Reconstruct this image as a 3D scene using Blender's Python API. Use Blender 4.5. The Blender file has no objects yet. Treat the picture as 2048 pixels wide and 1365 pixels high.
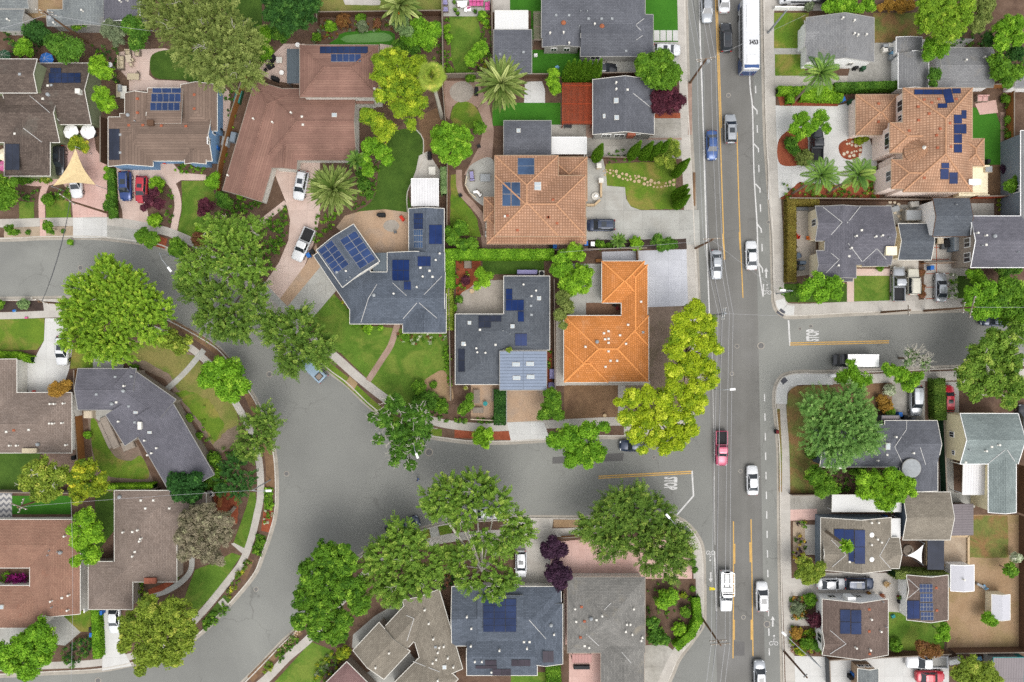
import bpy, math, random
import numpy as np
from mathutils import Vector, Matrix, noise as mnoise
R = math.radians
random.seed(7); RNG = np.random.default_rng(11)
scene = bpy.context.scene
COL = scene.collection
K = 12.4      # photograph pixels per metre at street level
H = 110.0     # height of the drone above the street
G0 = 0.12     # yards and pavements stand a kerb's height above the road
def P(px, py, z=0.0):
 s = (1 - z / H) / K
 return Vector(((px - 1024) * s, (682.5 - py) * s, z))
ORG = {}
def org(o):
 return ORG.get(o.name, Vector((0, 0, 0))) if o else Vector((0, 0, 0))
def tag(o, label=None, cat=None, group=None, kind=None):
 if label: o['label'] = label
 if cat: o['category'] = cat
 if group: o['group'] = group
 if kind: o['kind'] = kind
 return o
def thing(name, label, cat, loc=(0, 0, 0), group=None, rz=0):
 o = bpy.data.objects.new(name, None); COL.objects.link(o)
 o.empty_display_size = .3
 o.location = loc; o.rotation_euler = (0, 0, rz)
 ORG[o.name] = Vector(loc)
 return tag(o, label, cat, group)
class MB:
 """collects faces of one mesh"""
 def __init__(s): s.v = []; s.f = []; s.m = []; s.uv = []; s.any_uv = False
 def face(s, pts, m=0, uv=None):
  n = len(s.v); s.v.extend([tuple(p) for p in pts]); s.f.append(tuple(range(n, n + len(pts)))); s.m.append(m)
  if uv is None: uv = [(p[0], p[1]) for p in pts]
  s.uv.extend(uv); return s
 def shared(s, pts, faces, m=0):
  n = len(s.v); s.v.extend([tuple(p) for p in pts])
  for f in faces:
   s.f.append(tuple(n + i for i in f)); s.m.append(m); s.uv.extend([(pts[i][0], pts[i][1]) for i in f])
  return s
 def prism(s, poly, z0, z1, m=0, ms=None, bottom=True):
  """poly: list of (x,y) counter-clockwise"""
  ms = m if ms is None else ms
  a = sum(poly[i][0] * poly[(i + 1) % len(poly)][1] - poly[(i + 1) % len(poly)][0] * poly[i][1] for i in range(len(poly)))
  if a < 0: poly = poly[::-1]
  s.face([(x, y, z1) for x, y in poly], m)
  if bottom: s.face([(x, y, z0) for x, y in poly[::-1]], m)
  for i in range(len(poly)):
   (x0, y0), (x1, y1) = poly[i], poly[(i + 1) % len(poly)]
   L = math.hypot(x1 - x0, y1 - y0)
   s.face([(x0, y0, z0), (x1, y1, z0), (x1, y1, z1), (x0, y0, z1)], ms, [(0, 0), (L, 0), (L, z1 - z0), (0, z1 - z0)])
  return s
 def box(s, c, size, rz=0, m=0, mt=None):
  hx, hy, hz = size[0] / 2, size[1] / 2, size[2] / 2
  ca, sa = math.cos(rz), math.sin(rz)
  poly = [(c[0] + x * ca - y * sa, c[1] + x * sa + y * ca) for x, y in ((-hx, -hy), (hx, -hy), (hx, hy), (-hx, hy))]
  return s.prism(poly, c[2] - hz, c[2] + hz, m if mt is None else mt, m)
 def bbox(s, c, size, rz=0, m=0, ch=.05):
  """box with a chamfered top edge"""
  hx, hy, hz = size[0] / 2, size[1] / 2, size[2] / 2
  ca, sa = math.cos(rz), math.sin(rz)
  def ring(ix, z): return [(c[0] + x * ca - y * sa, c[1] + x * sa + y * ca, c[2] + z) for x, y in ((-hx + ix, -hy + ix), (hx - ix, -hy + ix), (hx - ix, hy - ix), (-hx + ix, hy - ix))]
  rs = ring(0, -hz) + ring(0, hz - ch) + ring(ch, hz)
  fs = [(3, 2, 1, 0), (8, 9, 10, 11)]
  for k in (0, 4):
   for i in range(4):
    j = (i + 1) % 4; fs.append((k + i, k + j, k + 4 + j, k + 4 + i))
  return s.shared(rs, fs, m)
 def tube(s, p0, p1, r0, r1=None, n=6, m=0, cap=True):
  r1 = r0 if r1 is None else r1
  p0, p1 = Vector(p0), Vector(p1); d = p1 - p0
  if d.length < 1e-6: return s
  d.normalize(); a = d.orthogonal().normalized(); b = d.cross(a)
  pts = []
  for p, r in ((p0, r0), (p1, r1)):
   for i in range(n):
    t = 2 * math.pi * i / n; pts.append(p + a * (math.cos(t) * r) + b * (math.sin(t) * r))
  fs = [(i, (i + 1) % n, n + (i + 1) % n, n + i) for i in range(n)]
  if cap: fs += [tuple(range(n))[::-1], tuple(range(n, 2 * n))]
  return s.shared(pts, fs, m)
 def path(s, pts, r0, r1, n=6, m=0):
  for i in range(len(pts) - 1):
   t0, t1 = i / (len(pts) - 1), (i + 1) / (len(pts) - 1)
   s.tube(pts[i], pts[i + 1], r0 + (r1 - r0) * t0, r0 + (r1 - r0) * t1, n, m)
  return s
 def lathe(s, c, prof, n=12, m=0):
  """prof: (radius, z) list from bottom to top"""
  pts = []
  for r, z in prof:
   for i in range(n):
    t = 2 * math.pi * i / n; pts.append((c[0] + r * math.cos(t), c[1] + r * math.sin(t), c[2] + z))
  fs = []
  for k in range(len(prof) - 1):
   for i in range(n):
    j = (i + 1) % n; fs.append((k * n + i, k * n + j, (k + 1) * n + j, (k + 1) * n + i))
  fs += [tuple(range(n))[::-1], tuple(range((len(prof) - 1) * n, len(prof) * n))]
  return s.shared(pts, fs, m)
 def build(s, name, mats, parent=None, origin=None, smooth=False):
  o0 = Vector(origin) if origin is not None else org(parent)
  me = bpy.data.meshes.new(name)
  me.from_pydata([(x - o0.x, y - o0.y, z - o0.z) for x, y, z in s.v], [], s.f)
  for m in (mats if isinstance(mats, (list, tuple)) else [mats]): me.materials.append(m)
  me.polygons.foreach_set('material_index', s.m)
  uvl = me.uv_layers.new(name='UVMap')
  uvl.data.foreach_set('uv', [c for p in s.uv for c in p])
  if smooth: me.polygons.foreach_set('use_smooth', [True] * len(s.f))
  me.update()
  o = bpy.data.objects.new(name, me); COL.objects.link(o)
  if parent: o.parent = parent; ORG[o.name] = org(parent)
  else: o.location = o0; ORG[o.name] = o0
  return o
def children(o): return [c for c in list(o.children)]
def copy_tree(o, parent=None):
 c = o.copy(); COL.objects.link(c)
 if parent: c.parent = parent
 for ch in children(o): copy_tree(ch, c)
 return c
# -- materials
def srgb(h):
 """'#rrggbb' seen in daylight -> linear"""
 c = [int(h[i:i + 2], 16) / 255 for i in (1, 3, 5)]
 return tuple((x / 12.92 if x <= .04045 else ((x + .055) / 1.055) ** 2.4) for x in c)
ALB = 0.58    # a surface of the photograph's brightness has this share of it as base colour
def A(h, k=1.0): return tuple(min(.9, x * ALB * k) for x in srgb(h)) + (1,)
class NT:
 def __init__(s, name):
  s.m = bpy.data.materials.new(name); s.m.use_nodes = True
  s.t = s.m.node_tree; s.t.nodes.clear()
  s.out = s.n('ShaderNodeOutputMaterial')
 def n(s, typ, **kw):
  nd = s.t.nodes.new(typ)
  for k, v in kw.items(): setattr(nd, k, v)
  return nd
 def l(s, a, b): s.t.links.new(a, b)
 def noise(s, vec, scale, detail=4, rough=.6, dist=0):
  nd = s.n('ShaderNodeTexNoise'); nd.inputs['Scale'].default_value = scale; nd.inputs['Detail'].default_value = detail
  nd.inputs['Roughness'].default_value = rough; nd.inputs['Distortion'].default_value = dist
  s.l(vec, nd.inputs['Vector']); return nd.outputs['Fac']
 def ramp(s, fac, stops):
  r = s.n('ShaderNodeValToRGB'); e = r.color_ramp.elements
  while len(e) > 1: e.remove(e[-1])
  e[0].position, e[0].color = stops[0]
  for p, c in stops[1:]:
   x = e.new(p); x.color = c
  s.l(fac, r.inputs['Fac']); return r.outputs['Color']
 def mix(s, fac, a, b, mode='MIX'):
  m = s.n('ShaderNodeMix', data_type='RGBA', blend_type=mode)
  for sock, v in ((m.inputs['Factor'], fac), (m.inputs[6], a), (m.inputs[7], b)):
   if hasattr(v, 'is_linked') or isinstance(v, bpy.types.NodeSocket): s.l(v, sock)
   elif isinstance(v, (int, float)): sock.default_value = v
   else: sock.default_value = v
  return m.outputs[2]
 def math(s, op, a, b=None, clamp=False):
  m = s.n('ShaderNodeMath', operation=op, use_clamp=clamp)
  for i, v in enumerate((a, b)):
   if v is None: continue
   if isinstance(v, (int, float)): m.inputs[i].default_value = v
   else: s.l(v, m.inputs[i])
  return m.outputs[0]
 def bsdf(s, col, rough=.9, spec=.2, metal=0, coat=0):
  b = s.n('ShaderNodeBsdfPrincipled')
  if isinstance(col, bpy.types.NodeSocket): s.l(col, b.inputs['Base Color'])
  else: b.inputs['Base Color'].default_value = col
  b.inputs['Roughness'].default_value = rough; b.inputs['Specular IOR Level'].default_value = spec
  b.inputs['Metallic'].default_value = metal; b.inputs['Coat Weight'].default_value = coat
  s.l(b.outputs[0], s.out.inputs['Surface']); return b
 def bump(s, b, h, strength=.3, dist=.05):
  u = s.n('ShaderNodeBump'); u.inputs['Strength'].default_value = strength; u.inputs['Distance'].default_value = dist
  s.l(h, u.inputs['Height']); s.l(u.outputs[0], b.inputs['Normal'])
 def pos(s): return s.n('ShaderNodeNewGeometry').outputs['Position']
 def uv(s): return s.n('ShaderNodeTexCoord').outputs['UV']
 def brick(s, vec, w, h, mortar, c1, c2, cm, off=.5, smooth=.1):
  b = s.n('ShaderNodeTexBrick'); b.offset = off; b.inputs['Scale'].default_value = 1
  b.inputs['Brick Width'].default_value = w; b.inputs['Row Height'].default_value = h
  b.inputs['Mortar Size'].default_value = mortar; b.inputs['Mortar Smooth'].default_value = smooth
  b.inputs['Color1'].default_value = c1; b.inputs['Color2'].default_value = c2; b.inputs['Mortar'].default_value = cm
  b.inputs['Bias'].default_value = 0
  s.l(vec, b.inputs['Vector']); return b
def k4(c, f): return tuple(min(.95, x * f) for x in c[:3]) + (1,)
def plain(name, hexc, rough=.8, var=.12, scale=3, spec=.25, metal=0, k=1):
 t = NT(name); c = A(hexc, k)
 f = t.noise(t.pos(), scale, 5)
 col = t.ramp(f, [(.3, k4(c, 1 - var)), (.7, k4(c, 1 + var))])
 t.bsdf(col, rough, spec, metal); return t.m
def ground(name, h1, h2, h3=None, s1=2.5, s2=.25, s3=.12, amt=.8, fine=.25, bump=.0, rough=.95, joints=None, jc=.62, th=(.5, .68), crack=0, streak=0):
 """mottled ground; joints=(w,h,size) adds slab joints on the UV map"""
 t = NT(name); p = t.pos()
 c1, c2 = A(h1), A(h2)
 col = t.ramp(t.noise(p, s2, 6, .65), [(.35, c1), (.65, c2)])
 if h3:
  f = t.ramp(t.noise(p, s3, 5, .6, .6), [(th[0], (0, 0, 0, 1)), (th[1], (amt, amt, amt, 1))])
  col = t.mix(f, col, A(h3))
 g = t.ramp(t.noise(p, s1, 4, .75), [(.25, (1 - fine,) * 3 + (1,)), (.75, (1 + fine,) * 3 + (1,))])
 col = t.mix(1.0, col, g, 'MULTIPLY')
 if joints:
  b = t.brick(t.uv(), joints[0], joints[1], joints[2], (1, 1, 1, 1), (.9, .9, .9, 1), (jc, jc, jc, 1), joints[3] if len(joints) > 3 else 0)
  col = t.mix(1.0, col, b.outputs['Color'], 'MULTIPLY')
 if streak:      # tyre-polished bands along the lanes
  mp = t.n('ShaderNodeMapping'); mp.inputs['Scale'].default_value = (.55, .012, 1); mp.inputs['Rotation'].default_value = (0, 0, R(-1.6)); t.l(p, mp.inputs['Vector'])
  col = t.mix(1.0, col, t.ramp(t.noise(mp.outputs[0], 1, 5, .6), [(.3, (1 - streak,) * 3 + (1,)), (.7, (1 + streak,) * 3 + (1,))]), 'MULTIPLY')
 if crack:
  nz = t.n('ShaderNodeTexNoise'); nz.inputs['Scale'].default_value = .35; nz.inputs['Detail'].default_value = 4; t.l(p, nz.inputs['Vector'])
  vm = t.n('ShaderNodeVectorMath', operation='MULTIPLY_ADD'); vm.inputs[1].default_value = (5, 5, 0); t.l(nz.outputs['Color'], vm.inputs[0]); t.l(p, vm.inputs[2])
  vo = t.n('ShaderNodeTexVoronoi', feature='DISTANCE_TO_EDGE'); vo.inputs['Scale'].default_value = .085; t.l(vm.outputs[0], vo.inputs['Vector'])
  ln = t.ramp(vo.outputs['Distance'], [(.0, (1, 1, 1, 1)), (.009, (0, 0, 0, 1))]); mk = t.ramp(t.noise(p, .06, 3), [(.46, (0, 0, 0, 1)), (.58, (1, 1, 1, 1))])
  col = t.mix(t.math('MULTIPLY', t.math('MULTIPLY', ln, mk), crack), col, A('#57534f'))
  col = t.mix(t.ramp(t.noise(p, .55, 2, .5), [(.72, (0, 0, 0, 1)), (.8, (.35, .35, .35, 1))]), col, A('#6a6764'))
 b = t.bsdf(col, rough, .15)
 if bump: t.bump(b, t.noise(p, 9, 3, .7), bump, .06)
 return t.m
def shingle(name, h1, h2, moss=None, w=.55, hh=.22, mortar=.02, mc=.55, off=.5, fine=.25, rough=.9, wear=.25):
 t = NT(name); p = t.pos(); c1, c2 = A(h1), A(h2)
 b = t.brick(t.uv(), w, hh, mortar, c1, c2, k4(c1, mc), off)
 g = t.ramp(t.noise(p, 4.5, 4, .8), [(.25, (1 - fine,) * 3 + (1,)), (.75, (1 + fine,) * 3 + (1,))])
 col = t.mix(1.0, b.outputs['Color'], g, 'MULTIPLY')
 g2 = t.ramp(t.noise(p, .22, 5, .6), [(.35, (1 - wear * .6,) * 3 + (1,)), (.65, (1 + wear * .5,) * 3 + (1,))])
 col = t.mix(1.0, col, g2, 'MULTIPLY')
 if moss:
  f = t.ramp(t.noise(p, .3, 6, .7, .4), [(.58, (0, 0, 0, 1)), (.74, (.55, .55, .55, 1))])
  col = t.mix(f, col, A(moss))
 bs = t.bsdf(col, rough, .2)
 t.bump(bs, b.outputs['Fac'], .25, .03)
 return t.m
def seam(name, h1, w=.45, rough=.45, dark=.6, metal=.3, line=.05):
 t = NT(name); c = A(h1)
 b = t.brick(t.uv(), w, 400, line, c, k4(c, .97), k4(c, dark), 0)
 g = t.ramp(t.noise(t.pos(), .6, 4), [(.3, (.93,) * 3 + (1,)), (.7, (1.05,) * 3 + (1,))])
 bs = t.bsdf(t.mix(1.0, b.outputs['Color'], g, 'MULTIPLY'), rough, .4, metal)
 t.bump(bs, b.outputs['Fac'], .4, .03); return t.m
def panel(name, h1, cell=None, k=1):
 t = NT(name); c = A(h1, k)
 if cell:
  b = t.brick(t.uv(), cell, cell, .012, c, k4(c, 1.12), k4(c, 1.35), 0)
  col = b.outputs['Color']
 else:
  b = t.brick(t.uv(), .12, 50, .01, c, k4(c, 1.08), k4(c, .75), 0); col = b.outputs['Color']
 g = t.ramp(t.noise(t.pos(), .35, 3), [(.35, (.72,) * 3 + (1,)), (.65, (1.2,) * 3 + (1,))])
 t.bsdf(t.mix(1.0, col, g, 'MULTIPLY'), .3, .12); return t.m
def paint(name, hexc, metal=.25, rough=.28, k=1.0):
 t = NT(name); t.bsdf(A(hexc, k), rough, .5, metal, .6); return t.m
def leaf(name, h1, h2, h3=None, k=1.0):
 t = NT(name)
 a = t.n('ShaderNodeAttribute'); a.attribute_name = 'tint'
 st = [(0, A(h1, k)), (.75, A(h2, k))]
 st.append((1, A(h3, k) if h3 else k4(A(h2, k), 1.25)))
 col = t.ramp(a.outputs['Fac'], st)
 d = t.n('ShaderNodeBsdfPrincipled'); d.inputs['Roughness'].default_value = .65; d.inputs['Specular IOR Level'].default_value = .2
 t.l(col, d.inputs['Base Color'])
 tr = t.n('ShaderNodeBsdfTranslucent'); t.l(col, tr.inputs['Color'])
 mx = t.n('ShaderNodeMixShader'); mx.inputs[0].default_value = .38
 t.l(d.outputs[0], mx.inputs[1]); t.l(tr.outputs[0], mx.inputs[2]); t.l(mx.outputs[0], t.out.inputs['Surface'])
 return t.m
m_ = {}
m_['asphalt'] = ground('asphalt', '#8b8b86', '#979791', '#a4a49d', 3.5, .07, .035, .8, .06, crack=.36)
m_['asphalt_main'] = ground('asphalt_worn', '#7c7a75', '#888681', '#959390', 3.5, .09, .05, .6, .06, crack=.34, streak=.09)
m_['asphalt_patch'] = ground('asphalt_patch', '#6f6d6c', '#7b7976', None, 4, .3, .1, .5, .1)
m_['gutter'] = ground('gutter_concrete', '#b3ab9e', '#c5bdb0', '#9d9589', 2, .4, .2, .5, .15)
m_['kerb'] = ground('kerb_concrete', '#d6cfc3', '#e4ddd2', '#b8ad9f', 2, .5, .3, .5, .12)
m_['concrete'] = ground('concrete', '#cfc8be', '#dad4ca', '#bdb5a9', 2.2, .3, .16, .55, .08, joints=(1.5, 1.5, .02), jc=.8)
m_['concrete_light'] = ground('concrete_light', '#e4e2dd', '#ecebe6', '#d4d2cc', 2.2, .3, .16, .5, .05, joints=(3, 3, .025), jc=.8)
m_['concrete_grey'] = ground('concrete_grey', '#c2c0b8', '#cfcec6', '#b2ada3', 2.2, .3, .2, .6, .08, joints=(3, 3, .03), jc=.75)
m_['concrete_blue'] = ground('concrete_blue', '#d8d9df', '#e2e3e8', '#cccdd2', 2.2, .3, .2, .5, .05, joints=(2.1, 2.6, .03), jc=.8)
m_['concrete_pink'] = ground('concrete_pink', '#e6cbbd', '#f0d8cb', '#dabfb0', 2.2, .3, .18, .6, .07, joints=(3, 3, .03), jc=.8)
m_['concrete_rose'] = ground('concrete_rose', '#e9c0b3', '#f2cdc1', '#dbb1a4', 2.2, .3, .18, .6, .06, joints=(1.2, 1.2, .03), jc=.8)
m_['stain_concrete'] = ground('stained_concrete', '#aaa59a', '#cbc6bc', '#99938a', 2.2, .25, .3, .6, .12, joints=(3.5, 3.5, .03), jc=.7)
m_['crazy'] = ground('cobble_gravel', '#a5a29a', '#bdbab2', '#8d8a82', 6, .5, .3, .5, .35)
m_['paver'] = ground('tan_pavers', '#cfae90', '#dabb9d', '#b8ab9f', 5, .25, .3, .5, .18, joints=(.3, .15, .015, .5), jc=.75)
m_['paver_grey'] = ground('grey_pavers', '#b9afa2', '#cac0b3', '#a99f94', 5, .3, .3, .5, .2, joints=(.3, .15, .015, .5), jc=.75)
m_['brick_path'] = ground('brick_path', '#b39684', '#c6aa9a', '#a08374', 6, .5, .4, .6, .2, joints=(.25, .12, .015, .5), jc=.75)
m_['mulch'] = ground('mulch', '#6b5444', '#7d6656', '#56423a', 7, .6, .4, .6, .4, .4)
m_['mulch_red'] = ground('red_mulch', '#9a5138', '#ac6145', '#7c3d2a', 7, .8, .5, .6, .3, .4)
m_['mulch_dark'] = ground('dark_mulch', '#4b3f3a', '#5a4c45', '#3a302b', 7, .6, .4, .6, .35, .4)
m_['soil'] = ground('bare_soil', '#86694f', '#9a7b5e', '#715744', 5, .35, .25, .7, .25, .3)
m_['soil_tan'] = ground('dry_soil', '#ab8d6c', '#b99c7c', '#9b8a5c', 5, .3, .22, .6, .22, .3)
m_['soil_grey'] = ground('grey_soil', '#8f7b6c', '#a08c7c', '#6f6a4c', 6, .4, .3, .6, .3, .3)
m_['gravel'] = ground('tan_gravel', '#b9a48c', '#c9b69e', '#a8927a', 9, .6, .5, .4, .3, .3)
m_['grass'] = ground('lawn_grass', '#567826', '#6b8d32', '#83943f', 6, .35, .3, .85, .32, .5, th=(.46, .62))
m_['grass_dark'] = ground('lawn_dark', '#456323', '#58762d', '#405a22', 6, .4, .2, .6, .3, .5)
m_['grass_dry'] = ground('lawn_dry', '#6d8038', '#858d44', '#a0915a', 6, .35, .2, .7, .3, .5, th=(.42, .62))
m_['grass_mix'] = ground('lawn_patchy', '#5f8128', '#77922f', '#a39350', 6, .4, .25, .8, .3, .5, th=(.48, .66))
m_['turf'] = ground('artificial_turf', '#3f7a22', '#4a8628', None, 7, .3, .2, .5, .15, .3)
m_['putting'] = ground('putting_green', '#6e9a55', '#7aa560', '#62904a', 7, .3, .25, .5, .1)
m_['weedy'] = ground('weedy_ground', '#6e7a3c', '#8b8a4c', '#99754f', 5, .5, .35, .9, .35, .5, th=(.42, .6))
m_['white_line'] = ground('white_road_paint', '#e2e0dc', '#f0eeea', '#b5b2ae', 5, .8, .9, .5, .1)
m_['yellow_line'] = ground('yellow_road_paint', '#deb266', '#e8bd75', '#c2a068', 5, .8, .9, .5, .12)
m_['iron'] = ground('cast_iron', '#7a7876', '#868482', None, 4, .8, .9, .5, .2)
m_['slate_pad'] = ground('dark_pad', '#5f6066', '#6b6c72', None, 4, .8, .9, .5, .1)
m_['r_slate'] = shingle('slate_shingle', '#5e6671', '#6e7682', fine=.2)
m_['r_slate_dk'] = shingle('dark_slate_shingle', '#5f646b', '#6d7278', fine=.2)
m_['r_charcoal'] = shingle('charcoal_shingle', '#6c6e75', '#787a81', fine=.2)
m_['r_violet'] = shingle('violet_grey_shingle', '#706f77', '#7d7b83', fine=.2)
m_['r_grey'] = shingle('grey_shingle', '#8f8f90', '#9d9d9d', '#a39a8a', fine=.2, wear=.15)
m_['r_weather'] = shingle('weathered_shingle', '#84898a', '#969b99', '#9a9080', fine=.25)
m_['r_warm'] = shingle('warm_grey_shingle', '#86847f', '#999690', '#a79c86', fine=.25)
m_['r_pale'] = plain('pale_lilac_felt', '#d4d3d8', .8, .05)
m_['r_greygreen'] = shingle('grey_green_shingle', '#8b9694', '#9ca7a4', fine=.22)
m_['r_tan'] = shingle('tan_grey_shingle', '#8f8678', '#a09788', fine=.2)
m_['r_brown'] = shingle('brown_shingle', '#76655c', '#87756b', fine=.3)
m_['r_brown_dk'] = shingle('dark_brown_shingle', '#655850', '#7a6c62', '#7d7a70', fine=.35)
m_['r_taupe'] = shingle('taupe_shingle', '#8d7d72', '#9d8d82', fine=.25)
m_['r_pinkbrown'] = shingle('pink_brown_shingle', '#a27a67', '#ad8671', '#b0694c', fine=.18)
m_['r_groove'] = shingle('grooved_brown_tile', '#877366', '#937e70', None, 8, .42, .05, .84, .5, .15)
m_['r_redbrown'] = shingle('red_brown_tile', '#967265', '#a07c6d', None, 8, .36, .05, .88, .5, .14, wear=.3)
m_['r_terra'] = shingle('terracotta_tile', '#bd9072', '#cda286', None, .42, .42, .09, .72, 0, .2, wear=.3)
m_['r_terra2'] = shingle('pale_terracotta_tile', '#c39779', '#d4ab8d', None, .38, .44, .08, .72, 0, .2, wear=.35)
m_['r_orange'] = shingle('orange_tile', '#d98a48', '#ec9c5e', '#efb384', .36, .36, .05, .78, .5, .22, wear=.25)
m_['r_purplegrey'] = shingle('red_grey_shingle', '#8b6d6a', '#997b77', fine=.2)
m_['r_metal'] = seam('blue_grey_metal', '#8592a6', .5, dark=.65)
m_['r_white'] = seam('white_metal', '#f2f0f0', .42, dark=.85, metal=0)
m_['r_whiteflat'] = plain('white_membrane', '#f0efec', .6, .04)
m_['r_greymetal'] = seam('grey_metal', '#7d7476', .4, dark=.8)
m_['r_bluegrey'] = seam('patio_cover_grey', '#6f7a82', .25, dark=.8)
m_['r_pinkred'] = seam('pink_red_cover', '#b98279', .5, dark=.8, metal=0)
m_['terra_ridge'] = plain('terracotta_ridge', '#d3a17c', .85, .2, 4)
m_['orange_ridge'] = plain('orange_ridge', '#ffab62', .85, .12, 4)
for n, h in dict(white='#f4f3f0', offwhite='#e2ded4', cream='#f2e4c4', yellow='#f5e6bc', olive='#9aa27e', blue='#8fb6dd', grey='#a8a6a0',
     dgrey='#6c6e70', taupe='#a3978a', peach='#f6e3d6', bluegrey='#8b98a4', slateblue='#5d6a78', tan='#c4a88a', pink='#e3b6ae',
     wood='#a8713f', wood_dk='#6b4f3c', wood_grey='#978a7c', redwood='#c0532f', black='#2b2b2d', iron_dk='#3c3c3e', steel='#aeb2b4',
     green_bin='#2f5a3c', blue_bin='#3477cc', terracotta='#b8694a', navy='#2a3550', stone='#d8bd97', stone_lt='#e2d2b8',
     bark='#8d7d6b', bark_dk='#5d4c3e', bark_pale='#c9c3b4', twig='#c2b095', redtoy='#e5402c', pinkcloth='#e66aa8', orange='#ee7d2d',
     sail='#ecd2a0', beige='#d6c7a8', rust='#b06a48', teal='#3a9a98', lilac='#a9a3d0', brick='#b36a52', brown='#8a6a54', deck='#a9805c', yellow_b='#f5e410',
     skin='#c99b7c', hair='#4a3526', maroon='#7e2b2f', rubber='#303032', pole='#7e6048', skyblue='#8fc6ea', magenta='#a8287c').items():
 m_[n] = plain(n, h, k=dict(white=1.45, offwhite=1.25, cream=1.35, yellow=1.35, peach=1.4, grey=1.2, taupe=1.15).get(n, 1))
m_['flashing'] = plain('zinc_flashing', '#dad8d4', .6)
m_['wire'] = plain('aluminium_wire', '#c9c9cb', .5)
m_['wire_dk'] = plain('black_wire', '#5d5d60', .6)
t = NT('paver_chevron'); p_ = t.pos(); sx = t.n('ShaderNodeSeparateXYZ'); t.l(p_, sx.inputs[0]); tri = t.math('PINGPONG', sx.outputs['X'], .45); row = t.math('FRACT', t.math('MULTIPLY', t.math('ADD', sx.outputs['Y'], tri), 1.1)); t.bsdf(t.ramp(row, [(0, A('#8f8f93')), (.42, A('#8f8f93')), (.5, A('#dcd8d2')), (.95, A('#dcd8d2'))])); m_['paver_chevron'] = t.m
t = NT('dark_glass'); t.bsdf((.02, .025, .03, 1), .06, .6); m_['glass'] = t.m
t = NT('green_glass'); t.bsdf(A('#5a7a62'), .08, .6); m_['glass_green'] = t.m
t = NT('sky_glass'); t.bsdf(A('#c6d0d4'), .12, .5); m_['skyglass'] = t.m
t = NT('headlamp_lens'); t.bsdf(A('#dde3e6'), .1, .6); m_['lens'] = t.m
t = NT('tail_lens'); t.bsdf(A('#a8221c'), .15, .5); m_['tail'] = t.m
t = NT('chrome'); t.bsdf((.5, .5, .5, 1), .2, .5, 1); m_['chrome'] = t.m
m_['pv'] = panel('photovoltaic_blue', '#3d5280', .16, .75)
m_['pv_dk'] = panel('photovoltaic_navy', '#2f4068', .16, .8)
m_['pv_grey'] = panel('photovoltaic_greyblue', '#506788', .16, .75)
m_['th'] = panel('pool_heater_blue', '#243c74', None, .8)
m_['th_dk'] = panel('pool_heater_black', '#3b4152', None, .8)
m_['th_br'] = panel('pool_heater_brown', '#4e4650', None, .8)
for n, h, mt in (('white', '#f3f4f5', 0), ('silver', '#c4c8cc', .5), ('black', '#2c2e33', .1), ('blue', '#2c4a8c', .3), ('red', '#cf2a3c', .15), ('darkblue', '#33415c', .3), ('lightblue', '#9fb7c9', .1),
     ('beige', '#dcd7c4', .1), ('rose', '#c8456a', .2), ('royal', '#3a5f9e', .3), ('greyblue', '#8a98a8', .4), ('grey', '#84888d', .4)):
 m_['car_' + n] = paint('paint_' + n, h, mt)
# -- polygons
def smooth_poly(pts, closed=True, step=6.0):
 """Catmull-Rom through the points; returns denser points"""
 n = len(pts); out = []
 rng = range(n) if closed else range(n - 1)
 for i in rng:
  if closed: p0, p1, p2, p3 = pts[i - 1], pts[i], pts[(i + 1) % n], pts[(i + 2) % n]
  else: p0, p1, p2, p3 = pts[max(i - 1, 0)], pts[i], pts[i + 1], pts[min(i + 2, n - 1)]
  L = math.hypot(p2[0] - p1[0], p2[1] - p1[1]); m = max(1, int(L / step))
  for k in range(m):
   t = k / m; t2, t3 = t * t, t * t * t
   out.append(tuple(.5 * (2 * p1[j] + (p2[j] - p0[j]) * t + (2 * p0[j] - 5 * p1[j] + 4 * p2[j] - p3[j]) * t2 + (3 * p1[j] - p0[j] - 3 * p2[j] + p3[j]) * t3) for j in (0, 1)))
 if not closed: out.append(tuple(pts[-1]))
 return out
def ragged(pts, amp, step=7.0):
 out = []; n = len(pts)
 for i in range(n):
  a, b = pts[i], pts[(i + 1) % n]; L = math.hypot(b[0] - a[0], b[1] - a[1]); m = max(1, int(L / step))
  for k in range(m):
   t = k / m; x, y = a[0] + (b[0] - a[0]) * t, a[1] + (b[1] - a[1]) * t
   out.append((x + mnoise.noise((x * .11, y * .11, 1)) * amp, y + mnoise.noise((x * .11, y * .11, 9)) * amp))
 return out
NP = 0
def patch(name, mat, pts, lev=1, sm=False, rag=0, rot=0, road=False):
 """one flat sheet of ground; pts are photograph pixels, lev its layer"""
 if len(pts) == 2: (x0, y0), (x1, y1) = pts; pts = [(x0, y0), (x1, y0), (x1, y1), (x0, y1)]
 if sm: pts = smooth_poly(pts)
 if rag: pts = ragged(pts, rag)
 global NP; NP += 1
 z = (.0 if road else G0) + .005 * lev + (NP % 20) * .0002
 w = [P(x, y, z) for x, y in pts]
 a = sum(w[i].x * w[(i + 1) % len(w)].y - w[(i + 1) % len(w)].x * w[i].y for i in range(len(w)))
 if a < 0: w = w[::-1]
 c = math.cos(R(rot)); s_ = math.sin(R(rot))
 mb = MB(); mb.face(w, 0, [(p.x * c + p.y * s_, -p.x * s_ + p.y * c) for p in w])
 o = mb.build(name, m_[mat], origin=(w[0].x, w[0].y, 0))
 o['kind'] = 'structure'
 return o
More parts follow.
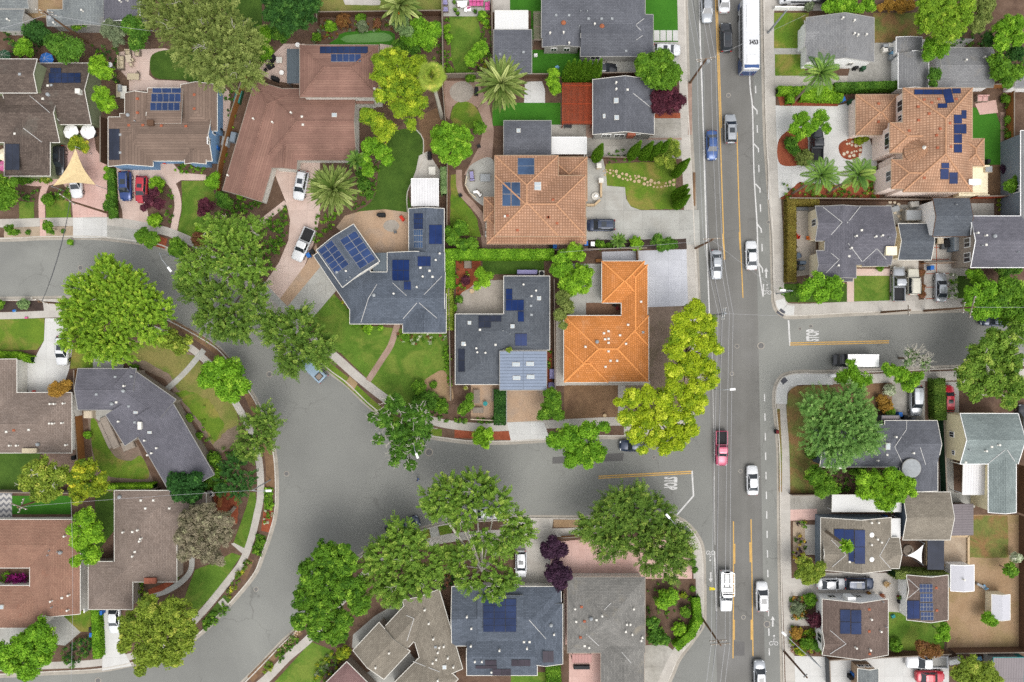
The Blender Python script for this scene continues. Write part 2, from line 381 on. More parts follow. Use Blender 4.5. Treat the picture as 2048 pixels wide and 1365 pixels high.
def strip(name, mat, line, width, lev=1, sm=True, road=False, rise=0, mb=None, side=0, closed=False):
 """a band along a pixel polyline; width in pixels; UV runs along it"""
 if sm: line = smooth_poly(line, closed, 8)
 global NP; NP += 1
 z = (.0 if road else G0) + .005 * lev + (NP % 20) * .0002
 w = [P(x, y, z) for x, y in line]; n = len(w); hw = width / K / 2
 nrm = []
 for i in range(n):
  if closed: d = w[(i + 1) % n] - w[i - 1]
  else: d = w[min(i + 1, n - 1)] - w[max(i - 1, 0)]
  d.normalize(); nrm.append(Vector((-d.y, d.x, 0)))
 own = mb is None
 if own: mb = MB()
 off = side * hw
 u = 0
 for i in range(n if closed else n - 1):
  j = (i + 1) % n
  L = (w[j] - w[i]).length
  a, b = w[i] + nrm[i] * (off - hw), w[j] + nrm[j] * (off - hw)
  c, d = w[j] + nrm[j] * (off + hw), w[i] + nrm[i] * (off + hw)
  mb.face([a, b, c, d], 0, [(u, 0), (u + L, 0), (u + L, 2 * hw), (u, 2 * hw)])
  if rise:
   dn = Vector((0, 0, rise))
   mb.face([a - dn, b - dn, b, a], 0); mb.face([c - dn, d - dn, d, c], 0)
  u += L
 if own:
  o = mb.build(name, m_[mat], origin=(w[0].x, w[0].y, 0)); o['kind'] = 'structure'
  return o
# -- ground, roads, pavements
def big(name, mat, r, z):
 mb = MB(); mb.face([(-r, -r, z), (r, -r, z), (r, r, z), (-r, r, z)]); o = mb.build(name, m_[mat]); o['kind'] = 'structure'; return o
big('ground', 'soil', 400, -.06)
mb = MB(); mb.face([(-170, -130, 0), (170, -130, 0), (170, 130, 0), (-170, 130, 0)])
o = mb.build('road', m_['asphalt']); o['kind'] = 'structure'
def offset(line, d):
 out = []; n = len(line)
 for i in range(n):
  a, b = line[max(i - 1, 0)], line[min(i + 1, n - 1)]
  dx, dy = b[0] - a[0], b[1] - a[1]; L = math.hypot(dx, dy) or 1
  out.append((line[i][0] + dy / L * d, line[i][1] - dx / L * d))   # +d = to the left when walking with y down
 return out
KA = [(-900, 492), (-300, 487), (0, 484), (77, 481), (180, 480), (231, 484), (269, 489), (308, 494), (340, 505), (390, 526), (440, 560), (500, 606), (545, 650), (600, 700), (656, 747), (690, 772), (736, 816), (790, 855), (830, 872), (866, 880), (895, 884), (936, 889), (985, 890), (1030, 889), (1097, 885), (1171, 879), (1248, 879), (1300, 877), (1350, 862), (1385, 835), (1402, 800), (1406, 750), (1405, 690), (1401, 600), (1397, 500), (1390, 345), (1382, 200), (1378, 100), (1376, 0), (1372, -300), (1368, -900)]
KD = [(1515, -900), (1519, -300), (1521, 0), (1523, 145), (1526, 270), (1531, 345), (1535, 400), (1539, 470), (1541, 550), (1543, 605), (1551, 625), (1566, 636), (1587, 639), (1700, 633), (1800, 629), (1900, 626), (2048, 622), (2400, 612), (3000, 600)]
KE = [(3000, 690), (2400, 712), (2048, 724), (1895, 731), (1666, 740), (1605, 740), (1579, 743), (1561, 750), (1550, 765), (1545, 783), (1544, 808), (1547, 834), (1553, 911), (1554, 1028), (1556, 1170), (1561, 1365), (1568, 1700), (1575, 2300)]
KC = [(-200, 1900), (240, 1560), (400, 1430), (474, 1370), (520, 1325), (560, 1283), (592, 1253), (640, 1195), (690, 1135), (740, 1092), (790, 1068), (838, 1055), (900, 1041), (1000, 1034), (1056, 1031), (1107, 1031), (1174, 1031), (1250, 1025), (1300, 1020), (1330, 1023), (1360, 1034), (1382, 1050), (1400, 1073), (1410, 1100), (1412, 1150), (1413, 1215), (1410, 1251), (1387, 1287), (1361, 1323), (1343, 1365), (1240, 1600), (950, 2300)]
KB = [(-900, 594), (-300, 594), (0, 594), (144, 592), (200, 593), (260, 603), (333, 632), (420, 680), (456, 711), (497, 770), (520, 808), (545, 870), (556, 930), (557, 1015), (546, 1066), (528, 1117), (510, 1156), (456, 1220), (400, 1274), (330, 1315), (256, 1335), (192, 1346), (97, 1351), (0, 1356), (-300, 1363), (-900, 1385)]
def block(kerb, far, sgn):
 line = smooth_poly(kerb, False, 8)
 strip('gutter', 'gutter', offset(line, sgn * 3), 6.5, 2, False, True)
 inner = offset(line, sgn * 6)
 z = G0 - .003
 w = [P(x, y, z) for x, y in inner + far]
 mb = MB(); mb.prism([(p.x, p.y) for p in w], -.05, z)
 o = mb.build('ground', m_['mulch'], origin=(w[0].x, w[0].y, 0)); o['kind'] = 'structure'
 strip('kerb', 'kerb', offset(line, sgn * 7), 2.2, 6, False, False, .15)
block(KA, [(-900, -900)], 1)
block(KD, [(3000, -900)], 1)
block(KE, [(3000, 2300)], 1)
block(KC, [(900, 2300), (-200, 2300)], -1)
block(KB, [(-900, 1385), (-900, 594)], -1)
def fill(line, w, lev=1, m='concrete'): strip('sidewalk', m, line, w, lev, False)
fill(offset(smooth_poly(KD[2:15], False, 8), 17), 20); fill(offset(smooth_poly(KD[9:13], False, 8), 17), 20, 4, 'concrete_light'); fill(offset(smooth_poly(KE[4:11], False, 8), 19), 22, 4, 'concrete_light'); fill(offset(smooth_poly(KC[19:31], False, 8), -16), 18); fill(offset(smooth_poly(KA[26:37], False, 8), 16), 18)
def sidewalk(line, w=18, mat='concrete'): return strip('sidewalk', mat, line, w, 3)
sidewalk([(-200, 447), (0, 447), (80, 445), (146, 444), (215, 443), (270, 450), (320, 460), (354, 471), (400, 493), (450, 530), (510, 582), (580, 642), (630, 684), (668, 712), (720, 758), (774, 800), (820, 827), (861, 841), (902, 850), (960, 855), (1030, 853), (1100, 849), (1200, 844), (1290, 842), (1345, 834), (1375, 808), (1388, 780), (1391, 700), (1389, 600), (1384, 500), (1376, 345), (1368, 200), (1363, 0), (1358, -200)], 17)
sidewalk([(1532, -200), (1536, 0), (1539, 150), (1544, 300), (1548, 400), (1554, 480), (1556, 560), (1559, 595), (1570, 614), (1600, 618), (1700, 614), (1800, 611), (1900, 608), (2150, 600)], 20)
sidewalk([(2150, 745), (1900, 752), (1700, 759), (1615, 758), (1590, 763), (1571, 776), (1563, 795), (1564, 830), (1569, 900), (1571, 1000), (1572, 1100), (1577, 1250), (1582, 1400)], 19)
sidewalk([(440, 1430), (525, 1365), (575, 1315), (620, 1276), (680, 1205), (740, 1140), (790, 1108), (841, 1090), (902, 1076), (960, 1070), (1030, 1068), (1100, 1066), (1153, 1064), (1230, 1052), (1300, 1041), (1342, 1046), (1372, 1064), (1391, 1092), (1399, 1130), (1400, 1200), (1397, 1240), (1378, 1277), (1348, 1315), (1322, 1370), (1300, 1420)], 17)
sidewalk([(-200, 633), (0, 632), (90, 629), (150, 628), (200, 632), (260, 645), (330, 667), (375, 692), (415, 725), (445, 762), (472, 808), (490, 840), (507, 880), (519, 930), (521, 990), (514, 1030), (502, 1079), (485, 1123), (458, 1160), (400, 1230), (350, 1275), (280, 1308), (195, 1326), (90, 1332), (-100, 1340)], 14)
p = patch
p('yard', 'soil_tan', [(55, 0), (128, 36)], 1, rag=3)
p('patio', 'concrete_pink', [(238, 105), (262, 100), (330, 97), (345, 102), (300, 120), (298, 150), (310, 160), (372, 163), (388, 171), (440, 168), (458, 182), (461, 205), (455, 262), (441, 262), (446, 205), (443, 188), (380, 180), (258, 182), (258, 160), (240, 140)], 2)
p('lawn', 'grass_dark', [(301, 116), (318, 103), (360, 99), (402, 102), (434, 130), (437, 170), (390, 170), (372, 161), (318, 158), (302, 145)], 3, True)
p('lawn', 'grass_dark', [(445, -40), (525, -40), (524, 52), (470, 45), (448, 20)], 2, rag=3)
p('driveway', 'concrete_rose', [(104, 285), (185, 250), (192, 300), (214, 330), (214, 437), (146, 437), (142, 388), (110, 348)], 2)
strip('path', 'concrete_rose', [(18, 356), (60, 366), (95, 366), (122, 358)], 12, 2); strip('path', 'concrete_rose', [(92, 368), (84, 395), (84, 440)], 13, 3)
p('lawn', 'grass', [(38, 404), (68, 439)], 2, rag=2); p('lawn', 'grass_mix', [(92, 402), (140, 385), (143, 436), (92, 437)], 2, rag=3)
p('driveway', 'concrete_light', [(146, 436), (214, 476)], 4)
p('verge', 'gravel', [(8, 455), (147, 453), (147, 475), (8, 477)], 2, rag=2)
p('path', 'concrete_rose', [(80, 438), (92, 474)], 4)
p('driveway', 'concrete_grey', [(214, 440), (262, 446), (300, 456), (318, 464), (306, 492), (262, 484), (214, 477)], 2)
p('driveway', 'concrete_pink', [(232, 330), (345, 326), (362, 346), (412, 350), (412, 361), (362, 361), (345, 372), (320, 356), (300, 372), (293, 410), (300, 452), (262, 447), (246, 440), (244, 420), (237, 400)], 2)
strip('path', 'concrete_pink', [(322, 350), (346, 372), (356, 408), (351, 440), (346, 468)], 14, 3)
p('lawn', 'grass', [(363, 362), (420, 362), (432, 400), (415, 440), (402, 475), (385, 477), (356, 464), (363, 425), (364, 390)], 2, rag=1.5)
p('verge', 'mulch_red', [(312, 470), (335, 478), (330, 498), (306, 492)], 3)
p('yard', 'grass_dry', [(640, -40), (884, 31)], 1); p('patio', 'concrete', [(672, -40), (690, 10), (760, 11), (770, -40)], 2, rag=1)
p('lawn', 'turf', [(664, 92), (676, 76), (690, 65), (780, 63), (789, 84), (781, 91)], 2, True); p('putting_green', 'putting', [(690, 72), (768, 66), (780, 82), (692, 85)], 3, True)
p('patio', 'concrete_pink', [(568, 88), (610, 88), (606, 172), (540, 160), (514, 142), (540, 115)], 2)
p('patio', 'concrete_pink', [(760, 88), (788, 92), (786, 108), (760, 108)], 2)
p('lawn', 'grass_dark', [(785, 265), (830, 258), (845, 278), (844, 318), (834, 345), (816, 384), (816, 428), (715, 428), (738, 408), (752, 384), (757, 340), (770, 300)], 2, True)
strip('lawn_edging', 'kerb', [(830, 258), (846, 278), (845, 318), (835, 345), (815, 384), (815, 424)], 2, 4)
p('path', 'soil', [(835, 235), (880, 212), (888, 245), (872, 300), (850, 312), (843, 270)], 1, rag=2)
p('walkway', 'concrete', [(838, 312), (855, 303), (882, 345), (884, 360), (824, 362), (832, 340)], 3)
p('lawn', 'grass', [(898, 33), (955, 33), (962, 70), (948, 120), (932, 143), (914, 152), (903, 120), (900, 60)], 2, rag=1.5)
p('patio', 'concrete_grey', [(884, -40), (985, -40), (980, 20), (957, 33), (886, 33)], 2)
p('patio', 'brick_path', [(888, 162), (955, 162), (978, 210), (988, 262), (984, 315), (945, 330), (938, 350), (928, 350), (960, 290), (968, 250), (955, 215), (930, 203), (905, 213), (898, 240), (888, 230)], 2)
p('lawn', 'grass_mix', [(902, 228), (912, 207), (930, 203), (950, 213), (965, 245), (945, 258), (905, 245)], 3, True)
p('patio', 'paver_grey', [(948, 184), (938, 200), (920, 205), (904, 197), (899, 182), (908, 168), (928, 163), (943, 171)], 3, True)
p('patio', 'concrete_grey', [(932, 352), (945, 328), (986, 320), (986, 412), (966, 412), (942, 392), (932, 372)], 3, True)
p('lawn', 'grass_mix', [(902, 350), (914, 350), (918, 390), (943, 420), (956, 442), (962, 475), (900, 468)], 2, rag=2)
strip('path', 'brick_path', [(918, 340), (921, 382), (948, 414), (969, 445), (975, 498)], 12, 3)
p('path', 'brick_path', [(962, 470), (990, 480), (1180, 488), (1180, 500), (965, 502)], 2)
p('lawn', 'turf', [(1020, -40), (1084, 22)], 1); p('lawn', 'turf', [(1062, 20), (1086, 80)], 2); p('lawn', 'turf', [(1290, -40), (1356, 84)], 1); p('lawn', 'turf', [(1062, 100), (1192, 154)], 1); p('lawn', 'turf', [(985, 206), (1121, 252)], 1)
p('patio', 'concrete', [(985, -40), (1020, 25)], 1)
for i in range(4): p('paving_slab', 'concrete_light', [(1308 + i * 12.6, 61), (1319 + i * 12.6, 82)], 2)
p('driveway', 'concrete_grey', [(1188, 117), (1270, 117), (1306, 85), (1358, 84), (1366, 152), (1188, 154)], 2)
p('patio', 'concrete_light', [(1050, 164), (1084, 163), (1090, 180), (1090, 206), (1048, 206)], 2)
p('yard', 'stain_concrete', [(1098, 250), (1174, 276)], 2); p('patio', 'brick_path', [(1172, 250), (1188, 276)], 3)
p('yard', 'stain_concrete', [(1172, 272), (1366, 318)], 1); p('driveway', 'stain_concrete', [(1306, 236), (1362, 276)], 3); p('path', 'mulch_red', [(1306, 226), (1366, 237)], 3); p('path', 'brick_path', [(1292, 276), (1366, 280)], 3)
p('verge', 'brick_path', [(1376, 165), (1384, 270)], 4)
p('lawn', 'grass_mix', [(1212, 328), (1342, 322), (1352, 360), (1352, 419), (1275, 420), (1255, 410), (1250, 375), (1215, 372), (1210, 345)], 2, rag=2)
p('driveway', 'concrete_grey', [(1172, 318), (1206, 318), (1212, 345), (1214, 372), (1250, 375), (1252, 398), (1262, 414), (1282, 421), (1398, 420), (1400, 490), (1172, 490)], 3)
p('verge', 'soil', [(1386, 345), (1391, 412)], 4)
p('bed', 'mulch_dark', [(1176, 480), (1372, 478), (1374, 498), (1176, 502)], 4, rag=2)
p('driveway', 'concrete_blue', [(1204, 504), (1373, 499), (1376, 612), (1290, 615), (1288, 526), (1204, 526)], 3)
p('yard', 'soil_grey', [(1292, 615), (1362, 610), (1382, 640), (1382, 770), (1345, 822), (1290, 822), (1252, 840), (1252, 765), (1296, 765)], 1, rag=2)
p('yard', 'soil', [(1128, 768), (1238, 768), (1238, 838), (1128, 842)], 1)
p('path', 'concrete', [(1236, 764), (1251, 846)], 2); p('path', 'concrete', [(1112, 620), (1130, 772)], 2); p('path', 'concrete', [(1114, 761), (1300, 771)], 3)
p('patio', 'concrete_grey', [(1138, 528), (1206, 632)], 2); p('deck', 'brown', [(1172, 606), (1256, 634)], 3)
p('lawn', 'grass_dark', [(965, 521), (1088, 549)], 2); p('patio', 'paver_grey', [(918, 580), (945, 562), (1012, 560), (1012, 630), (912, 632)], 2, rag=1); p('bed', 'mulch_red', [(912, 522), (962, 522), (962, 560), (925, 585), (912, 600)], 3, rag=2)
p('patio', 'paver', [(942, 768), (1006, 838)], 2); p('driveway', 'paver', [(1014, 778), (1088, 846)], 2); p('path', 'concrete_grey', [(1004, 778), (1014, 846)], 3)
p('driveway', 'concrete_light', [(1014, 845), (1088, 845), (1100, 880), (1022, 884)], 4); p('bed', 'mulch_red', [(909, 859), (1024, 863), (1022, 881), (909, 876)], 2)
p('bed', 'mulch_red', [(1092, 698), (1104, 778)], 2)
p('lawn', 'grass', [(618, 642), (668, 588), (722, 650), (800, 658), (894, 662), (899, 745), (904, 800), (830, 815), (790, 808), (768, 790), (690, 715)], 2)
strip('path', 'brick_path', [(795, 648), (782, 690), (766, 716), (736, 762)], 12, 3)
p('bed', 'soil_tan', [(846, 768), (868, 748), (888, 742), (902, 770), (905, 800), (868, 800)], 3, True)
strip('verge', 'grass_mix', [(625, 705), (650, 727), (700, 768), (748, 812), (790, 840), (850, 862), (884, 866)], 15, 1)
p('verge', 'soil_tan', [(690, 765), (700, 752), (716, 768), (706, 783)], 2, rag=2)
p('driveway', 'concrete_pink', [(560, 598), (530, 566), (558, 525), (577, 480), (580, 440), (572, 405), (550, 350), (556, 330), (640, 322), (640, 430), (630, 480), (608, 535)], 3)
p('driveway', 'paver', [(560, 598), (575, 613), (645, 530), (632, 488), (612, 528)], 3)
p('driveway', 'concrete_grey', [(575, 613), (612, 652), (672, 582), (644, 530)], 3)
p('driveway', 'concrete_grey', [(500, 585), (530, 564), (612, 650), (585, 682), (548, 648)], 2)
strip('path', 'concrete_pink', [(500, 462), (535, 435), (572, 406)], 12, 3)
p('patio', 'paver', [(672, 455), (690, 432), (720, 423), (770, 419), (822, 426), (822, 512), (750, 516)], 3)
p('patio', 'paver_grey', [(799, 452), (791, 463), (776, 463), (766, 453), (773, 442), (790, 441)], 4, True)
p('verge', 'mulch_dark', [(0, 604), (84, 602), (88, 622), (0, 624)], 2); p('lawn', 'grass_mix', [(-60, 640), (89, 637), (88, 682), (74, 700), (-60, 704)], 2)
p('driveway', 'concrete', [(85, 601), (155, 597), (155, 622), (88, 622)], 4)
p('driveway', 'concrete_light', [(90, 637), (128, 637), (146, 690), (138, 740), (122, 786), (58, 786), (36, 740), (72, 712), (88, 682)], 3)
p('lawn', 'grass_mix', [(146, 690), (200, 690), (188, 735), (140, 738)], 2)
p('yard', 'soil_grey', [(185, 690), (300, 680), (380, 705), (432, 770), (470, 830), (480, 880), (440, 910), (400, 860), (330, 760)], 1, rag=2)
p('lawn', 'grass_dry', [(200, 690), (300, 684), (388, 712), (440, 770), (475, 822), (478, 850), (455, 860), (425, 890), (410, 860), (385, 800), (355, 780), (340, 750), (290, 722), (250, 720)], 2, rag=3)
p('lawn', 'grass_mix', [(350, 785), (372, 780), (420, 800), (450, 850), (430, 885), (405, 850)], 3, rag=4)
strip('path', 'concrete_grey', [(408, 700), (370, 745), (328, 784)], 11, 4); p('patio', 'concrete_grey', [(186, 712), (247, 738)], 3)
strip('verge', 'soil', [(340, 645), (410, 685), (455, 725), (490, 780), (512, 830), (536, 900)], 14, 1)
strip('verge', 'soil', [(536, 900), (541, 940), (541, 975)], 18, 2)
p('lawn', 'grass_mix', [(182, 838), (198, 850), (212, 885), (232, 915), (262, 922), (282, 912), (298, 955), (250, 957), (208, 948), (186, 905)], 2, True)
p('yard', 'soil_grey', [(172, 810), (190, 960), (310, 970), (275, 890), (225, 820)], 1)
p('patio', 'concrete_grey', [(172, 818), (228, 818), (226, 845), (200, 845)], 3)
p('lawn', 'grass_dark', [(-60, 905), (82, 905), (60, 980), (-60, 985)], 2, rag=2); p('patio', 'brick_path', [(84, 890), (160, 890), (158, 962), (90, 960)], 2)
p('patio', 'paver_chevron', [(-60, 984), (24, 984), (24, 1044), (-60, 1044)], 3) if 'paver_chevron' in m_ else None
p('lawn', 'turf', [(24, 992), (142, 992), (142, 1029), (24, 1029)], 3)
p('lawn', 'grass_dark', [(190, 985), (226, 985), (230, 1060), (190, 1110)], 1)
p('lawn', 'grass', [(500, 985), (511, 985), (513, 1010), (505, 1050), (492, 1098), (466, 1088), (480, 1050), (494, 1010)], 2); p('lawn', 'grass', [(464, 1106), (482, 1112), (458, 1148), (428, 1188), (396, 1222), (366, 1205), (374, 1182), (390, 1140), (430, 1125)], 2)
strip('path', 'concrete_grey', [(294, 1192), (330, 1184), (363, 1164), (382, 1140), (383, 1108)], 11, 3); p('path', 'concrete', [(462, 1088), (468, 1086), (492, 1099), (487, 1110)], 4)
p('bed', 'mulch_red', [(296, 1180), (340, 1162), (348, 1166), (325, 1182), (298, 1190)], 3); p('bed', 'mulch_red', [(420, 975), (480, 985), (474, 1050), (440, 1040)], 2, rag=2)
strip('verge', 'grass', [(537, 975), (536, 1020)], 17, 2, False); p('verge', 'mulch_red', [(527, 1022), (547, 1022), (540, 1066), (522, 1062)], 2); strip('verge', 'grass_dark', [(524, 1070), (512, 1108)], 18, 2, False); strip('verge', 'soil', [(500, 1118), (484, 1158)], 17, 2, False)
strip('verge', 'grass_dark', [(455, 1195), (410, 1248)], 17, 2, False); p('path', 'concrete', [(436, 1205), (446, 1196), (462, 1215), (452, 1224)], 4)
p('driveway', 'concrete_light', [(208, 1214), (236, 1214), (240, 1290), (264, 1332), (204, 1342), (205, 1290)], 3); p('driveway', 'concrete_grey', [(-60, 1262), (20, 1245), (70, 1228), (112, 1218), (162, 1264), (130, 1292), (60, 1282), (-60, 1330)], 2); p('lawn', 'grass_mix', [(122, 1228), (182, 1220), (182, 1264), (160, 1264)], 2)
p('lawn', 'grass', [(535, 1380), (622, 1284), (668, 1302), (655, 1340), (630, 1380)], 2); strip('verge', 'soil', [(500, 1360), (550, 1310), (600, 1262)], 15, 1)
p('driveway', 'concrete_grey', [(704, 1296), (706, 1270), (750, 1232), (806, 1200), (826, 1188), (832, 1196), (800, 1222), (756, 1262), (756, 1300)], 2)
p('lawn', 'grass_mix', [(828, 1062), (858, 1056), (862, 1080), (835, 1086)], 2); p('lawn', 'grass_mix', [(876, 1052), (905, 1046), (903, 1068), (880, 1072)], 2); p('path', 'concrete_grey', [(858, 1056), (875, 1052), (880, 1074), (863, 1080)], 3); p('lawn', 'grass', [(850, 1098), (1025, 1080), (1030, 1110), (900, 1120)], 1, rag=3); p('lawn', 'grass', [(750, 1240), (790, 1215), (830, 1190), (850, 1205), (800, 1250)], 1)
p('driveway', 'concrete', [(1022, 1036), (1107, 1036), (1102, 1076), (1100, 1165), (1034, 1165), (1030, 1080)], 4); p('verge', 'soil_tan', [(1107, 1040), (1156, 1055)], 2)
p('patio', 'concrete_rose', [(1100, 1086), (1156, 1080), (1384, 1074), (1384, 1158), (1290, 1160), (1100, 1156)], 2); p('patio', 'concrete_rose', [(1126, 1156), (1142, 1290)], 2)
p('bed', 'mulch', [(1290, 1158), (1392, 1158), (1394, 1240), (1360, 1285), (1290, 1292)], 3)
p('driveway', 'stain_concrete', [(1284, 1292), (1330, 1288), (1352, 1306), (1312, 1380), (1284, 1380)], 3); p('driveway', 'concrete_rose', [(1138, 1304), (1204, 1380)], 3); p('lawn', 'grass', [(1022, 1345), (1092, 1380)], 2)
for a in ([(1362, 1058), (1372, 1052), (1384, 1064), (1374, 1072)], [(1396, 1252), (1406, 1248), (1401, 1262), (1390, 1260)], [(1553, 626), (1562, 617), (1571, 624), (1566, 634)], [(1559, 760), (1568, 752), (1576, 762), (1566, 770)]): p('kerb_ramp_pad', 'slate_pad', a, 5)
p('path', 'concrete_grey', [(728, 1350), (812, 1296), (836, 1326), (770, 1380), (735, 1380)], 2)
p('driveway', 'concrete', [(1546, -40), (1660, -40), (1650, 22), (1546, 22)], 1); p('lawn', 'grass_mix', [(1548, 26), (1618, 26), (1610, 97), (1548, 97)], 2); p('path', 'concrete_grey', [(1546, 97), (1612, 109)], 3); p('lawn', 'grass_mix', [(1550, 109), (1610, 152)], 2)
p('driveway', 'concrete', [(1550, 152), (1700, 152), (1700, 176), (1550, 178)], 1); p('driveway', 'crazy', [(1692, 172), (1700, 135), (1750, 86), (1798, 86), (1798, 172)], 2); p('lawn', 'weedy', [(1746, 26), (1836, 26), (1836, 84), (1750, 86)], 1); p('yard', 'concrete_grey', [(1835, 80), (1880, 76), (1950, 78), (1920, 100), (1850, 100)], 1)
p('driveway', 'concrete_light', [(1536, 210), (1562, 212), (1672, 212), (1706, 205), (1740, 280), (1755, 330), (1700, 375), (1600, 372), (1560, 396), (1536, 400)], 2)
p('bed', 'mulch_red', [(1552, 180), (1676, 205), (1676, 213), (1560, 212)], 2); p('bed', 'mulch_red', [(1556, 285), (1575, 262), (1600, 256), (1615, 275), (1614, 310), (1600, 330), (1560, 328)], 3, True); p('bed', 'mulch_red', [(1678, 290), (1700, 277), (1722, 285), (1722, 310), (1700, 320), (1682, 312)], 3, True)
p('bed', 'mulch_red', [(1560, 398), (1600, 364), (1660, 372), (1750, 355), (1760, 400)], 3, rag=2)
p('lawn', 'turf', [(1944, 215), (1990, 220), (2001, 250), (2001, 330), (1944, 330)], 2); p('patio', 'concrete_rose', [(1950, 208), (1992, 200), (1996, 226), (1960, 230)], 3); p('path', 'brick_path', [(2001, 225), (2009, 330)], 3); p('yard', 'soil', [(1966, 330), (2030, 330), (2030, 394), (1966, 394)], 1)
p('patio', 'paver_grey', [(1580, 414), (1632, 414), (1632, 548), (1582, 555)], 2); p('bed', 'soil_tan', [(1566, 402), (1628, 402), (1628, 412), (1584, 414), (1584, 555), (1568, 560)], 3)
p('lawn', 'grass', [(1708, 552), (1779, 603)], 2); p('lawn', 'grass_dark', [(1568, 568), (1694, 605)], 2); p('path', 'concrete_pink', [(1694, 548), (1708, 606)], 3); p('path', 'concrete_pink', [(1706, 538), (1780, 552)], 3)
p('driveway', 'concrete', [(1780, 515), (1837, 606)], 2); p('yard', 'crazy', [(1772, 410), (1850, 450)], 2); p('patio', 'concrete', [(1848, 490), (1935, 606)], 1)
for y in (496, 520, 548, 575, 598): strip('paving_joint', 'brick', [(1852, y), (1898, y - 1)], 1.6, 3, False)
strip('paving_joint', 'brick', [(1873, 490), (1873, 606)], 1.6, 4, False)
p('lawn', 'grass_dark', [(1915, 552), (1960, 552), (1960, 600), (1915, 600)], 2); p('patio', 'concrete_grey', [(1936, 407), (1988, 432)], 2)
p('lawn', 'weedy', [(1573, 805), (1582, 774), (1640, 770), (1665, 776), (1650, 840), (1640, 990), (1578, 987)], 2, rag=2); p('yard', 'mulch_red', [(1574, 810), (1596, 800), (1606, 850), (1596, 910), (1576, 900)], 3, True) if 0 else None
strip('verge', 'weedy', [(1557, 818), (1561, 905), (1561, 985)], 6, 4, False)
p('yard', 'soil', [(1660, 770), (1790, 766), (1790, 812), (1700, 840)], 1); p('driveway', 'stain_concrete', [(1784, 766), (1850, 764), (1850, 842), (1784, 842)], 2); p('driveway', 'concrete_grey', [(1880, 764), (1918, 764), (1918, 836), (1878, 836)], 2); p('driveway', 'concrete_grey', [(1878, 834), (1904, 834), (1908, 985), (1952, 990), (1950, 1016), (1893, 1012), (1880, 985)], 2)
p('driveway', 'stain_concrete', [(1576, 990), (1672, 988), (1668, 1026), (1576, 1040)], 2); p('patio', 'concrete_rose', [(1577, 1020), (1634, 1018), (1634, 1040), (1577, 1042)], 3)
p('bed', 'gravel', [(1586, 1044), (1612, 1042), (1612, 1120), (1586, 1120)], 2); p('path', 'concrete', [(1610, 1050), (1642, 1110)], 2)
p('driveway', 'concrete', [(1578, 1158), (1640, 1146), (1800, 1146), (1812, 1225), (1775, 1225), (1700, 1196), (1578, 1192)], 2); p('path', 'concrete', [(1578, 1236), (1650, 1252)], 2)
p('yard', 'soil_tan', [(1894, 1030), (2040, 1030), (2040, 1295), (1894, 1297)], 1); p('lawn', 'weedy', [(1937, 1032), (2016, 1116)], 2, rag=3); p('yard', 'mulch', [(1788, 1078), (1852, 1142)], 2); p('path', 'gravel', [(1848, 1070), (1938, 1070), (1938, 1132), (1848, 1132)], 2)
p('lawn', 'grass', [(1774, 1224), (1888, 1232), (1888, 1305), (1774, 1300)], 2, rag=2)
p('driveway', 'concrete_light', [(1580, 1312), (1650, 1314), (1898, 1308), (1898, 1390), (1590, 1390)], 2)
p('road', 'asphalt_main', [(1404, -200), (1500, -200), (1516, 640), (1535, 1600), (1440, 1600), (1418, 700)], 1, road=True)
p('road_patch', 'asphalt_patch', [(1105, 915), (1248, 906), (1246, 922), (1105, 928)], 2, road=True)
p('road_patch', 'asphalt_patch', [(1467, 1284), (1489, 1284), (1489, 1312), (1467, 1312)], 2, road=True)
def lines(name, mat, segs, w):
 for s_ in segs: strip(name, mat, s_, w, 4, len(s_) > 3, True)
lines('lane_line', 'white_line', [[(1397, -60), (1401, 100), (1405, 205), (1409, 345), (1413, 480), (1419, 632)], [(1497, 143 - 260), (1499, 143), (1505, 218), (1508, 345), (1514, 448), (1517, 527), (1526, 594)], [(1429, 1103), (1433, 1223)], [(1527, 568), (1526, 594)]], 2.6)
lines('lane_line', 'white_line', [[(1424, 690), (1428, 900), (1430, 1090)]], .8)
lines('parking_tick', 'white_line', [[(1505, 212), (1514, 222), (1514, 229)], [(1508, 288), (1517, 298), (1517, 305)], [(1511, 368), (1520, 378), (1520, 386)], [(1514, 448), (1522, 458), (1523, 466)], [(1517, 527), (1525, 538), (1525, 546)]], 2.6)
lines('lane_dash', 'white_line', [[(1511 + i * 3.2, 172 + i * 79), (1511.6 + i * 3.2, 187 + i * 79)] for i in range(5)] + [[(1529 + i * .72, 788 + i * 39.1), (1529.3 + i * .72, 803 + i * 39.1)] for i in range(14)], 2.4)
lines('centre_line', 'yellow_line', [[(1428, -60), (1431, 0), (1440, 256), (1447, 468)], [(1431, -60), (1434, 0), (1443, 256)], [(1474, 265), (1476, 345), (1480, 463), (1486, 596)], [(1467, 1043), (1467, 1200), (1466, 1317)], [(1502, 1039), (1504, 1150), (1506, 1313)], [(1197, 953), (1383, 943)], [(1197, 957), (1383, 947)], [(1580, 686.5), (1778, 682)], [(1580, 690.5), (1778, 686)]], 2.3)
lines('centre_line', 'yellow_line', [[(1446, 468), (1449, 520)], [(1479, 465), (1481, 500)], [(1469, 1088), (1469, 1128)], [(1500, 1085), (1501, 1125)], [(1468, 1240), (1468, 1280)], [(1503, 1240), (1503, 1280)]], 3.4)
lines('stop_line', 'white_line', [[(1384, 942), (1387, 992), (1354, 1030)], [(1577, 641), (1580, 692)]], 3.4)
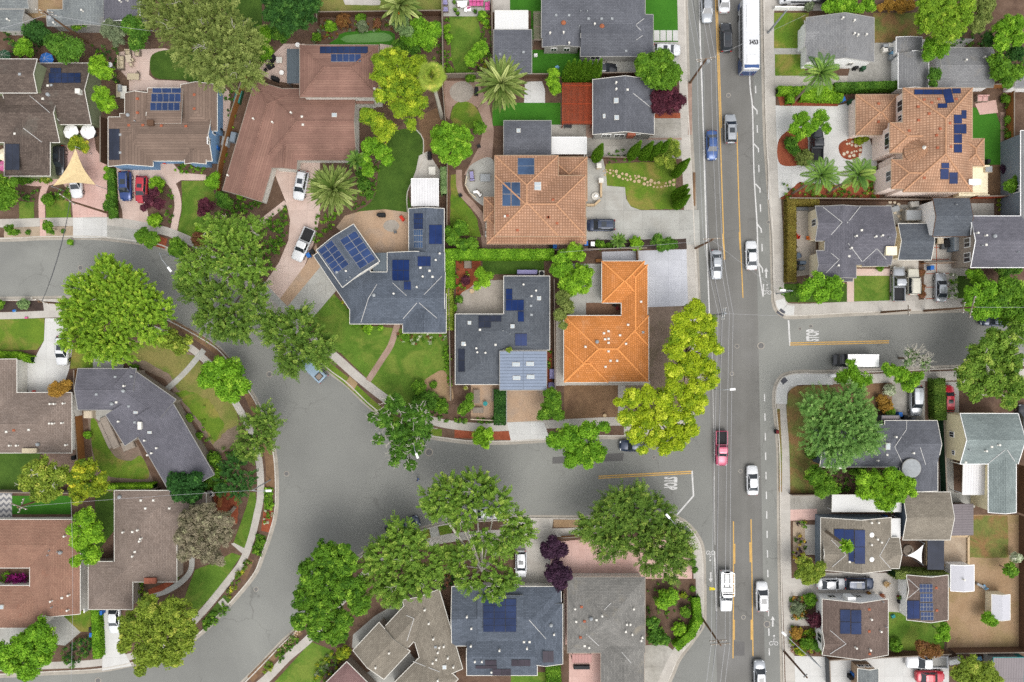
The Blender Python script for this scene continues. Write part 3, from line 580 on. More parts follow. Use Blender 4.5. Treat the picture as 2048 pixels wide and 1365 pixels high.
def road_text(txt, px, py, rot, h_px, w_px):
 cu = bpy.data.curves.new('t', 'FONT'); cu.body = txt; cu.size = 1; cu.align_x = 'CENTER'; cu.align_y = 'CENTER'; cu.offset = .045; cu.resolution_u = 3
 ob = bpy.data.objects.new('t', cu); COL.objects.link(ob); bpy.context.view_layer.update()
 me = bpy.data.meshes.new_from_object(ob.evaluated_get(bpy.context.evaluated_depsgraph_get())); bpy.data.objects.remove(ob)
 xs = [v.co.x for v in me.vertices]; ys = [v.co.y for v in me.vertices]
 cx, cy = (min(xs) + max(xs)) / 2, (min(ys) + max(ys)) / 2; sx, sy = w_px / K / (max(xs) - min(xs)), h_px / K / (max(ys) - min(ys))
 for v in me.vertices: v.co.x = (v.co.x - cx) * sx; v.co.y = (v.co.y - cy) * sy
 me.materials.clear(); me.materials.append(m_['white_line'])
 o = bpy.data.objects.new('road_lettering', me); COL.objects.link(o)
 o.location = P(px, py, .024); o.rotation_euler = (0, 0, R(rot)); o['kind'] = 'structure'; return o
road_text('STOP', 1341.5, 967, -90, 27, 26); road_text('STOP', 1625, 671, 90, 26, 24)
def road_shape(name, px, py, rot, polys, rings=()):
 mb = MB()
 for q in polys: mb.face([(x, y, 0) for x, y in q])
 for cx, cy, r, w in rings:
  for i in range(14):
   a0, a1 = i * math.tau / 14, (i + 1) * math.tau / 14
   mb.face([(cx + (r - w) * math.cos(a0), cy + (r - w) * math.sin(a0), 0), (cx + r * math.cos(a0), cy + r * math.sin(a0), 0), (cx + r * math.cos(a1), cy + r * math.sin(a1), 0), (cx + (r - w) * math.cos(a1), cy + (r - w) * math.sin(a1), 0)])
 o = mb.build(name, m_['white_line']); o.location = P(px, py, .024); o.rotation_euler = (0, 0, R(rot)); o['kind'] = 'structure'
ARROW = [[(-.12, -.85), (.12, -.85), (.12, .2), (-.12, .2)], [(-.34, .2), (.34, .2), (0, .85)]]
BIKE = [[(-.06, -.1), (.06, -.1), (.14, .45), (0, .5)], [(-.1, -.5), (.2, .02), (.1, .06), (-.2, -.45)], [(.1, .06), (.45, -.45), (.36, -.5), (0, .0)], [(.02, .45), (.3, .2), (.26, .12), (-.02, .3)]]
RINGS = [(-.38, -.5, .34, .1), (.42, -.5, .34, .1), (.08, .72, .15, .15)]
for x, y, r in ((1532.5, 546, 0), (1421.5, 1155, 180), (1545.5, 1243, 0)): road_shape('road_arrow', x, y, r, ARROW)
for x, y, r in ((1533.5, 579, 0), (1421.5, 1112, 180), (1547, 1281, 0)): road_shape('bicycle_symbol', x, y, r, BIKE, RINGS)
def disc(name, mat, px, py, r, lev=5, n=18, road=True):
 z = (0 if road else G0) + .005 * lev
 c = P(px, py, z); mb = MB(); mb.face([(c.x + r * math.cos(i * math.tau / n), c.y + r * math.sin(i * math.tau / n), z) for i in range(n)])
 o = mb.build(name, m_[mat], origin=(c.x, c.y, 0)); o['kind'] = 'structure'
for x, y, r in ((293, 549, .42), (161, 536, .34), (539, 749, .38), (573, 948, .34), (858, 905, .5), (1457, 191, .28), (1474, 693, .28), (1522, 692, .45), (1464, 748, .26), (1481, 943, .25), (1487, 1235, .28), (1308, 915, .25), (1534, 1249, .42), (512, 1179, .3), (196, 1362, .4), (1622, 653, .22), (1600, 658, .2), (1537, 445, .22)):
 disc('manhole_surround', 'gutter', x, y, r * 1.3, 4); disc('manhole_cover', 'iron', x, y, r, 5)
# -- houses
class Wing:
 def __init__(s, d):
  x0, y0, x1, y1, ax, ends, ze, pitch = d[:8]; rot = d[8] if len(d) > 8 else 0
  k = (1 - ze / H) / K; s.ze = ze; s.tp = math.tan(R(pitch)); s.cp = math.cos(R(pitch))
  c = P((x0 + x1) / 2, (y0 + y1) / 2, ze); s.c = (c.x, c.y); dx, dy = abs(x1 - x0) / 2 * k, abs(y1 - y0) / 2 * k
  s.shed = ax in 'NSEW'
  th = R(rot) + {'x': 0, 'y': math.pi / 2, 'N': 0, 'S': math.pi, 'E': -math.pi / 2, 'W': math.pi / 2}[ax]
  s.u = (math.cos(th), math.sin(th)); s.v = (-s.u[1], s.u[0])
  s.a, s.b = (dx, dy) if ax in 'xNS' else (dy, dx)
  s.e = ends
  if not s.shed and 'h' in ends and s.a < s.b and ends == 'hh':
   s.u, s.v = s.v, (-s.u[0], -s.u[1]); s.a, s.b = s.b, s.a
  s.flat = pitch == 0
 def loc(s, x, y): dx, dy = x - s.c[0], y - s.c[1]; return dx * s.u[0] + dy * s.u[1], dx * s.v[0] + dy * s.v[1]
 def W(s, p, q, z): return Vector((s.c[0] + s.u[0] * p + s.v[0] * q, s.c[1] + s.u[1] * p + s.v[1] * q, z))
 def zl(s, p, q):
  if s.flat: return s.ze
  if s.shed: return s.ze + s.tp * (q + s.b)
  d = s.b - abs(q)
  if s.e[0] == 'h': d = min(d, s.a + p)
  if s.e[1] == 'h': d = min(d, s.a - p)
  return s.ze + s.tp * d
 def hgt(s, x, y):
  p, q = s.loc(x, y)
  return s.zl(p, q) if abs(p) <= s.a + .02 and abs(q) <= s.b + .02 else None
 def top(s):
  """list of (local polygon, uv function)"""
  a, b, c = s.a, s.b, s.cp
  if s.flat or s.shed: return [([(-a, -b), (a, -b), (a, b), (-a, b)], lambda p, q: (p, q / c))]
  r0 = -a + (b if s.e[0] == 'h' else 0); r1 = a - (b if s.e[1] == 'h' else 0)
  if r0 > r1: r0 = r1 = (r0 + r1) / 2
  f = [([(a, b), (-a, b), (r0, 0), (r1, 0)], lambda p, q: (p, (b - q) / c)), ([(-a, -b), (a, -b), (r1, 0), (r0, 0)], lambda p, q: (p, (b + q) / c))]
  if s.e[0] == 'h': f.append(([(-a, b), (-a, -b), (r0, 0)], lambda p, q: (q, (a + p) / c)))
  if s.e[1] == 'h': f.append(([(a, -b), (a, b), (r1, 0)], lambda p, q: (q, (a - p) / c)))
  return f
 def outline(s):
  a, b = s.a, s.b
  o = [(-a, -b), (a, -b)]
  if not (s.flat or s.shed) and s.e[1] == 'g': o.append((a, 0))
  o += [(a, b), (-a, b)]
  if not (s.flat or s.shed) and s.e[0] == 'g': o.append((-a, 0))
  return o
 def ridges(s):
  if s.flat or s.shed: return []
  a, b = s.a, s.b; r0 = -a + (b if s.e[0] == 'h' else 0); r1 = a - (b if s.e[1] == 'h' else 0)
  if r0 > r1: r0 = r1 = (r0 + r1) / 2
  L = [((r0, 0), (r1, 0))] if r1 - r0 > .1 else []
  if s.e[0] == 'h': L += [((-a, b), (r0, 0)), ((-a, -b), (r0, 0))]
  if s.e[1] == 'h': L += [((a, b), (r1, 0)), ((a, -b), (r1, 0))]
  return L
def roof_z(ws, x, y, idx=None):
 zs = [w.hgt(x, y) for w in (ws if idx is None else [ws[idx]])]; zs = [z for z in zs if z is not None]
 return max(zs) if zs else None
def roof_pt(ws, px, py):
 z = max(w.ze for w in ws)
 for _ in range(12):
  p = P(px, py, z); h = roof_z(ws, p.x, p.y)
  if h is None: h = min(w.ze for w in ws)
  z = z + (h - z) * .7
 return P(px, py, z)
def add_panels(parent, ws, spec):
 """spec: (rect or 4 corners, columns, rows, material)"""
 q, nc, nr, mat = spec
 if len(q) == 4 and not isinstance(q[0], tuple): x0, y0, x1, y1 = q; q = [(x0, y0), (x1, y0), (x1, y1), (x0, y1)]
 cx, cy = sum(a[0] for a in q) / 4, sum(a[1] for a in q) / 4
 c = roof_pt(ws, cx, cy); e = .35
 def zz(x, y):
  h = roof_z(ws, x, y); return c.z if h is None else h
 gx = (zz(c.x + e, c.y) - zz(c.x - e, c.y)) / (2 * e); gy = (zz(c.x, c.y + e) - zz(c.x, c.y - e)) / (2 * e)
 gx, gy = max(-.8, min(.8, gx)), max(-.8, min(.8, gy))
 def onpl(px, py):
  z = c.z
  for _ in range(10): p = P(px, py, z); z = c.z + gx * (p.x - c.x) + gy * (p.y - c.y)
  return P(px, py, z)
 Q = [onpl(*a) for a in q]; nrm = (Q[1] - Q[0]).cross(Q[3] - Q[0]).normalized()
 if nrm.z < 0: nrm = -nrm
 def bil(s, t): return Q[0] * (1 - s) * (1 - t) + Q[1] * s * (1 - t) + Q[2] * s * t + Q[3] * (1 - s) * t
 pv = mat.startswith('pv'); g = .012 if pv else .006
 for i in range(nc):
  for j in range(nr):
   s0, s1, t0, t1 = i / nc + g / nc, (i + 1) / nc - g / nc, j / nr + g / nr, (j + 1) / nr - g / nr
   b = [bil(s0, t0), bil(s1, t0), bil(s1, t1), bil(s0, t1)]
   b = [p for p in b]; lo = [p + nrm * .05 for p in b]; hi = [p + nrm * .1 for p in b]
   W_, H_ = (b[1] - b[0]).length, (b[3] - b[0]).length
   cc = (b[0] + b[2]) / 2
   hi2 = [p + (cc - p).normalized() * .035 for p in hi]
   mb = MB()
   if nrm.dot((hi[1] - hi[0]).cross(hi[2] - hi[0])) < 0: order = [0, 3, 2, 1]
   else: order = [0, 1, 2, 3]
   uv = [(0, 0), (W_, 0), (W_, H_), (0, H_)]
   mb.face([hi2[k] for k in order], 0, [uv[k] for k in order])
   for k in range(4):
    k2 = (k + 1) % 4; A_, B_ = order[k], order[k2]
    mb.face([hi[A_], hi[B_], hi2[B_], hi2[A_]], 1); mb.face([lo[A_], lo[B_], hi[B_], hi[A_]], 1)
   mb.build('solar_panel', [m_[mat], m_['grey' if pv and mat != 'pv_dk' else 'iron_dk']], parent)
def house(label, wings, roof, wall='white', trim='white', name='house', cat='house', vents='', solar=(), win=(), chim=(), sky=(), val=(), ridge=None, lines=(), group=None, inset=.34):
 ws = [Wing(d) for d in wings]
 c = ws[0].c; root = thing(name, label, cat, (c[0], c[1], 0), group)
 rb, wb, gb = MB(), MB(), MB(); tbs = []
 for i, w in enumerate(ws):
  tb = MB(); tbs.append(tb)
  dz = .012 * i
  for poly, uvf in w.top():
   rb.face([w.W(p, q, w.zl(p, q) + dz) for p, q in poly], 0, [uvf(p, q) for p, q in poly])
   rb.face([w.W(p, q, w.zl(p, q) + dz - .16) for p, q in poly[::-1]], 1)
  ol = w.outline(); n = len(ol)
  for k in range(n):
   (p0, q0), (p1, q1) = ol[k], ol[(k + 1) % n]; a, b = w.W(p0, q0, w.zl(p0, q0) + dz), w.W(p1, q1, w.zl(p1, q1) + dz); d = Vector((0, 0, .16))
   rb.face([a - d, b - d, b, a], 1)
   if trim:
    o = .05; sg = lambda v: (v > .01) - (v < -.01)
    a2, b2 = w.W(p0 + o * sg(p0), q0 + o * sg(q0), w.zl(p0, q0) + dz - .05), w.W(p1 + o * sg(p1), q1 + o * sg(q1), w.zl(p1, q1) + dz - .05)
    L = (b2 - a2).length; m = max(1, int(L / .6)); run = None
    for q in range(m + 1):      # no trim where another wing of the house swallows the edge
     c_ = a2.lerp(b2, min(1, (q + .5) / m)); hid = q == m or any(v is not w and (h_ := v.hgt(c_.x, c_.y)) is not None and (h_ > c_.z - .6) for v in ws)
     if not hid and run is None: run = q
     if hid and run is not None:
      tb.tube(a2.lerp(b2, run / m), a2.lerp(b2, q / m), .058, n=4); run = None
      if q < m: tb = MB(); tbs.append(tb)
  if ridge:
   for (p0, q0), (p1, q1) in w.ridges(): gb.tube(w.W(p0, q0, w.zl(p0, q0) + dz + .01), w.W(p1, q1, w.zl(p1, q1) + dz + .01), .13, n=6)
  ins = min(inset + .013 * i, w.a * .3, w.b * .3); a, b = w.a - (min(ins, .13 + .013 * i) if 'g' in w.e and not w.shed and not w.flat else ins), w.b - ins
  cs = [(-a, -b), (a, -b), (a, b), (-a, b)]
  for k in range(4):
   A_, B_ = cs[k], cs[(k + 1) % 4]; pts = [A_]
   if k in (1, 3) and not (w.shed or w.flat) and w.e[1 if k == 1 else 0] == 'g': pts.append((A_[0], 0))
   pts.append(B_)
   up = [w.W(p, q, w.zl(p, q) - .17 + dz) for p, q in pts]
   L = (up[-1] - up[0]).length
   wb.face([w.W(*A_, 0), w.W(*B_, 0)] + up[::-1], 0)
 r = rb.build('roof', [m_[roof], m_[trim or wall]], root); wb.build('wall', m_[wall], root)
 for tb in tbs:
  if tb.f: tb.build('gutter', m_[trim], root)
 if ridge: gb.build('ridge_cap', m_[ridge], r)
 for tok in vents.split():
  k, xy = tok[0], tok[1:].split(','); q = roof_pt(ws, float(xy[0]), float(xy[1])); mb = MB()
  if k == 'p': mb.lathe((q.x, q.y, q.z - .1), [(.09, 0), (.09, .5), (.06, .55)], 8); mt = 'steel'
  elif k == 'w': mb.lathe((q.x, q.y, q.z - .1), [(.2, 0), (.12, .15), (.1, .45), (.16, .5), (.16, .58)], 8); mt = 'offwhite'
  elif k == 'd': mb.lathe((q.x, q.y, q.z - .15), [(.26, 0), (.26, .2), (.3, .32), (.26, .5), (.1, .62)], 12); mt = 'steel'
  elif k == 'o': mb.lathe((q.x, q.y, q.z - .15), [(.4, 0), (.4, .2), (.3, .34), (.1, .42)], 14); mt = 'rust'
  elif k == 't': mb.lathe((q.x, q.y, q.z - .15), [(.4, 0), (.4, .2), (.34, .3), (.15, .38)], 14); mt = 'white'
  elif k == 'g': mb.bbox((q.x, q.y, q.z + .02), (.4, .36, .3)); mt = 'steel'
  elif k == 'r': mb.bbox((q.x, q.y, q.z + .02), (.42, .36, .26)); mt = 'terracotta'
  else: mb.bbox((q.x, q.y, q.z + .02), (.36, .33, .28)); mt = 'offwhite'
  mb.build({'p': 'vent_pipe', 'w': 'vent_pipe', 'd': 'turbine_vent', 'o': 'turbine_vent', 't': 'sun_tunnel'}.get(k, 'roof_vent'), m_[mt], r)
 for sp in solar: add_panels(root, ws, sp)
 for px, py, sx, sy, hh, mt in chim:
  q = roof_pt(ws, px, py); mb = MB(); s_ = (1 - q.z / H) / K
  mb.box((q.x, q.y, q.z + hh / 2 - .6), (sx * s_, sy * s_, hh + 1.2)); mb.box((q.x, q.y, q.z + hh + .05), (sx * s_ + .12, sy * s_ + .12, .1)); o = mb.build('chimney', m_[mt], r)
 for px, py, sx, sy in sky:
  q = roof_pt(ws, px, py); s_ = (1 - q.z / H) / K; mb = MB()
  mb.box((q.x, q.y, q.z + .02), (sx * s_, sy * s_, .3)); mb.box((q.x, q.y, q.z + .18), (sx * s_ - .12, sy * s_ - .12, .06), 0, 1); mb.build('skylight', [m_['offwhite'], m_['skyglass']], r)
 if val:
  for ln in val:
   mb = MB()
   pts = [roof_pt(ws, *a) for a in ln]
   for i in range(len(pts) - 1):
    d = pts[i + 1] - pts[i]; n_ = max(2, int(d.length / .8)); pv = None
    for k in range(n_ + 1):
     f = k / n_; q = roof_pt(ws, ln[i][0] + (ln[i + 1][0] - ln[i][0]) * f, ln[i][1] + (ln[i + 1][1] - ln[i][1]) * f)
     q = Vector((q.x, q.y, q.z + .03))
     if pv is not None: mb.tube(pv, q, .055, n=4)
     pv = q
   mb.build('valley_flashing', m_['flashing'], r)
 for wi, side, fr, zc, ww, hh in win:
  w = ws[wi]; ins = min(inset + .013 * wi, w.a * .3, w.b * .3) - .03
  if side[0] == 'u' and 'g' in w.e: ins = .1 + .013 * wi
  if side[0] == 'u': sg = 1 if side[1] == '+' else -1; base = lambda f: w.W(sg * (w.a - ins), f, zc); span = w.b - ins; out = Vector((w.u[0] * sg, w.u[1] * sg, 0)); th = math.atan2(w.u[1], w.u[0])
  else: sg = 1 if side[1] == '+' else -1; base = lambda f: w.W(f, sg * (w.b - ins), zc); span = w.a - ins; out = Vector((w.v[0] * sg, w.v[1] * sg, 0)); th = math.atan2(w.v[1], w.v[0])
  q = base(fr * span); mb = MB(); mb.box(q, (.1, ww + .2, hh + .2), th); f = mb.build('window', m_['white' if wall != 'white' else 'offwhite'], root)
  mb = MB(); mb.box(q + out * .05, (.05, ww, hh), th); mb.build('pane', m_['glass'], f)
  mb = MB(); mb.box(q + out * .07, (.05, .06, hh), th); mb.build('mullion', m_['white'], f)
 return root
house('dark brown two-storey shingle house at the west edge with pale green gutters', [(20, 127, 182, 249, 'x', 'gg', 3, 20), (-70, 180, 119, 285, 'x', 'gg', 3, 20), (9, 245, 100, 352, 'y', 'hg', 3, 20), (-80, 119, 74, 186, 'x', 'gg', 5.8, 18)], 'r_brown_dk', 'olive', 'offwhite',
   vents='g40,149 w163,182 d97,190 g103,171 b96,172 b86,198 b30,268', solar=[((101, 137, 123, 147), 3, 1, 'pv_dk'), ((98, 147, 162, 167), 5, 2, 'pv_dk'), ((12, 288, 40, 341), 2, 1, 'th_dk')], chim=[(161, 186, 8, 8, .7, 'offwhite')], val=[[(60, 192), (119, 242)], [(47, 257), (84, 285)]])
house('blue-walled house under grooved brown tiles, twelve bright blue panels on its rear slope', [(240, 228, 424, 322, 'x', 'hg', 3.2, 22), (362, 170, 434, 262, 'y', 'hg', 3.2, 22), (250, 187, 300, 262, 'y', 'hg', 3.2, 24), (296, 177, 366, 250, 'S', 'gg', 3.5, 6), (217, 235, 306, 333, 'y', 'gh', 3.2, 20), (370, 284, 412, 328, 'y', 'gh', 3.25, 26)], 'r_groove', 'blue', 'offwhite',
   vents='r389,190 r389,218 r275,198 r275,226 r258,251 r286,251 r323,252 r372,253 d257,231 p271,243 g241,270 g241,306', solar=[((305, 177, 363, 187), 3, 1, 'pv'), ((303, 188, 362, 205), 5, 1, 'pv'), ((301, 206, 360, 222), 5, 1, 'pv'), ((219, 258, 240, 321), 3, 1, 'th_dk')], chim=[(304, 248, 12, 10, .5, 'wood_dk')], win=[(0, 'u+', -.25, 4.1, .9, .9), (0, 'u+', .45, 2.2, 1.6, .9)])
house('large red-brown tiled house with a hipped upper storey and a bent lower wing', [(528, 178, 712, 321, 'x', 'hg', 3, 15), (476, 169, 558, 397, 'y', 'gh', 3, 14, -16.5), (546, 262, 596, 338, 'y', 'gh', 3.02, 16, -4), (690, 190, 748, 208, 'N', 'gg', 2.8, 12), (600, 91, 757, 195, 'x', 'hh', 5.6, 20)], 'r_redbrown', 'offwhite', 'taupe',
   vents='w583,227 b604,234 b606,250 w546,246 b749,178 w508,239 w457,352', solar=[((640, 94, 736, 108), 8, 1, 'pv_dk'), ((662, 109, 722, 125), 5, 1, 'pv')], sky=[(669, 231, 10, 8)], ridge='r_redbrown')
house('slate grey angled house around a tan paved courtyard, many solar arrays on its wings', [(667, 477, 743, 641, 'y', 'hg', 3.0, 16, 33.9), (700, 545, 890, 648, 'x', 'hg', 3, 18), (818, 418, 888, 600, 'y', 'hg', 3, 18), (775, 506, 889, 612, 'y', 'hg', 3.02, 18), (806, 588, 892, 666, 'y', 'gh', 3.0, 18), (651, 467, 741, 557, 'y', 'gg', 4.9, 14, 35)], 'r_slate', 'offwhite', 'offwhite',
   vents='w693,543 d748,591 w788,588 w880,508 w872,521 b841,536 b859,542 w846,554 b865,554 w834,575 g674,545 p701,555 p694,561',
   solar=[([(636, 501), (664, 480), (699, 529), (671, 549)], 2, 5, 'pv'), ([(679, 481), (711, 462), (752, 519), (720, 539)], 2, 5, 'pv'), ((828, 427, 846, 459), 4, 3, 'pv_dk'), ((828, 459, 846, 497), 4, 3, 'pv_grey'), ((858, 450, 884, 489), 2, 1, 'th'), ((835, 513, 861, 533), 3, 1, 'th'), ((785, 520, 819, 562), 3, 2, 'th'), ((808, 563, 822, 580), 2, 1, 'th')],
   val=[[(754, 569), (737, 597), (722, 645)], [(785, 566), (813, 592)], [(834, 606), (806, 638)], [(838, 606), (874, 637)], [(884, 553), (848, 590)]], sky=[])
house('charcoal shingle house with navy pool heater panels beside the orange roof', [(911, 629, 1006, 769, 'y', 'hh', 3, 14), (1008, 553, 1099, 700, 'y', 'hh', 3, 14), (911, 629, 1098, 697, 'x', 'hh', 3.02, 14)], 'r_slate_dk', 'offwhite', 'offwhite',
   vents='w1047,570 b938,646 b960,660 w1072,582 w1063,593 g1062,612 g1063,630 w953,697 w955,705 w971,706 p1020,668 p1006,662 b930,690 b991,690', sky=[(1078, 597, 8, 8), (1025, 653, 8, 8), (927, 688, 8, 8), (939, 646, 7, 7)],
   solar=[((957, 632, 1003, 644), 4, 1, 'th_dk'), ((957, 644, 982, 656), 2, 1, 'th_dk'), ((1012, 578, 1025, 600), 1, 2, 'th'), ((1012, 600, 1048, 622), 3, 1, 'th'), ((1036, 623, 1048, 644), 1, 1, 'th'), ((1030, 667, 1054, 692), 2, 1, 'th'), ((917, 698, 930, 744), 1, 2, 'th_dk')])
house('blue-grey standing seam metal garage with four skylights before the charcoal house', [(1000, 703, 1093, 780, 'W', 'gg', 3.3, 3)], 'r_metal', 'bluegrey', 'grey', name='garage', cat='garage', sky=[(1032, 729, 15, 8), (1060, 728, 15, 8), (1033, 756, 15, 8), (1061, 754, 15, 8)])
house('bright orange tiled house beside the pale blue-grey concrete drive', [(1128, 632, 1297, 764, 'x', 'hh', 3, 20), (1204, 523, 1289, 606, 'x', 'hh', 3, 20), (1243, 530, 1295, 690, 'y', 'hh', 3.02, 20), (1129, 690, 1216, 765, 'y', 'hh', 3.02, 20)], 'r_orange', 'offwhite', 'offwhite',
   vents='b1217,663 b1208,667 b1240,671 b1256,650 d1194,684 b1217,686 b1171,694 b1210,679 b1282,604 g1286,665 b1252,688 b1217,703 b1221,722 b1234,722 b1211,734 b1217,678', ridge='orange_ridge')
house('terracotta tiled two-storey house with two blue-grey solar arrays', [(968, 395, 1020, 442, 'x', 'hh', 3, 18), (974, 436, 1172, 488, 'x', 'hh', 2.9, 16), (1100, 315, 1174, 402, 'x', 'hh', 3.2, 18), (990, 312, 1116, 472, 'y', 'hh', 5.4, 17), (990, 352, 1171, 473, 'x', 'hh', 5.42, 17)], 'r_terra', 'peach', 'tan',
   vents='r1106,400 r1096,435 r1114,447 r1015,432 r1035,461 r1097,435 b1010,433', solar=[((1035, 317, 1069, 333), 1, 1, 'pv_grey'), ((1035, 333, 1069, 350), 1, 1, 'pv_grey'), ((1005, 365, 1022, 413), 1, 2, 'pv_grey'), ((1023, 365, 1041, 413), 1, 2, 'pv_grey')], sky=[(1075, 369, 14, 8), (1075, 377, 14, 8)], ridge='terra_ridge')
house('dark grey gabled house beside the red slatted pergola', [(1186, 160, 1308, 269, 'y', 'gg', 3.2, 18), (1262, 182, 1316, 226, 'x', 'hg', 3.2, 20)], 'r_charcoal', 'grey', 'offwhite', vents='b1255,180 w1232,167 w1232,180', sky=[(1232, 202, 9, 10), (1233, 236, 9, 9), (1208, 233, 5, 8)], chim=[(1262, 268, 14, 10, .5, 'brick')], val=[[(1266, 187), (1306, 219)]],
   win=[(0, 'u-', .55, 2.2, 1.3, 1), (0, 'u-', .1, 2.2, 1.5, 1), (0, 'u-', -.45, 2.2, 1.2, 1)])
house('small charcoal garage with one skylight behind the terracotta house', [(1008, 242, 1102, 310, 'x', 'gg', 2.7, 10)], 'r_charcoal', 'grey', 'grey', name='garage', cat='garage', sky=[(1037, 262, 8, 8)])
house('long charcoal shingle house at the top beside the main road', [(1083, -80, 1290, 76, 'x', 'gh', 3, 14), (1085, 20, 1162, 94, 'y', 'gh', 3, 12), (1161, 30, 1306, 113, 'x', 'gh', 3, 15), (1262, 38, 1304, 70, 'x', 'hg', 3.1, 18)], 'r_charcoal', 'grey', 'grey', vents='o1127,46 o1204,53 g1112,31 g1138,31 g1177,38 g1203,38 g1224,38 p1161,24 p1174,24 w1100,68 w1127,67 w1138,88 w1189,50 p1158,54 g1252,103', val=[[(1288, 38), (1272, 50)], [(1272, 52), (1282, 62)], [(1285, 72), (1272, 81)]],
   win=[(2, 'v-', -.6, 1.8, 1.4, .9), (1, 'u-', .4, 1.8, .8, .8), (1, 'u-', -.3, 1.8, .8, .8)])
house('grey shingle shed behind the top charcoal house', [(988, 60, 1063, 147, 'x', 'gg', 2.7, 12)], 'r_charcoal', 'grey', 'grey', name='shed', cat='shed', vents='g1047,105 g1000,109')
house('small weathered shed with a white ladder on its east wall', [(0, 20, 48, 62, 'x', 'gg', 2.5, 14)], 'r_weather', 'offwhite', 'grey', name='shed', cat='shed', vents='w18,41')
house('grey-green shed roof cut by the top west corner', [(-40, -30, 57, 17, 'x', 'gg', 2.5, 14)], 'r_weather', 'offwhite', 'grey', name='shed', cat='shed')
house('long grey roof at the top beside the bare dirt yard', [(126, -90, 207, 51, 'y', 'gg', 3, 8), (95, 20, 180, 52, 'x', 'gg', 2.8, 8)], 'r_weather', 'grey', 'grey', vents='w166,23 w110,48')
house('dark violet-grey roof at the top behind the pale conifer', [(208, -90, 279, 42, 'y', 'gg', 3, 6)], 'r_violet', 'grey', 'white', vents='w242,4 w255,2')
house('pale grey roofed white cottage with a lawn facing the main road', [(1613, 36, 1748, 124, 'y', 'gg', 3.1, 17), (1609, 42, 1690, 94, 'x', 'gh', 3, 18)], 'r_grey', 'white', 'grey', vents='w1684,38 w1707,43 w1707,69 w1714,72 w1731,71', win=[(0, 'u-', .4, 2, .6, .8), (0, 'u-', -.4, 2, .6, .8)])
house('white garage under a grey gable roof behind the pale grey cottage', [(1797, 106, 1857, 177, 'y', 'gg', 2.8, 18), (1793, 75, 1844, 107, 'y', 'gg', 2.5, 6)], 'r_grey', 'white', 'white', name='garage', cat='garage')
house('grey gabled outbuilding among trees north of the pale terracotta villa', [(1876, 96, 1986, 175, 'x', 'gg', 2.9, 16)], 'r_grey', 'white', 'grey', vents='w1930,122 w1967,116')
house('pale terracotta villa with a round turret and navy solar panels', [(1712, 190, 1796, 270, 'x', 'hh', 3.2, 20), (1925, 278, 1968, 332, 'x', 'hh', 5.9, 20), (1780, 246, 1870, 306, 'x', 'hh', 6, 20), (1783, 320, 1880, 378, 'x', 'hh', 6, 20), (1806, 177, 1944, 384, 'y', 'hh', 6, 20)], 'r_terra2', 'peach', 'tan',
   vents='r1848,200 r1877,199 r1863,206 r1836,214 r1837,241 r1858,228 r1880,258 r1873,271 r1899,247 r1875,296 r1901,294 r1912,199 r1757,208 r1757,244 r1818,262 r1848,356', ridge='terra_ridge', chim=[(1944, 366, 22, 9, .6, 'white')],
   solar=[((1828, 180, 1903, 190), 4, 1, 'th'), ((1904, 178, 1921, 188), 1, 1, 'th'), ([(1884, 180), (1901, 178), (1908, 206), (1891, 208)], 1, 1, 'th'), ((1875, 208, 1894, 217), 1, 1, 'th'), ((1922, 221, 1932, 238), 1, 1, 'th'), ((1907, 230, 1923, 248), 1, 1, 'th'), ((1907, 249, 1932, 268), 2, 1, 'th'), ((1907, 269, 1923, 287), 1, 1, 'th'), ((1907, 289, 1923, 306), 1, 1, 'th'), ((1882, 326, 1898, 337), 1, 1, 'th'), ((1880, 338, 1897, 359), 1, 1, 'th'), ((1898, 345, 1915, 368), 1, 2, 'th')],
   win=[(4, 'v+', .75, 4.6, 1.6, 1.2), (4, 'v+', .5, 4.6, .8, .9), (4, 'v+', .35, 4.6, .8, .9), (2, 'u-', .2, 4.6, 1.3, 1.1), (2, 'u-', -.4, 4.6, 1, 1.1), (3, 'u-', 0, 4.6, 1.4, 1.2), (3, 'v+', -.6, 4.6, .9, 1.3), (4, 'u+', 0, 4.6, 1.5, 1)])
VILLA = [o for o in COL.objects if o.parent is None and 'turret' in (o.get('label') or '')][0]
for x0, y0, x1, y1, hh in ((1750, 262, 1790, 312, 3.3), (1756, 328, 1790, 372, 3.3), (1905, 336, 1968, 396, .9)):
 q0, q1 = P(x0, y1, 0), P(x1, y0, 0); cx_, cy_, sx_, sy_ = (q0.x + q1.x) / 2, (q0.y + q1.y) / 2, q1.x - q0.x, q1.y - q0.y; mb = MB(); mb.box((cx_, cy_, hh / 2), (sx_, sy_, hh))
 for dx, dy, w_, l_ in ((-sx_ / 2 + .1, 0, .2, sy_), (0, sy_ / 2 - .1, sx_ - .4, .2), (0, -sy_ / 2 + .1, sx_ - .4, .2)): mb.box((cx_ + dx, cy_ + dy, hh + .35), (w_, l_, .7))
 mb.build('balcony' if hh > 2 else 'terrace', m_['peach' if hh > 2 else 'cream'], VILLA)
c = P(1834, 302, 6.3); mb = MB(); r_ = 26.5 * (1 - 6.3 / H) / K; n = 24
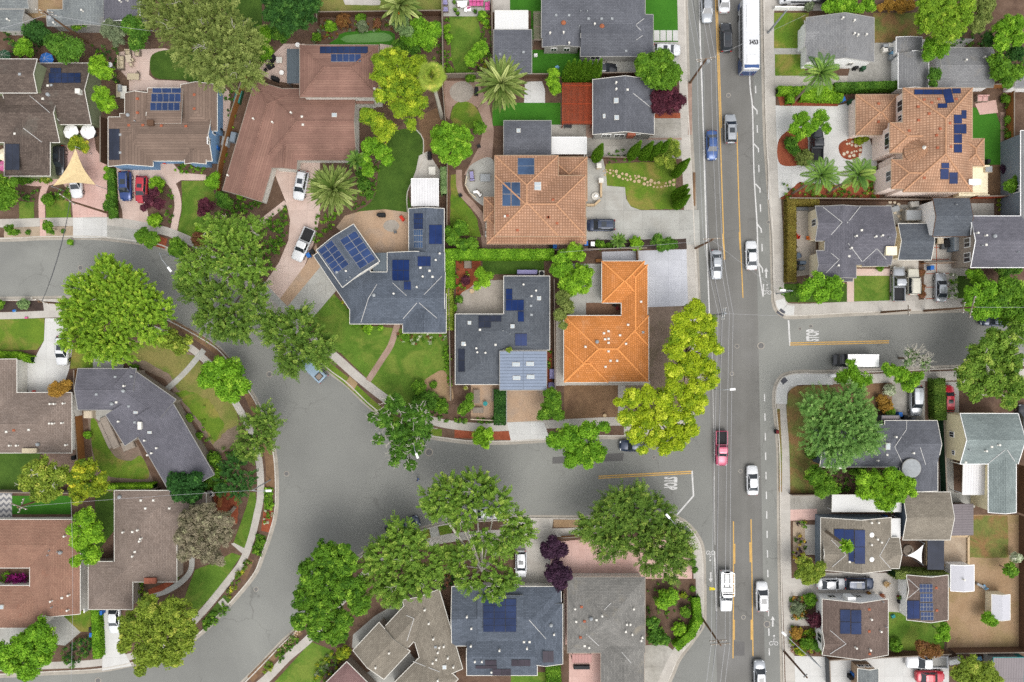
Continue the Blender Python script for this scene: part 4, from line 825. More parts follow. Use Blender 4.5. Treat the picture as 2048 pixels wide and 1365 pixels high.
for i in range(n):
 a0, a1 = i * math.tau / n, (i + 1) * math.tau / n; p0, p1 = (c.x + r_ * math.cos(a0), c.y + r_ * math.sin(a0)), (c.x + r_ * math.cos(a1), c.y + r_ * math.sin(a1))
 mb.face([(*p0, 6.3), (*p1, 6.3), (c.x, c.y, 8.2)], 0, [(r_ * a0, 0), (r_ * a1, 0), (r_ * (a0 + a1) / 2, 3)])
 q0, q1 = [(c.x + (p[0] - c.x) * .9, c.y + (p[1] - c.y) * .9) for p in (p0, p1)]
 mb.face([(*q0, 0), (*q1, 0), (*q1, 6.3), (*q0, 6.3)], 1); mb.face([(*p1, 6.3), (*p0, 6.3), (*q0, 6.3), (*q1, 6.3)], 1)
tr = mb.build('turret', [m_['r_terra2'], m_['peach']], VILLA)
mb = MB(); mb.lathe((c.x, c.y, 8.1), [(.3, 0), (.2, .2), (.08, .4)], 10); mb.build('finial', m_['offwhite'], tr)
mb = MB()
for i in range(n): a0 = i * math.tau / n; mb.tube((c.x + r_ * math.cos(a0), c.y + r_ * math.sin(a0), 6.33), (c.x, c.y, 8.23), .05, .03, 4)
mb.build('ridge_cap', m_['terra_ridge'], tr)
house('violet-grey cream house with white-edged gables on the north corner of the east street', [(1660, 413, 1782, 530, 'x', 'hg', 3.2, 18), (1650, 413, 1712, 556, 'y', 'gg', 3.2, 18), (1631, 413, 1700, 482, 'x', 'gh', 3.15, 20), (1633, 502, 1700, 556, 'x', 'gh', 3.1, 20), (1724, 490, 1776, 533, 'y', 'gh', 3.1, 20), (1682, 520, 1705, 563, 'y', 'gh', 2.7, 8)], 'r_violet', 'cream', 'grey', vents='b1723,461 w1711,473 w1763,472 w1750,474 w1701,497 b1698,513 w1675,532 p1777,476', chim=[(1779, 503, 20, 16, .5, 'cream')],
   val=[[(1646, 415), (1684, 445), (1662, 470)], [(1720, 414), (1694, 447)], [(1696, 487), (1724, 524)], [(1753, 498), (1726, 523)], [(1754, 498), (1772, 519)], [(1662, 507), (1678, 520), (1652, 546)]], win=[(2, 'u-', .1, 2.4, .9, 1.3)])
house('dark slate cream-walled garage behind two parked trucks', [(1797, 448, 1862, 520, 'x', 'gg', 2.8, 18)], 'r_slate_dk', 'cream', 'offwhite', name='garage', cat='garage')
house('tall black-shingled white outbuilding behind the shed awning', [(1866, 397, 1939, 473, 'x', 'gg', 4.6, 16)], 'r_slate_dk', 'white', 'wood_dk', vents='p1911,410')
house('grey two-storey house with three white windows in its west gable', [(1942, 433, 2049, 535, 'x', 'gg', 5, 16), (1942, 433, 2012, 470, 'x', 'gg', 5.05, 8)], 'r_violet', 'taupe', 'white', vents='d1988,473 w1970,472 p1962,492 b1972,490 p2034,505 w1953,467', win=[(0, 'u-', .6, 4, 1.3, 1.2), (0, 'u-', 0, 4, 1.3, 1.2), (0, 'u-', -.6, 4, 1.3, 1.3)])
house('blue-grey walled house cut by the east edge', [(2042, 262, 2120, 452, 'y', 'hh', 5, 20)], 'r_grey', 'bluegrey', 'white', win=[(0, 'v+', -.2, 3.6, .9, 1.2)])
house('grey roof corner at the east edge above the villa garden', [(2030, 140, 2110, 176, 'x', 'gg', 2.9, 14)], 'r_grey', 'white', 'grey')
house('dark grey roof half under the large blue-green conifer', [(1640, 850, 1812, 934, 'x', 'gh', 3, 18), (1770, 842, 1874, 932, 'x', 'hg', 3.1, 18), (1800, 896, 1875, 982, 'y', 'gh', 3, 10)], 'r_charcoal', 'slateblue', 'offwhite', vents='w1766,872 w1790,874 w1739,900 w1728,903 w1754,921 w1825,906 b1774,910', sky=[(1775, 893, 9, 13)], chim=[(1678, 933, 16, 6, .6, 'offwhite')], val=[[(1813, 843), (1812, 860), (1789, 894), (1806, 930)], [(1840, 895), (1851, 930)], [(1751, 897), (1737, 908)]])
house('dark metal porch roof beside the blue recycling bin', [(1764, 832, 1798, 846, 'N', 'gg', 2.5, 3)], 'r_greymetal', 'dgrey', 'dgrey', name='porch', cat='porch')
house('cream yellow two-storey house with grey-green gabled roofs', [(1921, 828, 2036, 928, 'x', 'gg', 5.2, 22), (1977, 885, 2032, 1025, 'y', 'gh', 4.8, 20)], 'r_greygreen', 'yellow', 'white', vents='w1970,902 w1996,890 p1937,900 b1983,894 b1931,925', val=[[(2010, 900), (1975, 928)], [(2014, 900), (2029, 923)]], win=[(0, 'u-', .1, 3, .7, .9), (0, 'u-', -.65, 3.4, .5, .5)])
house('tan-grey cottage with a tall palm and bright blue panels on its roof', [(1642, 1036, 1782, 1140, 'y', 'gg', 3, 17), (1758, 1076, 1798, 1137, 'x', 'hg', 3.05, 18), (1645, 1078, 1702, 1134, 'x', 'gh', 3.05, 20)], 'r_tan', 'bluegrey', 'offwhite', vents='w1741,1045 w1755,1045 t1743,1070 t1743,1119 w1753,1078 w1761,1084 w1741,1089 b1699,1124',
   solar=[((1668, 1058, 1688, 1080), 1, 1, 'th'), ((1688, 1059, 1708, 1100), 1, 2, 'th'), ((1709, 1060, 1730, 1128), 1, 2, 'th'), ((1697, 1101, 1708, 1124), 1, 1, 'th')], val=[[(1662, 1080), (1692, 1110), (1664, 1134)], [(1779, 1076), (1759, 1112), (1780, 1136)]])
house('tan-grey shingle garage between the white canopy and the lawn', [(1806, 985, 1900, 1080, 'x', 'gg', 2.8, 16)], 'r_tan', 'slateblue', 'offwhite', name='garage', cat='garage')
house('dark red-grey metal lean-to beside the tan-grey garage', [(1899, 1008, 1947, 1071, 'W', 'gg', 2.4, 4)], 'r_greymetal', 'wood_dk', None, name='lean_to', cat='lean-to')
house('brown shingle bungalow with white chimney wall and one navy panel array', [(1645, 1199, 1776, 1310, 'y', 'gg', 3.2, 18), (1645, 1260, 1702, 1309, 'x', 'gh', 3.2, 22)], 'r_brown', 'white', 'offwhite', vents='r1738,1219 w1741,1238 r1738,1263 w1760,1262 p1771,1253 w1711,1295 w1739,1299 r1739,1308 p1765,1203', solar=[((1680, 1219, 1701, 1268), 1, 2, 'pv_dk'), ((1702, 1220, 1723, 1269), 1, 2, 'pv_dk')], chim=[(1700, 1203, 14, 20, .5, 'white')], val=[[(1660, 1261), (1692, 1288), (1660, 1308)]],
   win=[(0, 'u+', .6, 1.8, .9, .8), (0, 'u+', 0, 1.8, .6, .7), (0, 'u+', -.25, 1.8, .6, .7), (1, 'u-', .1, 2, 1.2, 1.2)])
house('brown shingle garage with five blue-framed solar columns beside the dirt yard', [(1814, 1151, 1896, 1240, 'y', 'gg', 2.9, 18), (1814, 1156, 1850, 1200, 'x', 'gh', 2.9, 18)], 'r_brown', 'white', 'offwhite', name='garage', cat='garage', vents='r1872,1176 r1873,1221', solar=[((1839, 1168, 1865, 1185), 4, 2, 'pv'), ((1840, 1187, 1865, 1204), 4, 2, 'pv'), ((1840, 1206, 1866, 1222), 4, 2, 'pv'), ((1841, 1224, 1867, 1241), 4, 2, 'pv'), ((1814, 1201, 1839, 1238), 2, 1, 'th')], val=[[(1816, 1158), (1838, 1178), (1816, 1196)]])
house('white garden shed with a lilac-grey roof in the dirt yard', [(1902, 1131, 1948, 1182, 'y', 'gg', 2.3, 12)], 'r_pale', 'white', 'white', name='shed', cat='shed', vents='w1926,1159')
house('cream garden shed with a grey roof standing on the bare soil', [(1984, 1190, 2020, 1240, 'y', 'gg', 2.2, 14)], 'r_pale', 'cream', 'offwhite', name='shed', cat='shed')
house('slate blue house with a fifteen-panel solar array on its raised centre', [(904, 1174, 1122, 1292, 'x', 'gh', 3, 16), (934, 1270, 1074, 1351, 'x', 'gg', 3, 14), (1056, 1208, 1125, 1328, 'y', 'gh', 3.3, 16), (955, 1191, 1046, 1274, 'x', 'gg', 3.8, 10)], 'r_slate', 'offwhite', 'offwhite', vents='w934,1233 w943,1256 w942,1291 w999,1300 w950,1322 w964,1322 b1048,1284 b1059,1284 w1054,1296 w1108,1268 d1102,1250 w983,1343', solar=[((966, 1198, 1033, 1264), 3, 5, 'pv_dk'), ((970, 1320, 993, 1330), 1, 1, 'th_br'), ((951, 1331, 994, 1337), 2, 1, 'th_br'), ((985, 1338, 1022, 1351), 2, 2, 'th_br'), ((1023, 1319, 1061, 1332), 3, 1, 'th_br'), ((1085, 1302, 1107, 1325), 2, 1, 'th_br')], val=[[(1058, 1240), (1092, 1278)]])
house('weathered grey hip-roofed house behind the rose concrete patio', [(1135, 1155, 1290, 1306, 'y', 'hh', 3, 17), (1202, 1276, 1288, 1430, 'y', 'hh', 3, 17)], 'r_warm', 'offwhite', 'taupe', vents='w1150,1217 w1152,1242 r1169,1243 r1163,1214 d1182,1237 w1204,1231 b1193,1240 w1267,1217 w1253,1248 w1260,1248 w1251,1262 w1264,1268 w1284,1274 w1282,1280 b1169,1292 w1178,1294 r1161,1275', val=[[(1222, 1206), (1208, 1220)], [(1172, 1268), (1198, 1292)], [(1243, 1304), (1262, 1326)]])
house('tan-grey angled house with white valleys by the lower curve', [(827, 1187, 903, 1352, 'y', 'gg', 3, 16, 16.5), (757, 1228, 858, 1290, 'x', 'gg', 3, 16, 47), (725, 1260, 801, 1344, 'x', 'gg', 3, 16, 47), (792, 1325, 902, 1410, 'x', 'gh', 3, 16, 45)], 'r_tan', 'taupe', 'offwhite', vents='w850,1219 w858,1246 w867,1277 w876,1304 g871,1294 w879,1294 w888,1292 w866,1325 w873,1318 w896,1315 w779,1305 w752,1334 w907,1333 w876,1360', sky=[(889, 1334, 8, 8)], val=[[(813, 1231), (828, 1237), (814, 1282)], [(826, 1323), (880, 1344)]])
house('pinkish roof corner at the bottom beside the tan-grey angled house', [(656, 1340, 735, 1425, 'y', 'hh', 3, 14, 45)], 'r_purplegrey', 'taupe', 'offwhite')
house('violet-grey house bent along the inner curve of the street', [(156, 738, 272, 820, 'x', 'gg', 3, 15), (226, 760, 338, 842, 'x', 'gg', 3.02, 15, -35), (254, 849, 432, 943, 'x', 'gg', 3.04, 15, -60), (222, 812, 294, 876, 'x', 'gg', 3.06, 10, -58)], 'r_violet', 'taupe', 'grey', vents='g231,754 g263,753 d248,782 w250,772 g193,789 d225,808 b233,805 w239,843 g270,845 w291,881 w305,906 w297,910 w315,896 g258,813', chim=[(283, 851, 6, 14, .5, 'offwhite')], sky=[(272, 825, 8, 5), (300, 865, 8, 5)])
house('pink-brown hip-roofed house at the west edge with a low roof chimney', [(-130, 786, 143, 906, 'x', 'gh', 3, 15), (-90, 719, 33, 850, 'y', 'hg', 3, 15)], 'r_taupe', 'offwhite', 'offwhite', vents='w103,808 w111,808 w129,807 w102,847 w108,847 w126,846 r28,861 b58,860 b13,864 w22,891 w36,891 d77,889 w134,890', chim=[(63, 901, 28, 8, .4, 'beige')])
house('brown shingle house beside the mauve-leaved tree', [(229, 982, 353, 1164, 'y', 'hh', 3, 16), (177, 1124, 265, 1219, 'y', 'hh', 3, 16), (300, 986, 412, 1062, 'x', 'hh', 3, 16)], 'r_taupe', 'taupe', 'offwhite', vents='d240,994 b282,1001 b307,1001 b291,1017 b339,1017 w248,1064 b265,1064 w277,1060 w283,1077 w281,1082 b270,1104 w267,1112', chim=[(303, 1160, 22, 10, .4, 'brick')])
house('reddish shingle house around a planted courtyard in the south-west', [(-120, 1040, 158, 1136, 'x', 'gh', 3, 15), (-120, 1172, 86, 1256, 'x', 'gh', 2.9, 14), (60, 1042, 160, 1228, 'y', 'gh', 3.05, 15)], 'r_pinkbrown', 'offwhite', 'offwhite', vents='w131,1072 p100,1101 p97,1110 d122,1105 p117,1103 b124,1196 w139,1190 w104,1202 w137,1220 p105,1214', sky=[(4, 1214, 8, 8)])
house('tiny tan outbuilding with two windows at the bottom edge', [(1716, 1338, 1757, 1400, 'y', 'gg', 3, 18)], 'r_weather', 'tan', 'offwhite', name='outbuilding', cat='outbuilding', win=[(0, 'u+', .4, 1.9, .8, .6), (0, 'u+', -.4, 1.9, .8, .6)])
house('grey ribbed roof at the bottom corner with a teal awning edge', [(1984, 1314, 2046, 1400, 'N', 'gg', 2.6, 3)], 'r_greymetal', 'grey', 'teal', name='shed', cat='shed')
# -- open roofs on posts
def canopy(name, label, cat, rect, z, mat, slope=0, posts=True, rot=0, trim=None, pm='white', slats=0):
 x0, y0, x1, y1 = rect; q = [P(x, y, z) for x, y in ((x0, y1), (x1, y1), (x1, y0), (x0, y0))]
 c = (q[0] + q[2]) / 2; root = thing(name, label, cat, (c.x, c.y, G0)); m_rot = Matrix.Rotation(R(rot), 3, 'Z')
 q = [c + m_rot @ (p - c) for p in q]
 if slats:
  mb = MB(); d = q[1] - q[0]; u = d.normalized(); v = (q[3] - q[0]).normalized(); L = (q[3] - q[0]).length; th = math.atan2(d.y, d.x)
  for i in range(slats):
   p0 = q[0] + d * ((i + .5) / slats); mb.box((p0 + v * L / 2), (.07, L, .14), th)
  mb.build('slats', m_[mat], root); mb = MB()
  for f in (.06, .5, .94): mb.box(q[0] + v * L * f + d * .5 - Vector((0, 0, .17)), (d.length, .12, .18), th)
  mb.build('beam', m_[mat], root)
 else:
  mb = MB(); u = (q[1] - q[0]).length; v = (q[3] - q[0]).length; dz = [0, 0, slope, slope]
  top = [p + Vector((0, 0, dz[i])) for i, p in enumerate(q)]; lo = [p - Vector((0, 0, .1)) for p in top]
  mb.face(top, 0, [(0, 0), (u, 0), (u, v), (0, v)]); mb.face(lo[::-1], 0)
  for k in range(4): mb.face([lo[k], lo[(k + 1) % 4], top[(k + 1) % 4], top[k]], 0)
  mb.build('roof', m_[mat], root)
  if trim:
   mb = MB()
   for k in range(4): mb.tube(top[k] - Vector((0, 0, .05)), top[(k + 1) % 4] - Vector((0, 0, .05)), .07, n=4)
   mb.build('gutter', m_[trim], root)
 if posts:
  for p in q:
   p = c + (p - c) * .93; mb = MB(); mb.box((p.x, p.y, (z + G0) / 2 - .06), (.12, .12, z - G0 - .12)); mb.build('post', m_[pm], root)
 return root
canopy('carport', 'white ribbed carport north of the slate courtyard house', 'carport', (823, 358, 877, 412), 2.7, 'r_white', .12, trim='white')
canopy('carport', 'white metal carport beside the small charcoal garage', 'carport', (1103, 275, 1173, 308), 2.5, 'r_whiteflat', .1, trim='white')
canopy('carport', 'white double canopy on the concrete north of the grey shed', 'canopy', (990, 22, 1024, 60), 2.5, 'r_whiteflat', .1, trim='offwhite'); canopy('carport', 'narrow white canopy joined to the double canopy by the green turf', 'canopy', (1025, 22, 1056, 60), 2.5, 'r_whiteflat', .1, trim='offwhite')
canopy('pergola', 'red slatted pergola over a patio beside the dark grey house', 'pergola', (1124, 166, 1186, 249), 2.7, 'redwood', slats=26, pm='redwood')
canopy('patio_cover', 'blue-grey ribbed patio cover beside the red-brown upper storey', 'patio cover', (574, 99, 607, 167), 2.6, 'r_bluegrey', .15, pm='dgrey')
canopy('patio_cover', 'dark flat patio cover in the corner of the slate courtyard house', 'patio cover', (746, 506, 780, 570), 2.7, 'r_bluegrey', .05, pm='dgrey')
canopy('carport', 'large white canopy half under a lime tree beside the east sidewalk drive', 'carport', (1664, 990, 1802, 1024), 2.5, 'r_whiteflat', .1, trim='offwhite')
canopy('patio_cover', 'white ribbed patio cover beside the cream yellow house', 'patio cover', (1925, 928, 1977, 990), 3.4, 'r_white', .2, trim='offwhite')
canopy('patio_cover', 'white flat cover east of the tan-grey cottage', 'patio cover', (1779, 1037, 1801, 1078), 2.6, 'r_whiteflat', .05)
canopy('carport', 'long dark panelled carport roof beside the white shade sail', 'carport', (1855, 1080, 1888, 1140), 2.5, 'th_dk', .05, pm='wood_dk')
canopy('awning', 'pink fabric awning behind the weathered grey house', 'awning', (1144, 1308, 1183, 1326), 2.4, 'r_pinkred', .2, pm='iron_dk')
canopy('arbor', 'brown slatted arbor beside the top charcoal house', 'arbor', (1067, 23, 1085, 82), 2.5, 'wood_grey', slats=9, pm='wood_grey')
canopy('porch_roof', 'dark maroon porch cover notched into the weathered grey house', 'porch', (1198, 1290, 1241, 1303), 2.7, 'brown', .02, pm='wood_dk')
# -- plants
def nrmz(a): return a / np.maximum(np.linalg.norm(a, axis=1, keepdims=True), 1e-6)
def rdir(n): return nrmz(RNG.normal(size=(n, 3)))
class Leaves:
 def __init__(s): s.P = []; s.T = []
 def blades(s, p, t, nn, L, W, tint):
  """n pointed leaves at p along unit t, normals nn; L, W lengths (arrays or numbers)"""
  n = len(p); L = np.broadcast_to(np.asarray(L, float), (n,)).reshape(-1, 1); W = np.broadcast_to(np.asarray(W, float), (n,)).reshape(-1, 1)
  b = nrmz(np.cross(t, nn))
  v = np.stack([p - t * L / 2, p + b * W / 2 - t * L * .05, p + t * L / 2, p - b * W / 2 - t * L * .05], 1)
  s.P.append(v.reshape(-1, 3)); s.T.append(tint)
 def scatter(s, p, out, L, W, rand, tint):
  n = len(p); nn = nrmz(out + rdir(n) * rand); t = nrmz(np.cross(nn, rdir(n)))
  s.blades(p, t, nn, L * RNG.uniform(.7, 1.25, n), W * RNG.uniform(.7, 1.25, n), tint)
 def build(s, name, mat, parent=None, origin=None, extra=None):
  o0 = np.array(origin if origin is not None else org(parent), float)
  v = (np.concatenate(s.P) - o0).astype(np.float32); n = len(v) // 4
  me = bpy.data.meshes.new(name); me.vertices.add(4 * n); me.vertices.foreach_set('co', v.ravel())
  me.loops.add(4 * n); me.loops.foreach_set('vertex_index', np.arange(4 * n, dtype=np.int32))
  me.polygons.add(n); me.polygons.foreach_set('loop_start', np.arange(0, 4 * n, 4, dtype=np.int32))
  try: me.polygons.foreach_set('loop_total', np.full(n, 4, dtype=np.int32))
  except Exception: pass
  a = me.attributes.new('tint', 'FLOAT', 'FACE'); a.data.foreach_set('value', np.clip(np.concatenate(s.T), 0, 1).astype(np.float32))
  me.materials.append(mat); me.update(calc_edges=True)
  o = bpy.data.objects.new(name, me); COL.objects.link(o)
  if parent: o.parent = parent; ORG[o.name] = org(parent)
  else: o.location = o0; ORG[o.name] = Vector(o0)
  return o
def puffs(L, c, r, n, leafL, leafW, rand=.8, tint=(.5, .2), flat=.85, low=-.35, fill=.5):
 """balls of leaves: centres c (k,3), radii r (k,), n leaves each"""
 k = len(c)
 d = rdir(k * n); d[:, 2] = np.where(d[:, 2] < low, -d[:, 2], d[:, 2])
 rr = np.repeat(r, n).reshape(-1, 1) * (RNG.uniform(0, 1, (k * n, 1)) ** fill)
 p = np.repeat(c, n, 0) + d * rr * np.array([1, 1, flat])
 tb = np.repeat(RNG.normal(tint[0], tint[1], k), n) + RNG.normal(0, .09, k * n)
 L.scatter(p, d + np.array([0, 0, .55]), leafL, leafW, rand, tb)
STY = dict(   # puff radius, puffs per lobe area, leaves per puff, leaf length, width, randomness, shell thickness, vertical ratio
 broad=(.72, 5.2, 100, .35, .23, .9, .55, .75), puff=(.68, 3.1, 115, .28, .19, .7, .72, .7), round=(.55, 4.8, 68, .3, .21, .8, .75, .8),
 loose=(.62, 3.1, 72, .37, .21, 1.1, .4, .65), fine=(.5, 4.8, 80, .27, .16, 1.0, .5, .7), shrub=(.32, 4.5, 34, .24, .16, .9, .7, .8), dense=(.5, 5.5, 52, .32, .24, .8, .75, .8))
LM = {}
for n_, c in dict(lime=('#4d7a16', '#8fbb2c', '#b0d545'), lime2=('#4a7816', '#80b02a', '#a6cb42'), yellow=('#6c8a14', '#abbd22', '#d6de4a'), camphor=('#4c7418', '#97ae28', '#c6cf3c'), green=('#3d6614', '#6a9426', '#93b83c'),
      mid=('#355c18', '#5c882a', '#82a63e'), dark=('#22461a', '#3f6a2a', '#5d883a'), deep=('#1d4018', '#336026', '#4d7d34'), olive=('#57692c', '#84924a', '#a3ad62'), elm=('#41611e', '#6d8b33', '#98ac4c'), elm2=('#4a6e20', '#7b9c37', '#a6ba52'), bronze=('#6e642c', '#8d7d38', '#8c8f42'),
      pale=('#5a7848', '#8aa468', '#aabd86'), blue=('#4f7834', '#769e4c', '#9cbc6c'), huge=('#587f1c', '#8bae2f', '#afc344'), magnolia=('#587022', '#92a63a', '#c4c65c'), mag2=('#4c6c1a', '#95a426', '#d0c93a'), mauve=('#6c6a4e', '#9a8f78', '#a9a882'), plum=('#43202c', '#66323f', '#7f4653'),
      purple=('#2c1a2b', '#472c41', '#5d3f55'), orange=('#8b6a2a', '#b08a3a', '#b98d3c'), brown=('#6d4b2b', '#8a6134', '#86793c'), greygreen=('#5c6b4c', '#84906c', '#a0a98a'), palm=('#566e2c', '#95a558', '#c0c880'), fan=('#6f8a2c', '#a5b64a', '#d2c664'),
      queen=('#44692a', '#7a9c42', '#a3b45a'), redbrown=('#6b5a2e', '#8c5c40', '#a0705c'), white=('#7a8a62', '#c8cfae', '#f0efe0'), straw=('#8d8440', '#b7a955', '#cdbb6c'), magenta=('#8b1f6c', '#b02c8b', '#c84ba6'), yellowfl=('#8f9a2a', '#d8b42e', '#e8cf3a')).items(): LM[n_] = leaf('leaf_' + n_, *c, k=1.68)
def blob_tree(label, lobes, h, col, style='broad', name='tree', cat='tree', group=None, trunk=None, bark='bark', dens=1.0, twigs=0, tint=(.5, .22), limb=True, vr=None, minz=.25):
 """lobes (px, py, r px) seen from above; h: height of the tree in metres"""
 rp, cover, nl, lL, lW, rnd, shell, v0 = STY[style]; v0 = vr or v0
 tot = sum(l[2] ** 2 for l in lobes); cx, cy = sum(l[0] * l[2] ** 2 for l in lobes) / tot, sum(l[1] * l[2] ** 2 for l in lobes) / tot
 rmax = max(l[2] for l in lobes) / K
 b = P(cx, cy, h * .62); base = Vector((b.x, b.y, G0)) if trunk is None else P(trunk[0], trunk[1], G0)
 root = thing(name, label, cat, base, group)
 L = Leaves(); tops = []
 for (px, py, r) in lobes:
  r = r / K; zc = max(minz + r * v0 * .6, h - r * v0 * RNG.uniform(.95, 1.35)) if len(lobes) > 1 else max(minz + r * v0 * .6, h - r * v0)
  c = np.array(P(px, py, zc)); r = r * (1 - zc / H); tops.append((c, r))
  prp = min(rp, r * .5); k = max(6, int(cover * dens * (r / prp) ** 2))
  d = rdir(k); d[:, 2] = np.where(d[:, 2] < -.3, -d[:, 2], d[:, 2])
  rad = (r - prp * .75) * (RNG.uniform(shell * .55, 1, k) ** .7)
  pc = c + d * rad.reshape(-1, 1) * np.array([1, 1, v0])
  pc[:, 2] = np.maximum(pc[:, 2], minz)
  puffs(L, pc, prp * RNG.uniform(.7, 1.2, k), max(12, int(nl * (prp / rp) ** 1.2)), lL, lW, rnd, (tint[0], tint[1]))
 tb = MB(); tr = max(.06, min(.42, h * .026)); fork = base + Vector((0, 0, h * .3))
 tb.path([base, base + Vector((tr * .3, tr * .2, h * .15)), fork], tr, tr * .75, 8)
 if limb:
  for c, r in tops:
   e = Vector(c); m = fork.lerp(e, .5) + Vector((0, 0, r * .15)); tb.path([fork, m, e], tr * .55, tr * .2, 6)
   for _ in range(4 if h > 4 else 2):
    q = e + Vector(RNG.uniform(-1, 1, 3)) * r * .6; tb.tube(m.lerp(e, .6), q, tr * .22, .02, 4)
 if twigs:
  wb = tb
  for c, r in tops:
   for _ in range(int(twigs)):
    d = Vector(rdir(1)[0]); d.z = abs(d.z) * .6 + .35; p = Vector(c)
    wb.tube(p, p + d * r * .5, .09, .075, 5, 1); p = p + d * r * .5
    for s_ in range(4):
     q = p + (d + Vector(RNG.normal(0, .4, 3))).normalized() * r * .22; wb.tube(p, q, .07 - s_ * .012, .058 - s_ * .012, 4, 1)
     if s_ > 0: wb.tube(p, p + (d + Vector(RNG.normal(0, .8, 3))).normalized() * r * .22, .03, .012, 4, 1)
     p = q
 tb.build('trunk', [m_[bark], m_['bark_pale']], root)
 L.build('crown', LM[col], root)
 return root
def spray_tree(label, lobes, h, col, name='tree', cat='tree', group=None, n_per=5.5, sl=1.5, bl=.34, bw=.085, twigs=0, trunk=None, bark='bark', tint=(.5, .22), up=.35, dens=1.0, bent=.25, vr=.7):
 """crown of feathery sprays that point outward"""
 tot = sum(l[2] ** 2 for l in lobes); cx, cy = sum(l[0] * l[2] ** 2 for l in lobes) / tot, sum(l[1] * l[2] ** 2 for l in lobes) / tot
 b = P(cx, cy, h * .62); base = Vector((b.x, b.y, G0)) if trunk is None else P(trunk[0], trunk[1], G0)
 root = thing(name, label, cat, base, group); L = Leaves(); tops = []; ctr = np.array([b.x, b.y, h * .55])
 for (px, py, r) in lobes:
  r = r / K; zc = max(.6, h - r * vr * RNG.uniform(.95, 1.4)); c = np.array(P(px, py, zc)); r *= (1 - zc / H); tops.append((c, r))
  k = int(n_per * dens * r * r * 3.2); d = rdir(k); d[:, 2] = np.where(d[:, 2] < -.25, -d[:, 2], d[:, 2])
  rad = r * RNG.uniform(.35, .92, k) ** .8
  st = c + d * rad.reshape(-1, 1) * np.array([1, 1, vr])
  dr = nrmz(d * .7 + nrmz(st - ctr) * .6 + rdir(k) * .45 + np.array([0, 0, up])); nb = 26
  tt = np.tile(np.linspace(0, 1, nb), k); D = np.repeat(dr, nb, 0); S = np.repeat(st, nb, 0); ln = np.repeat(sl * RNG.uniform(.55, 1.15, k), nb)
  p = S + D * (tt * ln).reshape(-1, 1); p[:, 2] -= bent * (tt * ln) ** 2
  side = nrmz(np.cross(D, np.array([0, 0, 1.]))); sg = np.where(np.arange(k * nb) % 2 == 0, 1., -1.).reshape(-1, 1)
  t = nrmz(D * .75 + side * sg * .75 + rdir(k * nb) * .5); nn = nrmz(np.cross(t, np.cross(D, t)) + np.array([0, 0, .9]) + rdir(k * nb) * .5); t = nrmz(t - nn * (t * nn).sum(1, keepdims=True))
  p = p + t * bl * .4 + rdir(k * nb) * .06
  ti = np.repeat(RNG.normal(tint[0], tint[1], k), nb) + RNG.normal(0, .1, k * nb) + .12 * (tt - .5)
  L.blades(p, t, nn, bl * (1.15 - .5 * tt), bw * 1.6, ti)
 tb = MB(); tr = max(.12, h * .028); fork = base + Vector((0, 0, h * .3)); tb.path([base, base + Vector((.1, .05, h * .16)), fork], tr, tr * .8, 8)
 for c, r in tops:
  e = Vector(c); m = fork.lerp(e, .5) + Vector((0, 0, r * .1)); tb.path([fork, m, e], tr * .5, tr * .2, 6)
  for _ in range(5): tb.tube(m.lerp(e, .7), e + Vector(rdir(1)[0]) * r * .7, tr * .18, .02, 4)
 if twigs:
  wb = tb
  for c, r in tops:
   for _ in range(int(twigs)):
    d = Vector(rdir(1)[0]); d.z = abs(d.z) * .5 + .3; p = Vector(c) + d * r * .4
    for s_ in range(5):
     q = p + (d + Vector(RNG.normal(0, .45, 3))).normalized() * r * .2; wb.tube(p, q, .075 - s_ * .012, .063 - s_ * .012, 4, 1)
     wb.tube(p, p + (d + Vector(RNG.normal(0, .8, 3))).normalized() * r * .25, .03, .012, 4, 1); p = q
 tb.build('trunk', [m_[bark], m_['bark_pale']], root)
 L.build('crown', LM[col], root); return root
def shrub(label, px, py, r, col, h=None, style='shrub', name='shrub', cat='shrub', group=None, extra=()):
 rr = r / K; h = h or rr * 1.5
 return blob_tree(label, [(px, py, r)] + list(extra), h, col, style, name, cat, group, limb=False, dens=1.25, vr=.8, minz=.15)
